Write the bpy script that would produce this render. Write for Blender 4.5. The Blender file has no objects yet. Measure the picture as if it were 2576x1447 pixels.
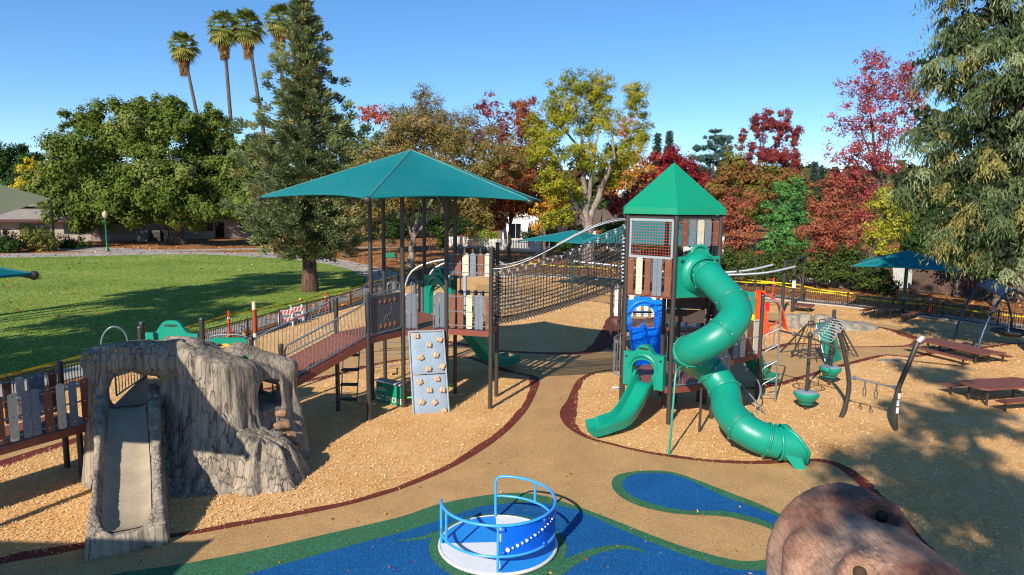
import bpy, bmesh, math, random
import numpy as np
from mathutils import Vector, Matrix

S = bpy.context.scene
COL = S.collection
random.seed(11)
RNG = np.random.default_rng(11)
rad = math.radians

# ---------------------------------------------------------------- camera, sky, sun, exposure
CAM_H, PITCH, ROLL, LENS = 6.2, rad(7.3), rad(0.65), 24.0
fw = Vector((0, math.cos(PITCH), -math.sin(PITCH)))
r0 = Vector((1, 0, 0)); u0 = r0.cross(fw)
rt = r0 * math.cos(ROLL) + u0 * math.sin(ROLL)
up = u0 * math.cos(ROLL) - r0 * math.sin(ROLL)
cam_d = bpy.data.cameras.new('camera'); cam_d.lens = LENS; cam_d.sensor_width = 36
cam_d.clip_start = 0.1; cam_d.clip_end = 3000
cam = bpy.data.objects.new('camera', cam_d); COL.objects.link(cam)
cam.matrix_world = Matrix(((rt.x, up.x, -fw.x, 0), (rt.y, up.y, -fw.y, 0), (rt.z, up.z, -fw.z, CAM_H), (0, 0, 0, 1)))
S.camera = cam

SUN_EL, SUN_AZ = rad(31), rad(205.0)      # azimuth clockwise from +Y, sun is behind the camera on the left
w = bpy.data.worlds.new('World'); S.world = w; w.use_nodes = True
nt = w.node_tree; bg = nt.nodes['Background']
sky = nt.nodes.new('ShaderNodeTexSky'); sky.sky_type = 'NISHITA'; sky.sun_disc = False
sky.sun_elevation = SUN_EL; sky.sun_rotation = SUN_AZ
sky.altitude = 0; sky.air_density = 0.6; sky.dust_density = 0.0; sky.ozone_density = 3.0
hs = nt.nodes.new('ShaderNodeHueSaturation'); hs.inputs['Saturation'].default_value = 1.3
ga = nt.nodes.new('ShaderNodeGamma'); ga.inputs[1].default_value = 0.8
nt.links.new(sky.outputs[0], ga.inputs[0]); nt.links.new(ga.outputs[0], hs.inputs['Color']); nt.links.new(hs.outputs[0], bg.inputs[0]); bg.inputs[1].default_value = 0.185
sd = bpy.data.lights.new('sun', 'SUN'); sd.energy = 5.0; sd.angle = rad(0.53); sd.color = (1.0, 0.92, 0.80)
so = bpy.data.objects.new('sun', sd); COL.objects.link(so)
sv = Vector((math.sin(SUN_AZ) * math.cos(SUN_EL), math.cos(SUN_AZ) * math.cos(SUN_EL), math.sin(SUN_EL)))
so.rotation_euler = (-sv).to_track_quat('-Z', 'Y').to_euler(); so.location = (-30, -60, 40)
S.view_settings.view_transform = 'Standard'; S.view_settings.look = 'None'
S.view_settings.exposure = 0.5; S.view_settings.gamma = 1.0; S.view_settings.use_curve_mapping = False
S.cycles.filter_width = 1.15; S.cycles.max_bounces = 6; S.cycles.diffuse_bounces = 3; S.cycles.glossy_bounces = 2
S.cycles.transmission_bounces = 4; S.cycles.transparent_max_bounces = 6

# ---------------------------------------------------------------- survey helpers: photo pixel -> place on the ground
FPX = LENS / 36.0 * 2576.0
def ray(u, v):
    return fw + rt * ((u - 1288) / FPX) + up * (-(v - 723.5) / FPX)
def G(u, v, z=0.0):
    d = ray(u, v); t = (z - CAM_H) / d.z
    return Vector((d.x * t, d.y * t, z))
def at(u, v, Y):
    d = ray(u, v); t = Y / d.y
    return Vector((d.x * t, Y, CAM_H + d.z * t))
def ZM(x0, y0, s):
    return lambda x, y: ((x0 + x / s) / 1.59006, (y0 + y / s) / 1.59006)
zC = ZM(0, 1150, 1634/1300); zD = ZM(1000, 1050, 2315/1200); zE = ZM(2200, 600, 1990/1100)
zF = ZM(2200, 1250, 2274/1100); zG = ZM(3000, 900, 1866/1096); zH = ZM(1600, 1750, 2576/2496)
z1 = ZM(3500, 1100, 1437/596); z2 = ZM(3000, 1000, 2170/600); z3 = ZM(3000, 1250, 2026/700)
z4 = ZM(2450, 800, 1929/600); z5 = ZM(2450, 1200, 1736/600); z6 = ZM(1900, 850, 2251/700)
z8 = ZM(500, 1000, 2.576); m1 = ZM(1700, 1850, 2246/700); m3 = ZM(1700, 900, 1447/400); m4 = ZM(1350, 1080, 1760/450)
V3 = lambda *a: Vector(a)

# ---------------------------------------------------------------- materials
def lin(h):
    if not isinstance(h, str): return tuple(h)
    h = h.lstrip('#'); o = []
    for i in (0, 2, 4):
        c = int(h[i:i+2], 16) / 255.0
        o.append(c / 12.92 if c <= 0.04045 else ((c + 0.055) / 1.055) ** 2.4)
    return tuple(o)
MATS = {}
def new_mat(name):
    m = bpy.data.materials.new(name); m.use_nodes = True
    n = m.node_tree.nodes; b = n['Principled BSDF']
    return m, m.node_tree, n, b
def mat(name, col, rough=0.6, var=0.12, scale=6.0, bump=0.0, bscale=40.0, metal=0.0, spec=0.5, col2=None, stretch=None, coat=0.0, fine=0.0):
    """painted / moulded / weathered surface: base colour with soft large-scale variation and fine relief"""
    if name in MATS: return MATS[name]
    m, t, n, b = new_mat(name); L = t.links
    c = lin(col); c2 = lin(col2) if col2 else tuple(x * (1 - var * 1.6) for x in c)
    geo = n.new('ShaderNodeNewGeometry'); src = geo.outputs['Position']
    if stretch:
        mp = n.new('ShaderNodeMapping'); mp.inputs['Scale'].default_value = stretch
        L.new(src, mp.inputs['Vector']); src = mp.outputs[0]
    nz = n.new('ShaderNodeTexNoise'); nz.inputs['Scale'].default_value = scale; nz.inputs['Detail'].default_value = 6
    nz.inputs['Roughness'].default_value = 0.62
    L.new(src, nz.inputs['Vector'])
    rp = n.new('ShaderNodeValToRGB'); rp.color_ramp.elements[0].position = 0.36; rp.color_ramp.elements[1].position = 0.66
    rp.color_ramp.elements[0].color = (*c2, 1); rp.color_ramp.elements[1].color = (*c, 1)
    L.new(nz.outputs[0], rp.inputs[0])
    out = rp.outputs[0]
    if fine:
        n3 = n.new('ShaderNodeTexNoise'); n3.inputs['Scale'].default_value = bscale * 1.3; n3.inputs['Detail'].default_value = 2
        L.new(src, n3.inputs['Vector'])
        mr = n.new('ShaderNodeMapRange'); mr.inputs[1].default_value = 0.3; mr.inputs[2].default_value = 0.7
        mr.inputs[3].default_value = 1 - fine; mr.inputs[4].default_value = 1 + fine
        L.new(n3.outputs[0], mr.inputs[0])
        mx = n.new('ShaderNodeMix'); mx.data_type = 'RGBA'; mx.blend_type = 'MULTIPLY'; mx.inputs[0].default_value = 1
        L.new(out, mx.inputs[6]); cb = n.new('ShaderNodeCombineColor')
        for i in range(3): L.new(mr.outputs[0], cb.inputs[i])
        L.new(cb.outputs[0], mx.inputs[7]); out = mx.outputs[2]
    L.new(out, b.inputs['Base Color'])
    rr = n.new('ShaderNodeMapRange'); rr.inputs[1].default_value = .3; rr.inputs[2].default_value = .7; rr.inputs[3].default_value = min(1, rough + .12); rr.inputs[4].default_value = max(.05, rough - .06)
    L.new(nz.outputs[0], rr.inputs[0]); L.new(rr.outputs[0], b.inputs['Roughness']); b.inputs['Metallic'].default_value = metal
    b.inputs['Specular IOR Level'].default_value = spec; b.inputs['Coat Weight'].default_value = coat
    if bump:
        n2 = n.new('ShaderNodeTexNoise'); n2.inputs['Scale'].default_value = bscale; n2.inputs['Detail'].default_value = 5
        L.new(src, n2.inputs['Vector'])
        bp = n.new('ShaderNodeBump'); bp.inputs['Strength'].default_value = bump; bp.inputs['Distance'].default_value = 0.03
        L.new(n2.outputs[0], bp.inputs['Height']); L.new(bp.outputs[0], b.inputs['Normal'])
    MATS[name] = m; return m
def leaf_mat(name, rough=0.55, trans=0.25):
    """foliage: every leaf carries its own colour, some light passes through"""
    if name in MATS: return MATS[name]
    m, t, n, b = new_mat(name); L = t.links
    at_ = n.new('ShaderNodeAttribute'); at_.attribute_name = 'Col'
    L.new(at_.outputs['Color'], b.inputs['Base Color']); b.inputs['Roughness'].default_value = rough
    b.inputs['Specular IOR Level'].default_value = 0.08
    tr = n.new('ShaderNodeBsdfTranslucent'); L.new(at_.outputs['Color'], tr.inputs['Color'])
    mx = n.new('ShaderNodeMixShader'); mx.inputs[0].default_value = trans
    L.new(b.outputs[0], mx.inputs[1]); L.new(tr.outputs[0], mx.inputs[2])
    L.new(mx.outputs[0], n['Material Output'].inputs['Surface'])
    MATS[name] = m; return m

# ---------------------------------------------------------------- object helpers
def tag(o, label=None, cat=None, group=None, kind=None):
    if label: o['label'] = label
    if cat: o['category'] = cat
    if group: o['group'] = group
    if kind: o['kind'] = kind
    return o
def thing(name, label, cat, base=(0, 0, 0), group=None):
    o = bpy.data.objects.new(name, None); COL.objects.link(o)
    o.location = base; o.empty_display_size = 0.3
    return tag(o, label, cat, group)
def link(name, me, parent=None):
    o = bpy.data.objects.new(name, me); COL.objects.link(o)
    if parent is not None:
        o.parent = parent
        if parent.type == 'EMPTY': o.location = -Vector(parent.location)
    return o
def place(name, me, parent, loc, rotz=0.0, mtx=None):
    """a shared mesh put somewhere in world space, under a thing that stands unrotated"""
    o = bpy.data.objects.new(name, me); COL.objects.link(o); o.parent = parent
    base = Vector((0, 0, 0)); p = parent
    while p is not None: base += Vector(p.location); p = p.parent
    if mtx is not None: o.matrix_local = Matrix.Translation(-base) @ mtx
    else: o.location = Vector(loc) - base; o.rotation_euler = (0, 0, rotz)
    return o
def frame(o, x, y=None):
    """matrix with origin o, local x along x, local z roughly up"""
    x = Vector(x).normalized(); z = Vector((0, 0, 1))
    if abs(x.z) > 0.99: z = Vector((0, 1, 0))
    yv = z.cross(x).normalized(); zv = x.cross(yv)
    return Matrix(((x.x, yv.x, zv.x, o[0]), (x.y, yv.y, zv.y, o[1]), (x.z, yv.z, zv.z, o[2]), (0, 0, 0, 1)))

class MB:
    def __init__(s): s.v = []; s.f = []; s.m = []; s.mi = 0
    def add(s, vs, fs):
        k = len(s.v); s.v += [tuple(p) for p in vs]; s.f += [tuple(i + k for i in f) for f in fs]; s.m += [s.mi] * len(fs); return s
    def box(s, c, d, M=None):
        x, y, z = d[0]/2, d[1]/2, d[2]/2
        vs = [Vector((sx*x, sy*y, sz*z)) for sz in (-1, 1) for sy in (-1, 1) for sx in (-1, 1)]
        vs = [(M @ v if M else v) + Vector(c) for v in vs]
        return s.add(vs, [(0,2,3,1), (4,5,7,6), (0,1,5,4), (2,6,7,3), (0,4,6,2), (1,3,7,5)])
    def bar(s, a, b, w, h):
        a, b = Vector(a), Vector(b); d = b - a; M = frame((0, 0, 0), d).to_3x3()
        return s.box((a + b) / 2, (d.length, w, h), M)
    def tube(s, pts, r, n=8, cap=True, closed=False):
        P = [Vector(p) for p in pts]; N = len(P)
        R = r if isinstance(r, (list, tuple)) else [r] * N
        k = len(s.v); nrm = None; vs = []
        for i in range(N):
            if closed: t = P[(i+1) % N] - P[i-1]
            else: t = P[min(i+1, N-1)] - P[max(i-1, 0)]
            t = t.normalized() if t.length > 1e-9 else Vector((0, 0, 1))
            if nrm is None: nrm = t.orthogonal().normalized()
            nrm = (nrm - t * nrm.dot(t))
            nrm = nrm.normalized() if nrm.length > 1e-6 else t.orthogonal().normalized()
            bn = t.cross(nrm)
            for j in range(n):
                a = 2 * math.pi * j / n
                vs.append(P[i] + (nrm * math.cos(a) + bn * math.sin(a)) * R[i])
        fs = []
        for i in range(N if closed else N - 1):
            i2 = (i + 1) % N
            for j in range(n):
                j2 = (j + 1) % n
                fs.append((i*n+j, i*n+j2, i2*n+j2, i2*n+j))
        if cap and not closed:
            fs.append(tuple(range(n-1, -1, -1))); fs.append(tuple((N-1)*n + j for j in range(n)))
        return s.add(vs, fs)
    def prism(s, poly, M, th):
        """2-D outline (local x,z) with thickness th along local y, placed by matrix M"""
        n = len(poly)
        vs = [M @ Vector((x, -th/2, z)) for x, z in poly] + [M @ Vector((x, th/2, z)) for x, z in poly]
        fs = [tuple(range(n)), tuple(range(2*n-1, n-1, -1))] + [(i, i+n, (i+1) % n + n, (i+1) % n) for i in range(n)]
        return s.add(vs, fs)
    def lathe(s, prof, c, n=16, M=None):
        vs = []; N = len(prof)
        for r, z in prof:
            for j in range(n):
                a = 2 * math.pi * j / n; p = Vector((r * math.cos(a), r * math.sin(a), z))
                vs.append((M @ p if M else p) + Vector(c))
        fs = [(i*n+j, i*n+(j+1) % n, (i+1)*n+(j+1) % n, (i+1)*n+j) for i in range(N-1) for j in range(n)]
        fs.append(tuple(range(n-1, -1, -1))); fs.append(tuple((N-1)*n + j for j in range(n)))
        return s.add(vs, fs)
    def ball(s, c, r, n=10):
        prof = [(max(1e-4, r * math.sin(math.pi * i / n)), -r * math.cos(math.pi * i / n)) for i in range(n + 1)]
        return s.lathe(prof, c, n + 2)
    def mesh(s, name, mats, smooth=True, ang=0.7):
        me = bpy.data.meshes.new(name); me.from_pydata(s.v, [], s.f)
        ms = mats if isinstance(mats, (list, tuple)) else [mats]
        for q in ms: me.materials.append(q)
        if len(ms) > 1: me.polygons.foreach_set('material_index', s.m)
        if smooth:
            me.polygons.foreach_set('use_smooth', [True] * len(me.polygons)); me.set_sharp_from_angle(angle=ang)
        me.update(); return me
    def build(s, name, mats, parent=None, smooth=True, ang=0.7):
        return link(name, s.mesh(name, mats, smooth, ang), parent)
def rrect(w, h, r=0.03, x0=0.0, z0=0.0, k=3):
    """rounded rectangle outline, lower left corner at x0,z0"""
    o = []
    for cx, cz, a0 in ((w-r, r, -90), (w-r, h-r, 0), (r, h-r, 90), (r, r, 180)):
        for i in range(k + 1):
            a = rad(a0 + 90 * i / k); o.append((x0 + cx + r * math.cos(a), z0 + cz + r * math.sin(a)))
    return o
def spline(P, k=8, closed=False):
    P = [Vector(p) for p in P]; N = len(P); out = []
    seg = N if closed else N - 1
    for i in range(seg):
        if closed: a, b, c, d = P[i-1], P[i], P[(i+1) % N], P[(i+2) % N]
        else: a, b, c, d = P[max(i-1, 0)], P[i], P[i+1], P[min(i+2, N-1)]
        for j in range(k):
            t = j / k
            out.append(0.5 * ((2*b) + (c-a)*t + (2*a-5*b+4*c-d)*t*t + (3*b-a-3*c+d)*t**3))
    if not closed: out.append(P[-1])
    return out
def np_mesh(name, V, F, mats, cols=None, smooth=False):
    me = bpy.data.meshes.new(name); V = np.asarray(V, dtype=np.float32); F = np.asarray(F, dtype=np.int32)
    k = F.shape[1]; nF = len(F)
    me.vertices.add(len(V)); me.vertices.foreach_set('co', V.ravel())
    me.loops.add(nF * k); me.loops.foreach_set('vertex_index', F.ravel())
    me.polygons.add(nF); me.polygons.foreach_set('loop_start', np.arange(0, nF * k, k, dtype=np.int32))
    me.polygons.foreach_set('loop_total', np.full(nF, k, dtype=np.int32))
    if smooth: me.polygons.foreach_set('use_smooth', np.ones(nF, dtype=bool))
    if cols is not None:
        ca = me.color_attributes.new('Col', 'FLOAT_COLOR', 'POINT')
        ca.data.foreach_set('color', np.asarray(cols, dtype=np.float32).ravel())
    for q in (mats if isinstance(mats, (list, tuple)) else [mats]): me.materials.append(q)
    me.update(calc_edges=True); me.validate(); return me
def vnoise(P, scale=1.0, seed=0):
    """value noise on points (N,3), range about -1..1"""
    P = np.asarray(P) * scale + seed * 17.31
    I = np.floor(P).astype(np.int64); Fr = P - I; Fr = Fr * Fr * (3 - 2 * Fr); out = 0
    for dx in (0, 1):
        for dy in (0, 1):
            for dz in (0, 1):
                h = (I[:, 0]+dx) * 374761393 + (I[:, 1]+dy) * 668265263 + (I[:, 2]+dz) * 1274126177
                h = (h ^ (h >> 13)) * 1103515245; h = (h ^ (h >> 16)) & 0xffff
                wgt = (Fr[:, 0] if dx else 1-Fr[:, 0]) * (Fr[:, 1] if dy else 1-Fr[:, 1]) * (Fr[:, 2] if dz else 1-Fr[:, 2])
                out = out + wgt * (h / 32767.5 - 1)
    return out
def fbm(P, scale, oct=4, seed=0):
    o = 0; a = 1.0; P = np.asarray(P)
    for i in range(oct): o = o + a * vnoise(P, scale * 2**i, seed + i); a *= 0.5
    return o
def surface_net(f, lo, hi, res):
    """mesh of the surface f(P)=0 (negative inside) on a regular grid"""
    lo = np.array(lo, float); hi = np.array(hi, float); n = np.ceil((hi - lo) / res).astype(int) + 1
    ax = [lo[i] + res * np.arange(n[i]) for i in range(3)]
    X, Y, Z = np.meshgrid(*ax, indexing='ij'); P = np.stack([X, Y, Z], -1).reshape(-1, 3)
    D = f(P).reshape(n)
    ins = D < 0; c = n - 1
    cnt = np.zeros(c, int); pos = np.zeros((*c, 3)); num = np.zeros(c)
    for d in (0, 1):
        for e in (0, 1):
            for g in (0, 1): cnt += ins[d:d+c[0], e:e+c[1], g:g+c[2]]
    act = (cnt > 0) & (cnt < 8)
    offs = [(0,0,0), (1,0,0), (0,1,0), (1,1,0), (0,0,1), (1,0,1), (0,1,1), (1,1,1)]
    for a in range(8):
        for ax_ in (1, 2, 4):
            b = a | ax_
            if b == a: continue
            oa, ob = offs[a], offs[b]
            da = D[oa[0]:oa[0]+c[0], oa[1]:oa[1]+c[1], oa[2]:oa[2]+c[2]]; db = D[ob[0]:ob[0]+c[0], ob[1]:ob[1]+c[1], ob[2]:ob[2]+c[2]]
            cr = (da < 0) != (db < 0); t = np.where(cr, da / np.where(cr, da - db, 1), 0)
            for k in range(3): pos[..., k] += np.where(cr, oa[k] + t * (ob[k] - oa[k]), 0)
            num += cr
    idx = -np.ones(c, int); ids = np.argwhere(act); idx[act] = np.arange(len(ids))
    V = lo + res * (ids + pos[act] / num[act][:, None])
    F = []
    for k in range(3):
        u, v = (k + 1) % 3, (k + 2) % 3
        sl0 = [slice(0, n[i]) for i in range(3)]; sl1 = list(sl0); sl0[k] = slice(0, n[k]-1); sl1[k] = slice(1, n[k])
        A, B = ins[tuple(sl0)], ins[tuple(sl1)]
        E = np.argwhere(A != B); E = E[(E[:, u] > 0) & (E[:, v] > 0) & (E[:, u] < n[u]-1) & (E[:, v] < n[v]-1)]
        if not len(E): continue
        q = []
        for du, dv in ((-1, -1), (0, -1), (0, 0), (-1, 0)):
            e = E.copy(); e[:, u] += du; e[:, v] += dv; q.append(idx[e[:, 0], e[:, 1], e[:, 2]])
        q = np.stack(q, 1); fl = A[E[:, 0], E[:, 1], E[:, 2]]
        q[~fl] = q[~fl][:, ::-1]; F.append(q)
    return V, np.concatenate(F)
def text_mesh(body, size, M, m, name, depth=0.006):
    cu = bpy.data.curves.new(name, 'FONT'); cu.body = body; cu.size = size; cu.extrude = depth; cu.resolution_u = 2
    cu.align_x = 'CENTER'; cu.align_y = 'CENTER'
    o = bpy.data.objects.new(name, cu); COL.objects.link(o)
    me = bpy.data.meshes.new_from_object(o.evaluated_get(bpy.context.evaluated_depsgraph_get()))
    bpy.data.objects.remove(o); bpy.data.curves.remove(cu)
    # text lies in local x/y: stand it up in local x/z
    me.transform(M @ Matrix.Rotation(rad(90), 4, 'X')); me.materials.clear(); me.materials.append(m); me.name = name
    return me

# ================================================================ GROUND
def rubber(name, c1, c2, c3):
    """poured rubber granules: three crumb colours"""
    m, t, n, b = new_mat(name); L = t.links
    geo = n.new('ShaderNodeNewGeometry')
    vo = n.new('ShaderNodeTexVoronoi'); vo.inputs['Scale'].default_value = 85; L.new(geo.outputs['Position'], vo.inputs['Vector'])
    sp = n.new('ShaderNodeSeparateColor'); L.new(vo.outputs['Color'], sp.inputs[0])
    rp = n.new('ShaderNodeValToRGB'); e = rp.color_ramp.elements
    e[0].position = 0.0; e[0].color = (*lin(c2), 1); e[1].position = 1.0; e[1].color = (*lin(c3), 1)
    k = rp.color_ramp.elements.new(0.32); k.color = (*lin(c1), 1); k = rp.color_ramp.elements.new(0.75); k.color = (*lin(c1), 1)
    L.new(sp.outputs[0], rp.inputs[0])
    nz = n.new('ShaderNodeTexNoise'); nz.inputs['Scale'].default_value = 0.9; nz.inputs['Detail'].default_value = 9; nz.inputs['Roughness'].default_value = .7; L.new(geo.outputs['Position'], nz.inputs['Vector'])
    mr = n.new('ShaderNodeMapRange'); mr.inputs[1].default_value = .3; mr.inputs[2].default_value = .7; mr.inputs[3].default_value = .82; mr.inputs[4].default_value = 1.12
    L.new(nz.outputs[0], mr.inputs[0])
    mx = n.new('ShaderNodeVectorMath'); mx.operation = 'SCALE'; L.new(rp.outputs[0], mx.inputs[0]); L.new(mr.outputs[0], mx.inputs['Scale'])
    L.new(mx.outputs[0], b.inputs['Base Color']); b.inputs['Roughness'].default_value = 0.85; b.inputs['Specular IOR Level'].default_value = 0.2
    bp = n.new('ShaderNodeBump'); bp.inputs['Strength'].default_value = 0.45; bp.inputs['Distance'].default_value = 0.012
    L.new(vo.outputs['Distance'], bp.inputs['Height']); L.new(bp.outputs[0], b.inputs['Normal'])
    return m
TAN = rubber('rubber_tan', '#b8905e', '#806646', '#cdae80')
RED = rubber('rubber_brown_red', '#6e3026', '#3a1a16', '#8a463a')
GREEN = rubber('rubber_green', '#33694a', '#1b3a2a', '#5f9268')
BLUE = rubber('rubber_blue', '#0b548e', '#06365f', '#2f78b0')

def litter(name, cols, scale, big=0.35, bump=0.6, rough=0.9, aniso=(1, 1, 1), warp=0.0):
    m, t, n, b = new_mat(name); L = t.links
    geo = n.new('ShaderNodeNewGeometry'); mp = n.new('ShaderNodeMapping'); mp.inputs['Scale'].default_value = aniso
    L.new(geo.outputs['Position'], mp.inputs['Vector'])
    vo = n.new('ShaderNodeTexVoronoi'); vo.inputs['Scale'].default_value = scale; L.new(mp.outputs[0], vo.inputs['Vector'])
    sp = n.new('ShaderNodeSeparateColor'); L.new(vo.outputs['Color'], sp.inputs[0])
    n1 = n.new('ShaderNodeTexNoise'); n1.inputs['Scale'].default_value = big; n1.inputs['Detail'].default_value = 8; n1.inputs['Roughness'].default_value = .65
    L.new(geo.outputs['Position'], n1.inputs['Vector'])
    ad = n.new('ShaderNodeMath'); ad.operation = 'MULTIPLY_ADD'; ad.inputs[1].default_value = 0.55; L.new(sp.outputs[0], ad.inputs[0])
    sb = n.new('ShaderNodeMath'); sb.operation = 'MULTIPLY_ADD'; sb.inputs[1].default_value = 1.3; sb.inputs[2].default_value = -0.42
    L.new(n1.outputs[0], sb.inputs[0]); L.new(sb.outputs[0], ad.inputs[2])
    rp = n.new('ShaderNodeValToRGB'); e = rp.color_ramp.elements
    for i, c in enumerate(cols):
        q = e[i] if i < 2 else e.new(0.5)
        q.position = 0.02 + 0.96 * i / (len(cols) - 1); q.color = (*lin(c), 1)
    L.new(ad.outputs[0], rp.inputs[0]); L.new(rp.outputs[0], b.inputs['Base Color'])
    b.inputs['Roughness'].default_value = rough; b.inputs['Specular IOR Level'].default_value = 0.15
    bp = n.new('ShaderNodeBump'); bp.inputs['Strength'].default_value = bump; bp.inputs['Distance'].default_value = 0.05
    L.new(sp.outputs[1], bp.inputs['Height']); L.new(bp.outputs[0], b.inputs['Normal'])
    return m
def ramp_fix(m):
    return m
CHIPM = litter('wood_chips', ['#b98850', '#d2a064', '#deb076', '#e6c08c'], 55, 0.5, 0.45, aniso=(1, 1.7, 1))
MULCH = litter('leaf_mulch', ['#4a3020', '#7e5232', '#a8713f', '#c08a50'], 9, 0.28, 0.7)
GRASS = litter('mown_grass', ['#4f6624', '#698230', '#7c9038', '#a0a658'], 30, 0.12, 0.5, aniso=(1, .3, 1))
CONC = mat('concrete_walk', '#a8a29a', 0.85, 0.16, 0.8, 0.25, 60, fine=.06)
KERB = mat('concrete_kerb', '#b5aea2', 0.85, 0.12, 2.0)

def sheet(name, pts, z, m, kind='structure', parent=None):
    me = bpy.data.meshes.new(name); me.from_pydata([(p[0], p[1], z) for p in pts], [], [tuple(range(len(pts)))])
    me.materials.append(m); me.update()
    if me.polygons[0].normal.z < 0: me.flip_normals()
    o = link(name, me, parent)
    if kind and parent is None: o['kind'] = kind
    return o
def gpts(f, L): return [G(*f(x, y)) for x, y in L]
ov = lambda x, y: (x, y)
sheet('ground', [(-900, -150), (900, -150), (900, 1200), (-900, 1200)], -0.03, MULCH)

# fence lines (world), used again for the fences themselves
FL = [V3(-19.2, 8, 0), V3(-14.9, 19.6, 0), V3(-11.7, 29.8, 0), V3(-10.6, 34.9, 0), V3(-9.3, 39, 0), V3(-8.0, 47.5, 0)]
FB = [V3(-8.0, 47.5, 0), V3(-6.4, 53.5, 0), V3(2.0, 56.0, 0), V3(9.0, 53.0, 0), V3(16.6, 44.7, 0)]
FR = [V3(16.6, 44.7, 0), G(*z2(785, 768)), G(*z2(1405, 828)), G(*z1(650, 427)), G(*z1(1180, 507)), V3(30.5, 29.4, 0), V3(40, 20, 0)]
play_out = FL[::1] + FB[1:] + FR[1:] + [V3(40, -6, 0), V3(-22, -6, 0)]
sheet('rubber_surface', play_out, 0.0, TAN)

# concrete walks outside the fences, lawn
lawn = [(-95, 62), (-70, 64), (-50.6, 67.2), (-44.2, 69.6), (-36, 73.2), (-30, 72.6), (-24, 69.8), (-19.5, 66.4), (-16, 62.3), (-13, 57), (-11.3, 52), (-10.9, 46), (-12.3, 38.6), (-14.6, 29.5), (-17.8, 19.4), (-22.6, 7), (-40, -8), (-95, -8)]
lawn = [tuple(p[:2]) for p in spline([V3(*p, 0) for p in lawn], 4)]
sheet('lawn', lawn, 0.0, GRASS)
walk = spline([V3(*p, 0) for p in [(-95, 66), (-70, 68), (-54.4, 71.6), (-44, 75.6), (-33, 77), (-25.5, 73.2), (-18.5, 70.5), (-13, 63), (-9.5, 57), (-7.4, 53.6), (-9.2, 46.5), (-10.5, 39), (-12.8, 29.8), (-16.0, 19.6), (-20.4, 8)]], 4)
inner = spline([V3(*p, 0) for p in [(-95, 61.9), (-70, 63.9), (-50.6, 67.1), (-44.2, 69.5), (-36, 73.1), (-24, 69.7), (-16, 62.2), (-13, 56.9), (-11.2, 52), (-10.8, 46), (-12.2, 38.6), (-14.5, 29.5), (-17.7, 19.4), (-22.5, 7)]], 4)
wk = sheet('walkway', walk + inner[::-1], -0.008, CONC)
mb = MB()
for k in range(2, len(walk) - 3, 2):      # tooled joints across the walk
    a = walk[k]; b = min(inner, key=lambda p: (p - a).length)
    mb.bar((a.x, a.y, -.003), (b.x, b.y, -.003), 0.05, 0.012)
JNT = mat('joint_dark', '#5c5852', 0.9); o = mb.build('joint', JNT, wk)
sheet('building_path', [(-46, 75), (-40, 76.4), (-25, 84.5), (-14, 86.5), (-14, 88), (-26, 86.5), (-40, 80), (-60, 84), (-60, 81)], -0.018, CONC)
sheet('bench_pad', [(-31, 76.6), (-23.2, 72), (-20.6, 74.2), (-23, 77.2), (-28, 78.4)], -0.013, CONC)
# walk along the back and right fence
ro = [V3(-6.6, 55.6, 0), V3(2.2, 58.2, 0), V3(9.6, 55.2, 0), V3(17.6, 46.6, 0), V3(21.6, 42.0, 0), V3(25.3, 37.6, 0), V3(28.3, 34.0, 0), V3(42, 19.6, 0)]
sheet('side_walkway', [p + V3(0, .12, 0) for p in [FB[1]] + FB[2:] + FR[1:-1] + [V3(40.4, 19.8, 0)]] + ro[::-1], -0.004, CONC)
kb = MB()
pl = FB + FR[1:-1]
for a, b in zip(pl[:-1], pl[1:]): kb.bar((a.x, a.y, .02), (b.x, b.y, .02), .14, .10)
for a, b in zip(FL[:-1], FL[1:]): kb.bar((a.x, a.y, .02), (b.x, b.y, .02), .14, .10)
tag(kb.build('kerb', KERB), kind='structure')

ISL = []
def island(name, L, k=6, z=0.006):
    """closed bed of chips with a red rubber band of varying width along its edge"""
    P = spline([Vector((*G(u, v).xy, w)) for u, v, w in L], k, True)
    pts = [V3(p.x, p.y, 0) for p in P]; W = [p.z for p in P]; N = len(pts)
    area = sum(pts[i].x * pts[(i+1) % N].y - pts[(i+1) % N].x * pts[i].y for i in range(N))
    sgn = 1 if area > 0 else -1
    inn = []
    for i in range(N):
        t = (pts[(i+2) % N] - pts[i-2]).normalized(); nrm = V3(-t.y, t.x, 0) * sgn
        jit = 0.05 * vnoise(np.array([[pts[i].x * 1.7, pts[i].y * 1.7, 0]]))[0] + .03 * vnoise(np.array([[pts[i].x * 6, pts[i].y * 6, 0]]))[0]
        inn.append(pts[i] + nrm * max(.05, W[i] + jit))
    o = sheet(name, [p.xy for p in inn], z, CHIPM); ISL.append(np.array([(p.x, p.y) for p in inn]))
    mb = MB(); mb.add([(p.x, p.y, z + .004) for p in pts] + [(p.x, p.y, z + .004) for p in inn], [(i, (i+1) % N, (i+1) % N + N, i + N) if sgn > 0 else (i + N, (i+1) % N + N, (i+1) % N, i) for i in range(N)])
    tag(mb.build('rubber_border', RED, None, False), kind='structure')
    return o
island('chip_bed', [(-150,1470,.25), (0,1420,.28), (120,1399,.3), (230,1377,.25), (440,1352,.18), (650,1315,.18), (900,1265,.18), (1100,1195,.2), (1240,1115,.22), (1320,1040,.24), (1352,980,.3), (1356,955,.36), (1338,944,.3), (1278,931,.3), (1190,899,.3), (1100,898,.3), (1020,903,.3), (942,915,.3), (857,937,.3), (733,964,.32), (500,1012,.32), (215,1095,.4), (0,1160,.45), (-150,1210,.5), (-320,1300,.4)])
zf = lambda x, y, w_: (*zF(x, y), w_)
zg = lambda x, y, w_: (*zG(x, y), w_)
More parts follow.
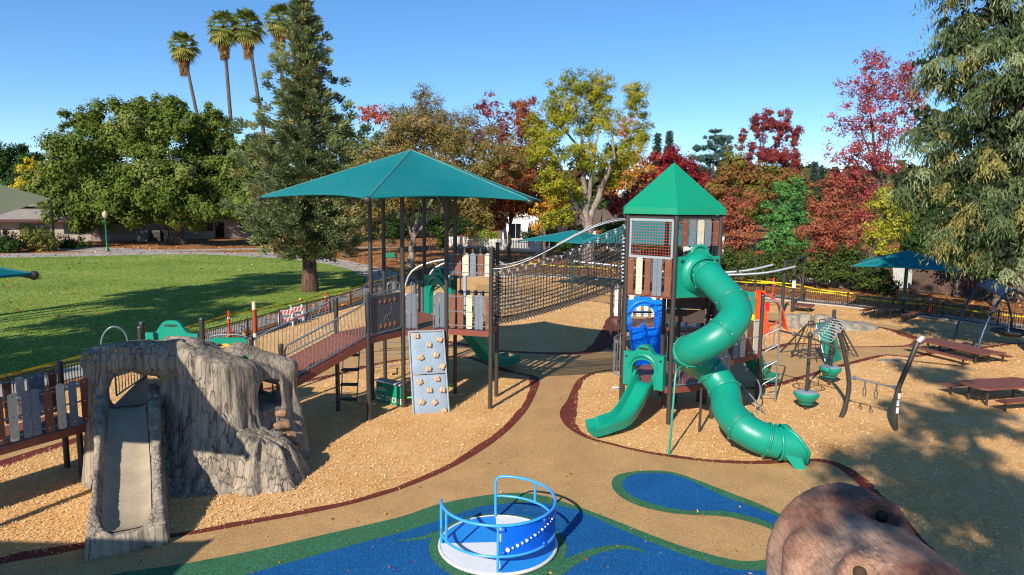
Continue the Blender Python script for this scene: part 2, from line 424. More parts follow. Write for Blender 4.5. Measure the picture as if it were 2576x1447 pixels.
island('chip_bed', [zf(600,466,.25), zf(450,478,.22), zf(330,503,.2), zf(230,560,.24), zf(180,640,.24), zf(140,730,.35), zf(85,810,.5), zf(90,880,.45), zf(140,948,.3), zf(220,1004,.2), zf(330,1052,.17), zf(500,1095,.16), zf(700,1145,.16), zf(985,1197,.16), zf(1250,1230,.17), zf(1500,1250,.17), zf(1800,1254,.18), zf(2150,1234,.18), (2085,1167,.22), (2115,1182,.28), (2150,1210,.3), (2172,1232,.3), (2260,1330,.3), (2420,1500,.3), (2700,1700,.3), (3100,1500,.3), (3100,1000,.3), (2750,885,.3), (2576,864,.25), (2480,872,.25), (2367,881,.25), (2293,896,.25), (2219,893,.25), (2116,917,.25), (2027,943,.25), (1946,965,.28), (1850,975,.25), (1740,940,.25), (1648,926,.25)])
island('chip_bed', [zg(100,862,.3), zg(240,826,.3), zg(330,812,.28), zg(480,820,.2), zg(640,832,.15), zg(900,832,.15), zg(1100,826,.25), zg(1190,800,.5), zg(1160,772,.6), zg(1100,752,.6), zg(1000,717,.5), zg(800,683,.4), zg(500,662,.3), zg(250,655,.25), zg(130,655,.25), zg(20,680,.25), zg(-60,750,.25), zg(-20,830,.3)])
island('chip_bed', [(1060,845,.3), (1170,870,.3), (1250,884,.25), (1390,891,.25), (1480,890,.45), (1530,874,.8), (1556,845,.9), (1570,805,.9), (1572,785,.6), (1540,766,.2), (1488,757,.15), (1350,743,.15), (1200,736,.15), (1090,748,.2), (1045,790,.3)])
def bed(pts, z=.003):
    ISL.append(np.array([(p.x, p.y) for p in pts])); sheet('chip_bed', [p.xy for p in pts], z, CHIPM)
bed(gpts(zD, [(-400, 1050), (-100, 930), (300, 760), (600, 655), (850, 595), (1200, 560), (1530, 530), (1650, 500)]) + [G(1200,716), G(1350,724), G(1488,737), G(1574,748)] +
    [G(1700, 742), V3(14, 43, 0)] + [p + V3(0, -.25, 0) for p in (V3(16.4, 44.2, 0), V3(9.0, 52.6, 0), V3(2, 55.6, 0), V3(-6.2, 53.3, 0))] + [p + V3(.25, 0, 0) for p in FL[::-1][:5]] + [V3(-15, 15, 0)])
bed([V3(14.2, 42.6, 0)] + gpts(zG, [(60, 596), (200, 602), (400, 616), (600, 641), (1000, 690), (1300, 706), (1600, 745), (1866, 786), (2200, 820)]) + [p + V3(-.15, -.25, 0) for p in FR[::-1][1:]])

# painted-in river: green banks, blue water
zh = lambda L: [G(*zH(x, y)) for x, y in L]
river = spline(zh([(-1400, 720), (-1250, 585), (-900, 525), (-620, 472), (-300, 400), (0, 330), (170, 275), (390, 236), (560, 236), (740, 290), (900, 350), (1050, 410), (1200, 462), (1350, 502), (1440, 513), (1530, 500), (1572, 462), (1566, 430), (1545, 402), (1640, 380), (1750, 450), (1800, 700), (1500, 900), (0, 1000), (-1400, 900)]), 5, True)
sheet('rubber_river_bank', [p.xy for p in river], .012, GREEN)
wat = spline(zh([(-1000, 720), (-700, 590), (-420, 510), (-160, 438), (0, 396), (160, 345), (300, 297), (390, 280), (560, 272), (720, 300), (900, 377), (1050, 441), (1200, 497), (1350, 541), (1440, 552), (1540, 556), (1640, 600), (1640, 800), (900, 950), (-300, 950)]), 5, True)
sheet('rubber_river', [p.xy for p in wat], .016, BLUE)
drop = spline(zh([(875, 200), (885, 165), (930, 148), (1020, 138), (1120, 144), (1220, 175), (1340, 222), (1480, 275), (1590, 328), (1680, 375), (1680, 470), (1600, 440), (1565, 408), (1520, 376), (1430, 347), (1330, 327), (1200, 321), (1100, 311), (980, 282), (905, 243)]), 5, True)
sheet('rubber_river_bank', [p.xy for p in drop], .0125, GREEN)
dropb = spline(zh([(917, 200), (930, 172), (965, 157), (1030, 149), (1110, 154), (1200, 181), (1300, 229), (1400, 270), (1500, 305), (1600, 348), (1680, 395), (1660, 430), (1590, 386), (1530, 356), (1440, 327), (1330, 306), (1200, 305), (1100, 291), (1000, 262), (940, 232)]), 5, True)
sheet('rubber_river', [p.xy for p in dropb], .0165, BLUE)
def swirl(L):
    a = spline(zh([p[:2] for p in L]), 5); W = spline([V3(p[2], 0, 0) for p in L], 5)
    l, r = [], []
    for i in range(len(a)):
        t = (a[min(i+1, len(a)-1)] - a[max(i-1, 0)]).normalized(); nn = V3(-t.y, t.x, 0)
        l.append(a[i] + nn * W[i].x); r.append(a[i] - nn * W[i].x)
    sheet('rubber_ripple', [p.xy for p in l + r[::-1]], .020, GREEN)
swirl([(-20, 432, .01), (60, 424, .05), (130, 408, .07), (210, 376, .07), (300, 345, .06), (390, 330, .05), (470, 330, .05), (560, 350, .06), (640, 400, .08), (662, 450, .11)])
swirl([(560, 620, .14), (640, 560, .14), (700, 520, .13), (800, 475, .10), (900, 456, .08), (970, 464, .05), (1025, 485, .005)])
mc = V3(-.2, 11.62, 0)
mb = MB(); N = 64
mb.add([(mc.x + r * math.cos(2*math.pi*i/N), mc.y + r * math.sin(2*math.pi*i/N), .0245) for r in (1.0, 1.24) for i in range(N)], [(i, (i+1) % N, (i+1) % N + N, i + N) for i in range(N)])
for f_ in range(len(mb.f)): mb.f[f_] = mb.f[f_][::-1]
tag(mb.build('rubber_ring', GREEN, None, False), kind='structure')

# loose chips lying on the beds (too many to count)
def inpoly(x, y, P):
    r = np.zeros(len(x), bool); j = len(P) - 1
    for i in range(len(P)):
        xi, yi = P[i]; xj, yj = P[j]
        c = ((yi > y) != (yj > y)) & (x < (xj - xi) * (y - yi) / (yj - yi + 1e-12) + xi); r ^= c; j = i
    return r
def scatter_quads(x, y, z, L, W, tilt, cols, name, m, label, cat):
    n = len(x); a = RNG.uniform(0, 2*np.pi, n); t = np.stack([np.cos(a), np.sin(a), RNG.normal(0, tilt, n)], 1)
    b = np.stack([-np.sin(a), np.cos(a), RNG.normal(0, tilt, n)], 1)
    c = np.stack([x, y, z], 1); t *= (L / 2)[:, None]; b *= (W / 2)[:, None]
    V = np.stack([c - t - b, c + t - b * .8, c + t * .9 + b, c - t * .9 + b], 1).reshape(-1, 3)
    F = np.arange(4 * n).reshape(-1, 4)
    C = np.repeat(np.concatenate([cols, np.ones((n, 1))], 1), 4, 0)
    o = link(name, np_mesh(name, V, F, m, C)); return tag(o, label, cat, kind='stuff')
n = 230000
Y = 9.0 * (45 / 9.0) ** RNG.random(n); X = RNG.uniform(-.8, .8, n) * Y
ok = np.zeros(n, bool)
for P in ISL: ok |= inpoly(X, Y, P)
X, Y = X[ok], Y[ok]; n = len(X)
pal = np.array([lin(c) for c in ['#deb27a', '#d6a86c', '#e6c594', '#c4945c', '#eed6ac', '#b8864e', '#deb078']])
ci = RNG.choice(len(pal), n, p=[.26, .22, .16, .12, .07, .07, .10])
big = .8 + Y / 30
scatter_quads(X, Y, np.full(n, .020) + RNG.uniform(0, .02, n), RNG.uniform(.018, .05, n) * big, RNG.uniform(.006, .014, n) * big, .35, pal[ci] * RNG.uniform(.9, 1.08, (n, 1)), 'loose_wood_chips', leaf_mat('chip_piece', .8, 0.0), 'loose pale wood chips covering the play beds', 'wood chips')
# chips kicked out over the rubber along the edges of the beds
ex_, ey_ = [], []
for P in ISL[:4]:
    k = RNG.integers(0, len(P), 1700); q = P[k] + (P[(k + 1) % len(P)] - P[k]) * RNG.random((1700, 1)); dr_ = RNG.exponential(.16, (1700, 1)); an_ = RNG.uniform(0, 2*np.pi, (1700, 1))
    q = q + np.concatenate([np.cos(an_), np.sin(an_)], 1) * dr_; ex_.append(q[:, 0]); ey_.append(q[:, 1])
X, Y = np.concatenate(ex_), np.concatenate(ey_); ok = (Y > 9) & (Y < 36) & (np.abs(X) < .8 * Y); X, Y = X[ok], Y[ok]; n = len(X)
cp = np.array([lin(c) for c in ['#e0b070', '#d6a462', '#ecca92', '#bc8850', '#f2dcb0']])
scatter_quads(X, Y, np.full(n, .026) + RNG.uniform(0, .01, n), RNG.uniform(.02, .055, n), RNG.uniform(.007, .016, n), .2, cp[RNG.integers(0, 5, n)], 'spilled_wood_chips', leaf_mat('chip_piece', .8, 0.0), 'wood chips spilled over the rubber edges of the beds', 'wood chips')
# fallen leaves on mulch, walks and rubber
n = 16000
Y = RNG.uniform(28, 95, n); X = RNG.uniform(-.8, .8, n) * Y
ok = (~inpoly(X, Y, np.array([(p.x, p.y) for p in play_out]))) & (~inpoly(X, Y, np.array(lawn)) | (RNG.random(n) < .04))
X, Y = X[ok], Y[ok]; n = len(X)
pal = np.array([lin(c) for c in ['#c98a4a', '#a8622f', '#d9a766', '#7d4c2a', '#8a3a2a']])
scatter_quads(X, Y, np.full(n, .03) + RNG.uniform(0, .03, n), RNG.uniform(.1, .22, n), RNG.uniform(.07, .14, n), .4, pal[RNG.integers(0, 5, n)], 'fallen_leaves', leaf_mat('leaf_litter', .8, .1), 'dry fallen leaves scattered over the mulch under the trees', 'leaves')
n = 420
Y = RNG.uniform(9.5, 24, n); X = RNG.uniform(-.6, .5, n) * Y
scatter_quads(X, Y, np.full(n, .032), RNG.uniform(.025, .07, n), RNG.uniform(.015, .035, n), .3, pal[RNG.integers(0, 5, n)] * 1.2, 'stray_leaves', leaf_mat('leaf_litter', .8, .1), 'stray bits of leaf and chip on the coloured rubber', 'leaves')
# short grass blades standing on the lawn
n = 70000
Y = 17 * (75 / 17) ** RNG.random(n); X = RNG.uniform(-.8, -.12, n) * Y
ok = inpoly(X, Y, np.array(lawn)); X, Y = X[ok], Y[ok]; n = len(X)
hgt = RNG.uniform(.02, .045, n) * (1 + Y / 80); wd = .012 * (1 + Y / 25); a = RNG.uniform(0, 2*np.pi, n)
lean = RNG.normal(0, .5, (n, 2)) * hgt[:, None]
base = np.stack([X, Y, np.zeros(n)], 1); t = np.stack([np.cos(a) * wd, np.sin(a) * wd, np.zeros(n)], 1)
tip = base + np.stack([lean[:, 0], lean[:, 1], hgt], 1)
V = np.stack([base - t, base + t, tip], 1).reshape(-1, 3)
pal = np.array([lin(c) for c in ['#6c8430', '#7a9038', '#8a9e4a', '#5c7428', '#a0ae66']])
C = np.repeat(np.concatenate([pal[RNG.choice(5, n, p=[.3, .3, .2, .14, .06])], np.ones((n, 1))], 1), 3, 0)
tag(link('lawn_grass', np_mesh('lawn_grass', V, np.arange(3*n).reshape(-1, 3), leaf_mat('grass_blade', .6, .3), C)), 'short mown grass of the green lawn', 'grass', kind='stuff')

# ================================================================ PLAY EQUIPMENT: shared materials
POSTM = mat('post_bronze', '#4a4542', 0.38, 0.10, 3, metal=0.35, spec=.5)
GREYM = mat('rail_grey', '#7d858c', 0.38, 0.10, 5, metal=0.35)
LGREY = mat('rail_light', '#a9b0b5', 0.35, 0.08, 5, metal=0.3)
STEEL = mat('stainless', '#787b7f', 0.42, 0.06, 5, metal=0.8)
BOLT = mat('bolt_zinc', '#cfd2d6', 0.3, 0.05, 5, metal=0.8)
BROWN = mat('plank_brown', '#7a4a34', 0.62, 0.12, 9, .12, 70)
TANP = mat('plank_tan', '#c9bda6', 0.62, 0.08, 9, .12, 70)
GREYP = mat('plank_grey', '#707881', 0.6, 0.10, 9, .12, 70)
DKGREYP = mat('plank_slate', '#4a5660', 0.6, 0.10, 9, .1, 70)
PG = mat('moulded_green', '#068c72', 0.36, 0.05, .9, .04, 60, spec=.5, col2='#10826c', fine=.05)
PGB = mat('moulded_blue', '#0a78e6', 0.32, 0.06, 1.5, .03, 120)
TEAL = mat('shade_teal', '#056a6e', 0.8, 0.12, .5, .35, 9, spec=.15, col2='#1c7074', fine=.05)
TEALR = mat('shade_seam', '#4d8684', 0.75, 0.15, 3)
RED_O = mat('moulded_orange', '#f04a1e', 0.35, 0.06, 3)
WALLG = mat('climb_wall', '#8b9cab', 0.5, 0.08, 4, .35, 14)
HOLD = mat('climb_hold', '#c7a684', 0.6, 0.12, 20)
BLACK = mat('rope_black', '#1b1c1e', 0.55, 0.1, 20)
CHALK = mat('chalkboard', '#47484c', 0.75, 0.10, 6, col2='#525257')
WHITE = mat('white_plastic', '#dedfe0', 0.5, 0.06, 4)
DARKB = mat('dark_brown_panel', '#3a2a24', 0.55, 0.12, 4)
def deck_mat():
    """coated perforated steel deck: round holes punched in a grid"""
    m, t, n, b = new_mat('deck_brown'); L = t.links
    geo = n.new('ShaderNodeNewGeometry'); mp = n.new('ShaderNodeVectorMath'); mp.operation = 'SCALE'; mp.inputs['Scale'].default_value = 26
    L.new(geo.outputs['Position'], mp.inputs[0])
    fr = n.new('ShaderNodeVectorMath'); fr.operation = 'FRACTION'; L.new(mp.outputs[0], fr.inputs[0])
    sx = n.new('ShaderNodeSeparateXYZ'); L.new(fr.outputs[0], sx.inputs[0])
    cb = n.new('ShaderNodeCombineXYZ'); L.new(sx.outputs[0], cb.inputs[0]); L.new(sx.outputs[1], cb.inputs[1])
    ds = n.new('ShaderNodeVectorMath'); ds.operation = 'DISTANCE'; ds.inputs[1].default_value = (.5, .5, 0); L.new(cb.outputs[0], ds.inputs[0])
    lt = n.new('ShaderNodeMath'); lt.operation = 'LESS_THAN'; lt.inputs[1].default_value = .27; L.new(ds.outputs['Value'], lt.inputs[0])
    mx = n.new('ShaderNodeMix'); mx.data_type = 'RGBA'; mx.inputs[6].default_value = (*lin('#8a4f3d'), 1); mx.inputs[7].default_value = (*lin('#2c1d18'), 1)
    L.new(lt.outputs[0], mx.inputs[0]); L.new(mx.outputs[2], b.inputs['Base Color']); b.inputs['Roughness'].default_value = .55
    return m
DECK = deck_mat()
FASC = mat('deck_fascia', '#7c4030', 0.5, 0.1, 5)

def post(t, p, z1, r=.064, z0=-.05, name='post', m=None):
    mb = MB(); mb.tube([(p[0], p[1], z0), (p[0], p[1], z1 - .05), (p[0], p[1], z1 - .05)], r, 14)
    mb.lathe([(r * 1.12, 0), (r * 1.12, .03), (r * .8, .055), (.004, .06)], (p[0], p[1], z1 - .055), 14)
    if z1 - z0 > 3: mb.lathe([(r * 1.08, 0), (r * 1.08, .05)], (p[0], p[1], z0 + 2.1), 14)
    return mb.build(name, m or POSTM, t)
def deck(t, pts, z, th=.05):
    n = len(pts); mb = MB()
    vs = [(p[0], p[1], z) for p in pts] + [(p[0], p[1], z - th) for p in pts]
    a = sum(pts[i][0]*pts[(i+1) % n][1] - pts[(i+1) % n][0]*pts[i][1] for i in range(n))
    idx = list(range(n)) if a > 0 else list(range(n))[::-1]
    mb.add(vs, [tuple(idx), tuple(i + n for i in idx[::-1])] + [(idx[i], idx[i] + n, idx[(i+1) % n] + n, idx[(i+1) % n]) for i in range(n)])
    d = mb.build('deck', DECK, t, False)
    mf = MB()
    for i in range(n):
        p, q = V3(*pts[i][:2], 0), V3(*pts[(i+1) % n][:2], 0); dr = (q - p).normalized() * .06
        mf.bar((p + dr) + V3(0, 0, z - .085), (q - dr) + V3(0, 0, z - .085), .045, .165)
    mf.build('fascia', FASC, t, False)
    return d
def planks(t, p, q, z0, z1, spec, rails=True, cut='round', th=.022, off=0.0):
    """upright boards bolted to two rails between two posts. spec: (u0, u1, material, shrink at foot)"""
    p, q = V3(p[0], p[1], 0), V3(q[0], q[1], 0); d = q - p; Lg = d.length; x = d.normalized(); nn = V3(-x.y, x.x, 0)
    if rails:
        mb = MB()
        for zz in (z0 + .09, (z0 + z1) / 2, z1 - .06):
            mb.tube([p + x * .05 + V3(0, 0, zz), q - x * .05 + V3(0, 0, zz)], .018, 6)
        mb.build('rail', GREYM, t)
    bo = MB()
    for u0, u1, m, sh in spec:
        w_ = (u1 - u0) * Lg; M = frame(p + x * (u0 * Lg) + V3(0, 0, z0) + nn * off, x); h = z1 - z0
        if cut == 'point': poly = [(0, 0), (w_, 0), (w_, h - .07), (w_ * .75, h - .015), (w_ / 2, h), (w_ * .25, h - .015), (0, h - .07)]
        else:
            s0 = sh * w_; r_ = min(.05, w_ * .3)
            poly = [(s0 + r_ * .5, 0), (w_ - s0 - r_ * .5, 0), (w_ - s0, r_ * .5), (w_, h - r_), (w_ - r_ * .3, h - r_ * .3), (w_ - r_, h), (r_, h), (r_ * .3, h - r_ * .3), (0, h - r_), (s0, r_ * .5)]
        MB().prism(poly, M, th).build('plank', m, t, False)
        for zz in (.09, h / 2, h - .06):
            for side in (-1, 1): bo.box(M @ Vector((w_ / 2, side * (th / 2 + .004), zz)), (.024, .024, .024))
    bo.build('bolts', BOLT, t, False)['kind'] = 'stuff'
def loop_rail(t, a, b, z0, z1, m=GREYM, r=.02, boards=None):
    """hoop handrail between two points, optionally with two boards in it"""
    a, b = V3(a[0], a[1], 0), V3(b[0], b[1], 0); x = (b - a).normalized(); L = (b - a).length; c = .1
    pts = [a + V3(0, 0, z0), a + V3(0, 0, z1 - c), a + x * (c * .3) + V3(0, 0, z1 - c * .3), a + x * c + V3(0, 0, z1),
           b - x * c + V3(0, 0, z1), b - x * (c * .3) + V3(0, 0, z1 - c * .3), b + V3(0, 0, z1 - c), b + V3(0, 0, z0)]
    mb = MB(); mb.tube(pts, r, 8); mb.tube([a + V3(0, 0, z0 + .08), b + V3(0, 0, z0 + .08)], r * .8, 6)
    mb.build('hoop', m, t)
    if boards:
        for u in boards:
            M = frame(a + x * (u * L - .06) + V3(0, 0, z0 + .04), x)
            MB().prism(rrect(.12, z1 - z0 - .05, .02), M, .02).build('plank', GREYP, t, False)
def canopy(t, c, R, phi, zc, zt, n, sag=.125, rise=.10, K=10):
    cor = [V3(c[0] + R * math.sin(phi + 2*math.pi*i/n), c[1] - R * math.cos(phi + 2*math.pi*i/n), zc) for i in range(n)]
    ap = V3(c[0], c[1], zt); mb = MB(); hem = MB(); seam = MB()
    for i in range(n):
        A, B = cor[i], cor[(i+1) % n]; cen = V3(c[0], c[1], zc)
        def E(v):
            e = A.lerp(B, v); k = 4 * v * (1 - v); return e + (cen - e) * (sag * k) + V3(0, 0, rise * k)
        vs = []
        for a in range(K + 1):
            s_ = a / K
            for b in range(K + 1):
                v = b / K; e = E(v); p = ap.lerp(e, s_)
                p.z -= .25 * (zt - zc) * s_ * (1 - s_) * 4 * v * (1 - v) * .35
                vs.append(p)
        mb.add(vs, [(a*(K+1)+b, (a+1)*(K+1)+b, (a+1)*(K+1)+b+1, a*(K+1)+b+1) for a in range(K) for b in range(K)])
        hem.tube([E(b / 12) for b in range(13)], .028, 6)
        seam.tube([ap.lerp(A, k / 8) + V3(0, 0, .004) for k in range(9)], .022, 5)
    o = mb.build('canopy', TEAL, t, True, 3.0); hem.build('hem', TEAL, o); seam.build('seam', TEALR, o)
    fr = MB()
    for p in cor: fr.tube([V3(c[0], c[1], zt - .12), p + V3(0, 0, -.05)], .045, 8); fr.ball(p + V3(0, 0, -.03), .085, 6)
    fr.build('canopy_arm', POSTM, t)
    return cor

# ---------------------------------------------------------------- shaded platform on the left
P1, P2, P3, P4, P5, P6 = (-4.29,20.58), (-3.2,19.82), (-1.95,20.13), (-1.79,21.32), (-4.25,22.5), (-2.98,23.05)
S1, S2, Q3, Q4 = (-3.98,18.6), (-5.05,19.37), (-.61,19.79), (-.46,21.06)
T = thing('play_platform', 'raised play platform under a teal fabric canopy with grey climbing wall and ramp', 'play structure', (-3.0, 21, 0))
DZ = 2.36
for p in (P1, P2, P3, P4, P5, P6): post(T, p, 6.75)
post(T, S1, 3.64); post(T, S2, 3.36); post(T, Q3, 4.86); post(T, Q4, 4.9)
canopy(T, (-3.1, 21.0), 4.36, rad(-5.5), 6.2, 7.66, 6)
deck(T, [P1, P2, P3, P4, P6, P5], DZ); deck(T, [S1, P2, P1, S2], DZ - .006); deck(T, [P3, Q3, Q4, P4], DZ - .006)
# slatted panels
sp5 = [(.06,.20,BROWN,.06), (.25,.39,BROWN,.04), (.45,.58,TANP,0), (.64,.73,GREYP,0), (.735,.825,GREYP,0), (.875,.985,BROWN,.08)]
planks(T, P3, Q3, DZ + .03, DZ + 1.05, sp5)
planks(T, P4, Q4, DZ + .03, DZ + 1.02, [(.08,.2,DARKB,0), (.26,.36,GREYP,0), (.44,.54,DKGREYP,0), (.6,.7,GREYP,0), (.8,.92,BROWN,0)])
spw = [(.03,.17,DKGREYP,0), (.19,.33,BROWN,0), (.36,.50,TANP,0), (.53,.66,GREYP,0), (.70,.83,BROWN,0), (.855,.985,TANP,0)]
planks(T, P3, Q3, 3.98, 4.66, spw, True, 'point')
planks(T, P4, Q4, 4.02, 4.78, [(.06,.2,DKGREYP,0), (.25,.39,DARKB,0), (.44,.58,DKGREYP,0), (.62,.76,DKGREYP,0), (.8,.94,DARKB,0)], True, 'point')
# chalkboard panel with star cut-outs
a, b = V3(*S1, 0), V3(*P2, 0); x = (b - a).normalized(); M = frame(a + x * .12 + V3(0, 0, DZ + .1), x); L_ = (b - a).length - .22
cb_ = MB().prism(rrect(L_, 1.02, .09), M, .03).build('chalkboard', CHALK, T)
mb = MB(); hz = [(0.0, 0.0)]
fr_ = rrect(L_ + .02, 1.06, .1, -.01, -.02, 4)
mb.tube([M @ Vector((p[0], 0, p[1])) for p in fr_], .022, 8, closed=True); mb.build('chalkboard_frame', GREYM, cb_)
mb = MB()
def star(cx, cz, r):
    return [(cx + (r if i % 2 == 0 else r * .42) * math.sin(math.pi * i / 5), cz + (r if i % 2 == 0 else r * .42) * math.cos(math.pi * i / 5)) for i in range(10)]
for i in range(4):
    mb.prism(star(.38 + i * .19, .16, .075), M @ Matrix.Translation((0, -.02, 0)), .012)
    mb.prism(star(.36 + i * .2, .86, .055 + .012 * (i % 2)), M @ Matrix.Translation((0, -.02, 0)), .012)
mb.build('stars', mat('star_cutout', '#b4744a', .7), cb_, False)['kind'] = 'stuff'
mb = MB(); sq = [(.5, .45), (.56, .36), (.6, .47), (.64, .38), (.68, .5), (.74, .42), (.8, .52), (.86, .45), (.84, .6), (.8, .72), (.83, .8)]
mb.tube([M @ Vector((p[0], -.019, p[1])) for p in sq], .004, 4); mb.tube([M @ Vector((.5 + .03 * i, -.019, .3 + .05 * (i % 2))) for i in range(9)], .004, 4)
mb.build('chalk_scribble', mat('chalk_mark', '#7d7a80', .9), cb_)
MB().tube([a + x * .05 + V3(0, 0, 3.52), a.lerp(b, .5) + V3(0, 0, 3.6), b - x * .03 + V3(0, 0, 3.58)], .024, 8).build('rail', GREYM, T)
# hoops beside the openings
e = lambda p, q, u: V3(*p, 0).lerp(V3(*q, 0), u)
loop_rail(T, e(P2, P3, .05), e(P2, P3, .32), DZ, DZ + 1.08, boards=(.28, .72)); loop_rail(T, e(P2, P3, .70), e(P2, P3, .96), DZ, DZ + 1.08, boards=(.3, .75))
loop_rail(T, e(P5, P6, .08), e(P5, P6, .38), DZ, DZ + 1.08, boards=(.5,)); loop_rail(T, e(P5, P6, .66), e(P5, P6, .94), DZ, DZ + 1.1, boards=(.35, .8))
# bowed baluster rail on the far left side
mb = MB(); A, B = V3(*P5, 0), V3(*P1, 0); nn = V3(-1, .0, 0); arc = []
for i in range(13):
    u = i / 12; arc.append(A.lerp(B, u) + nn * (.42 * math.sin(math.pi * u)))
mb.tube([p + V3(0, 0, DZ + 1.05) for p in arc], .022, 8); mb.tube([p.lerp(A.lerp(B, .5), .25) + V3(0, 0, DZ + .06) for p in arc], .022, 8)
mb.build('bow_rail', GREYM, T)
for p in arc[1:-1]: MB().tube([p + V3(0, 0, DZ + 1.05), p + V3(0, 0, DZ + .6), p.lerp(A.lerp(B, .5), .25) + V3(0, 0, DZ + .06)], .011, 6).build('baluster', GREYM, T)
# climbing wall leaning against the deck between P2 and P3
wb0, wb1 = G(*zD(1262, 1172)), G(*zD(1535, 1152)); wt0, wt1 = e(P2, P3, .14) + V3(0, 0, DZ - .04), e(P2, P3, .93) + V3(0, 0, DZ - .04)
wt0 += V3(.0, -.1, 0); wt1 += V3(0, -.1, 0)
ux = (wb1 - wb0); uz = (wt0 - wb0); nrm = ux.cross(uz).normalized()
if nrm.y > 0: nrm = -nrm
def wp(u, v, d=0.0): return wb0.lerp(wb1, u).lerp(wt0.lerp(wt1, u), v) + nrm * d
mb = MB()
for v0, v1 in ((-.03, .463), (.475, .99)):
    K = 8; vs = []; 
    for i in range(K + 1):
        for j in range(K + 1):
            u, v = .03 + .94 * i / K, v0 + (v1 - v0) * j / K; ed = min(i, j, K-i, K-j)
            vs.append(wp(u, v, (.03 if ed else .0) + .008 * math.sin(i * 2.1 + j * 1.7)))
    k = len(vs); vs += [wp(.03 + .94 * i / K, v0 + (v1 - v0) * j / K, -.05) for i in range(K+1) for j in range(K+1)]
    f = lambda i, j: i * (K+1) + j
    fs = [(f(i,j), f(i+1,j), f(i+1,j+1), f(i,j+1)) for i in range(K) for j in range(K)]
    for i in range(K): fs += [(f(i+1,0), f(i,0), f(i,0)+k, f(i+1,0)+k), (f(i,K), f(i+1,K), f(i+1,K)+k, f(i,K)+k), (f(0,i), f(0,i+1), f(0,i+1)+k, f(0,i)+k), (f(K,i+1), f(K,i), f(K,i)+k, f(K,i+1)+k)]
    mb.add(vs, fs)
cw = mb.build('climbing_wall', WALLG, T)
mb = MB()
for u in (0.0, 1.0): mb.tube([wp(u, -.03, .02), wp(u, 1.0, .02)], .028, 8)
mb.tube([wp(0, 1.0, .02), wp(1, 1.0, .02)], .028, 8); mb.build('wall_frame', LGREY, cw)
for hx, hy in [(1275,552), (1455,588), (1372,624), (1310,728), (1430,713), (1372,820), (1477,806), (1305,920), (1440,904), (1380,988), (1482,992), (1323,1082), (1420,1090), (1492,1155)]:
    v = (1172 - hy) / (1172 - 515.); u = ((hx - (1262 + (1215-1262) * v)) / ((1535-1262) + ((1485-1215)-(1535-1262)) * v))
    mb = MB(); c0 = wp(u, v, .06); tx = ux.normalized(); tz = uz.normalized()
    for k in range(4 + int(hx) % 2):
        aa = k * 1.5 + hx; mb.ball(c0 + tx * (.05 * math.cos(aa)) + tz * (.04 * math.sin(aa)), .045 + .008 * ((k + int(hy)) % 3), 6)
    mb.build('hold', HOLD, cw)
# store counter under the deck
g0, g1 = V3(-4.12, 20.42, 0), V3(-3.27, 19.86, 0); x = (g1 - g0).normalized(); L_ = (g1 - g0).length; M = frame(g0, x)
ct = MB().prism(rrect(L_, .62, .02, 0, .03), M, .05).build('store_panel', mat('store_green', '#0d8a66', .4, .06), T, False)
MB().prism([(-.02, .66), (L_ + .02, .66), (L_ + .02, .70), (-.02, .70)], M @ Matrix.Translation((0, .08, 0)), .34).build('counter_top', mat('counter_grey', '#b9b6b4', .5), ct, False)
LETT = mat('letter_cream', '#e8dcc0', .6)
for body, sz, px, pz in (('GT STORE', .235, .55, .16), ('OPEN', .12, .24, .45)):
    me = text_mesh(body, sz, M @ Matrix.Translation((px, -.032, pz)), LETT, 'lettering'); link('lettering', me, ct)
mb = MB()
for i in range(7): mb.prism([(.08 + .05 * i, .56 - .02 * (i % 3)), (.11 + .05 * i, .56 - .02 * (i % 3)), (.095 + .05 * i, .60 - .02 * (i % 3))], M @ Matrix.Translation((0, -.03, 0)), .01)
mb.build('leaf_motif', mat('motif_green', '#2aa27e', .5), ct, False)
LIME = mat('lime_handle', '#36c836', .4)
mb = MB(); h0 = V3(-3.1, 19.9, .28); mb.tube([h0, h0 + V3(.18, -.02, .03), h0 + V3(.34, -.03, .05)], .025, 8); mb.ball(h0 + V3(.34, -.03, .1), .05, 6); mb.build('lime_handle', LIME, T)
mb = MB(); h0 = V3(-3.85, 21.6, .55); mb.tube([h0, h0 + V3(.16, 0, .02), h0 + V3(.16, 0, .22)], .03, 8); mb.build('lime_handle', LIME, T)
mb = MB(); h0 = V3(-1.75, 20.9, .35); mb.tube([h0 + V3(-.25, 0, .05), h0], .03, 8); mb.build('lime_handle', LIME, T)
# hanging step ladder under the ramp landing
lb, lt = G(*zD(762, 1095)), e(S1, P2, 0) + V3(-.55, .35, DZ - .1)
lb = V3(lb.x, lb.y, 0); lt = V3(lb.x + .12, lb.y + .15, DZ - .12)
mb = MB(); sx_ = V3(.23, .05, 0)
for s_ in (-1, 1): mb.tube([lb + sx_ * s_, lt + sx_ * s_], .02, 8)
mb.build('ladder_rail', GREYM, T)
for k in range(5):
    c0 = lb.lerp(lt, .08 + .2 * k); MB().box(c0 + V3(0, -.06, 0), (.5, .2, .05)).build('ladder_step', BLACK, T, False)
# arched net climber behind the posts
mb = MB(); c0 = V3(-3.7, 22.9, 0); 
for k in range(5):
    z_ = .35 + .42 * k; mb.tube([V3(-4.9, 23.2 + .1 * k, z_), V3(-3.6, 23.6 - .1 * k, z_ + .06), V3(-2.4, 23.5 - .12 * k, z_)], .016, 6)
for xx in (-4.9, -3.6, -2.4): mb.tube([V3(xx, 23.9, 0), V3(xx, 23.5, 1.2), V3(xx + .05, 23.1, DZ - .1)], .024, 8)
mb.build('arched_climber', GREYM, T)
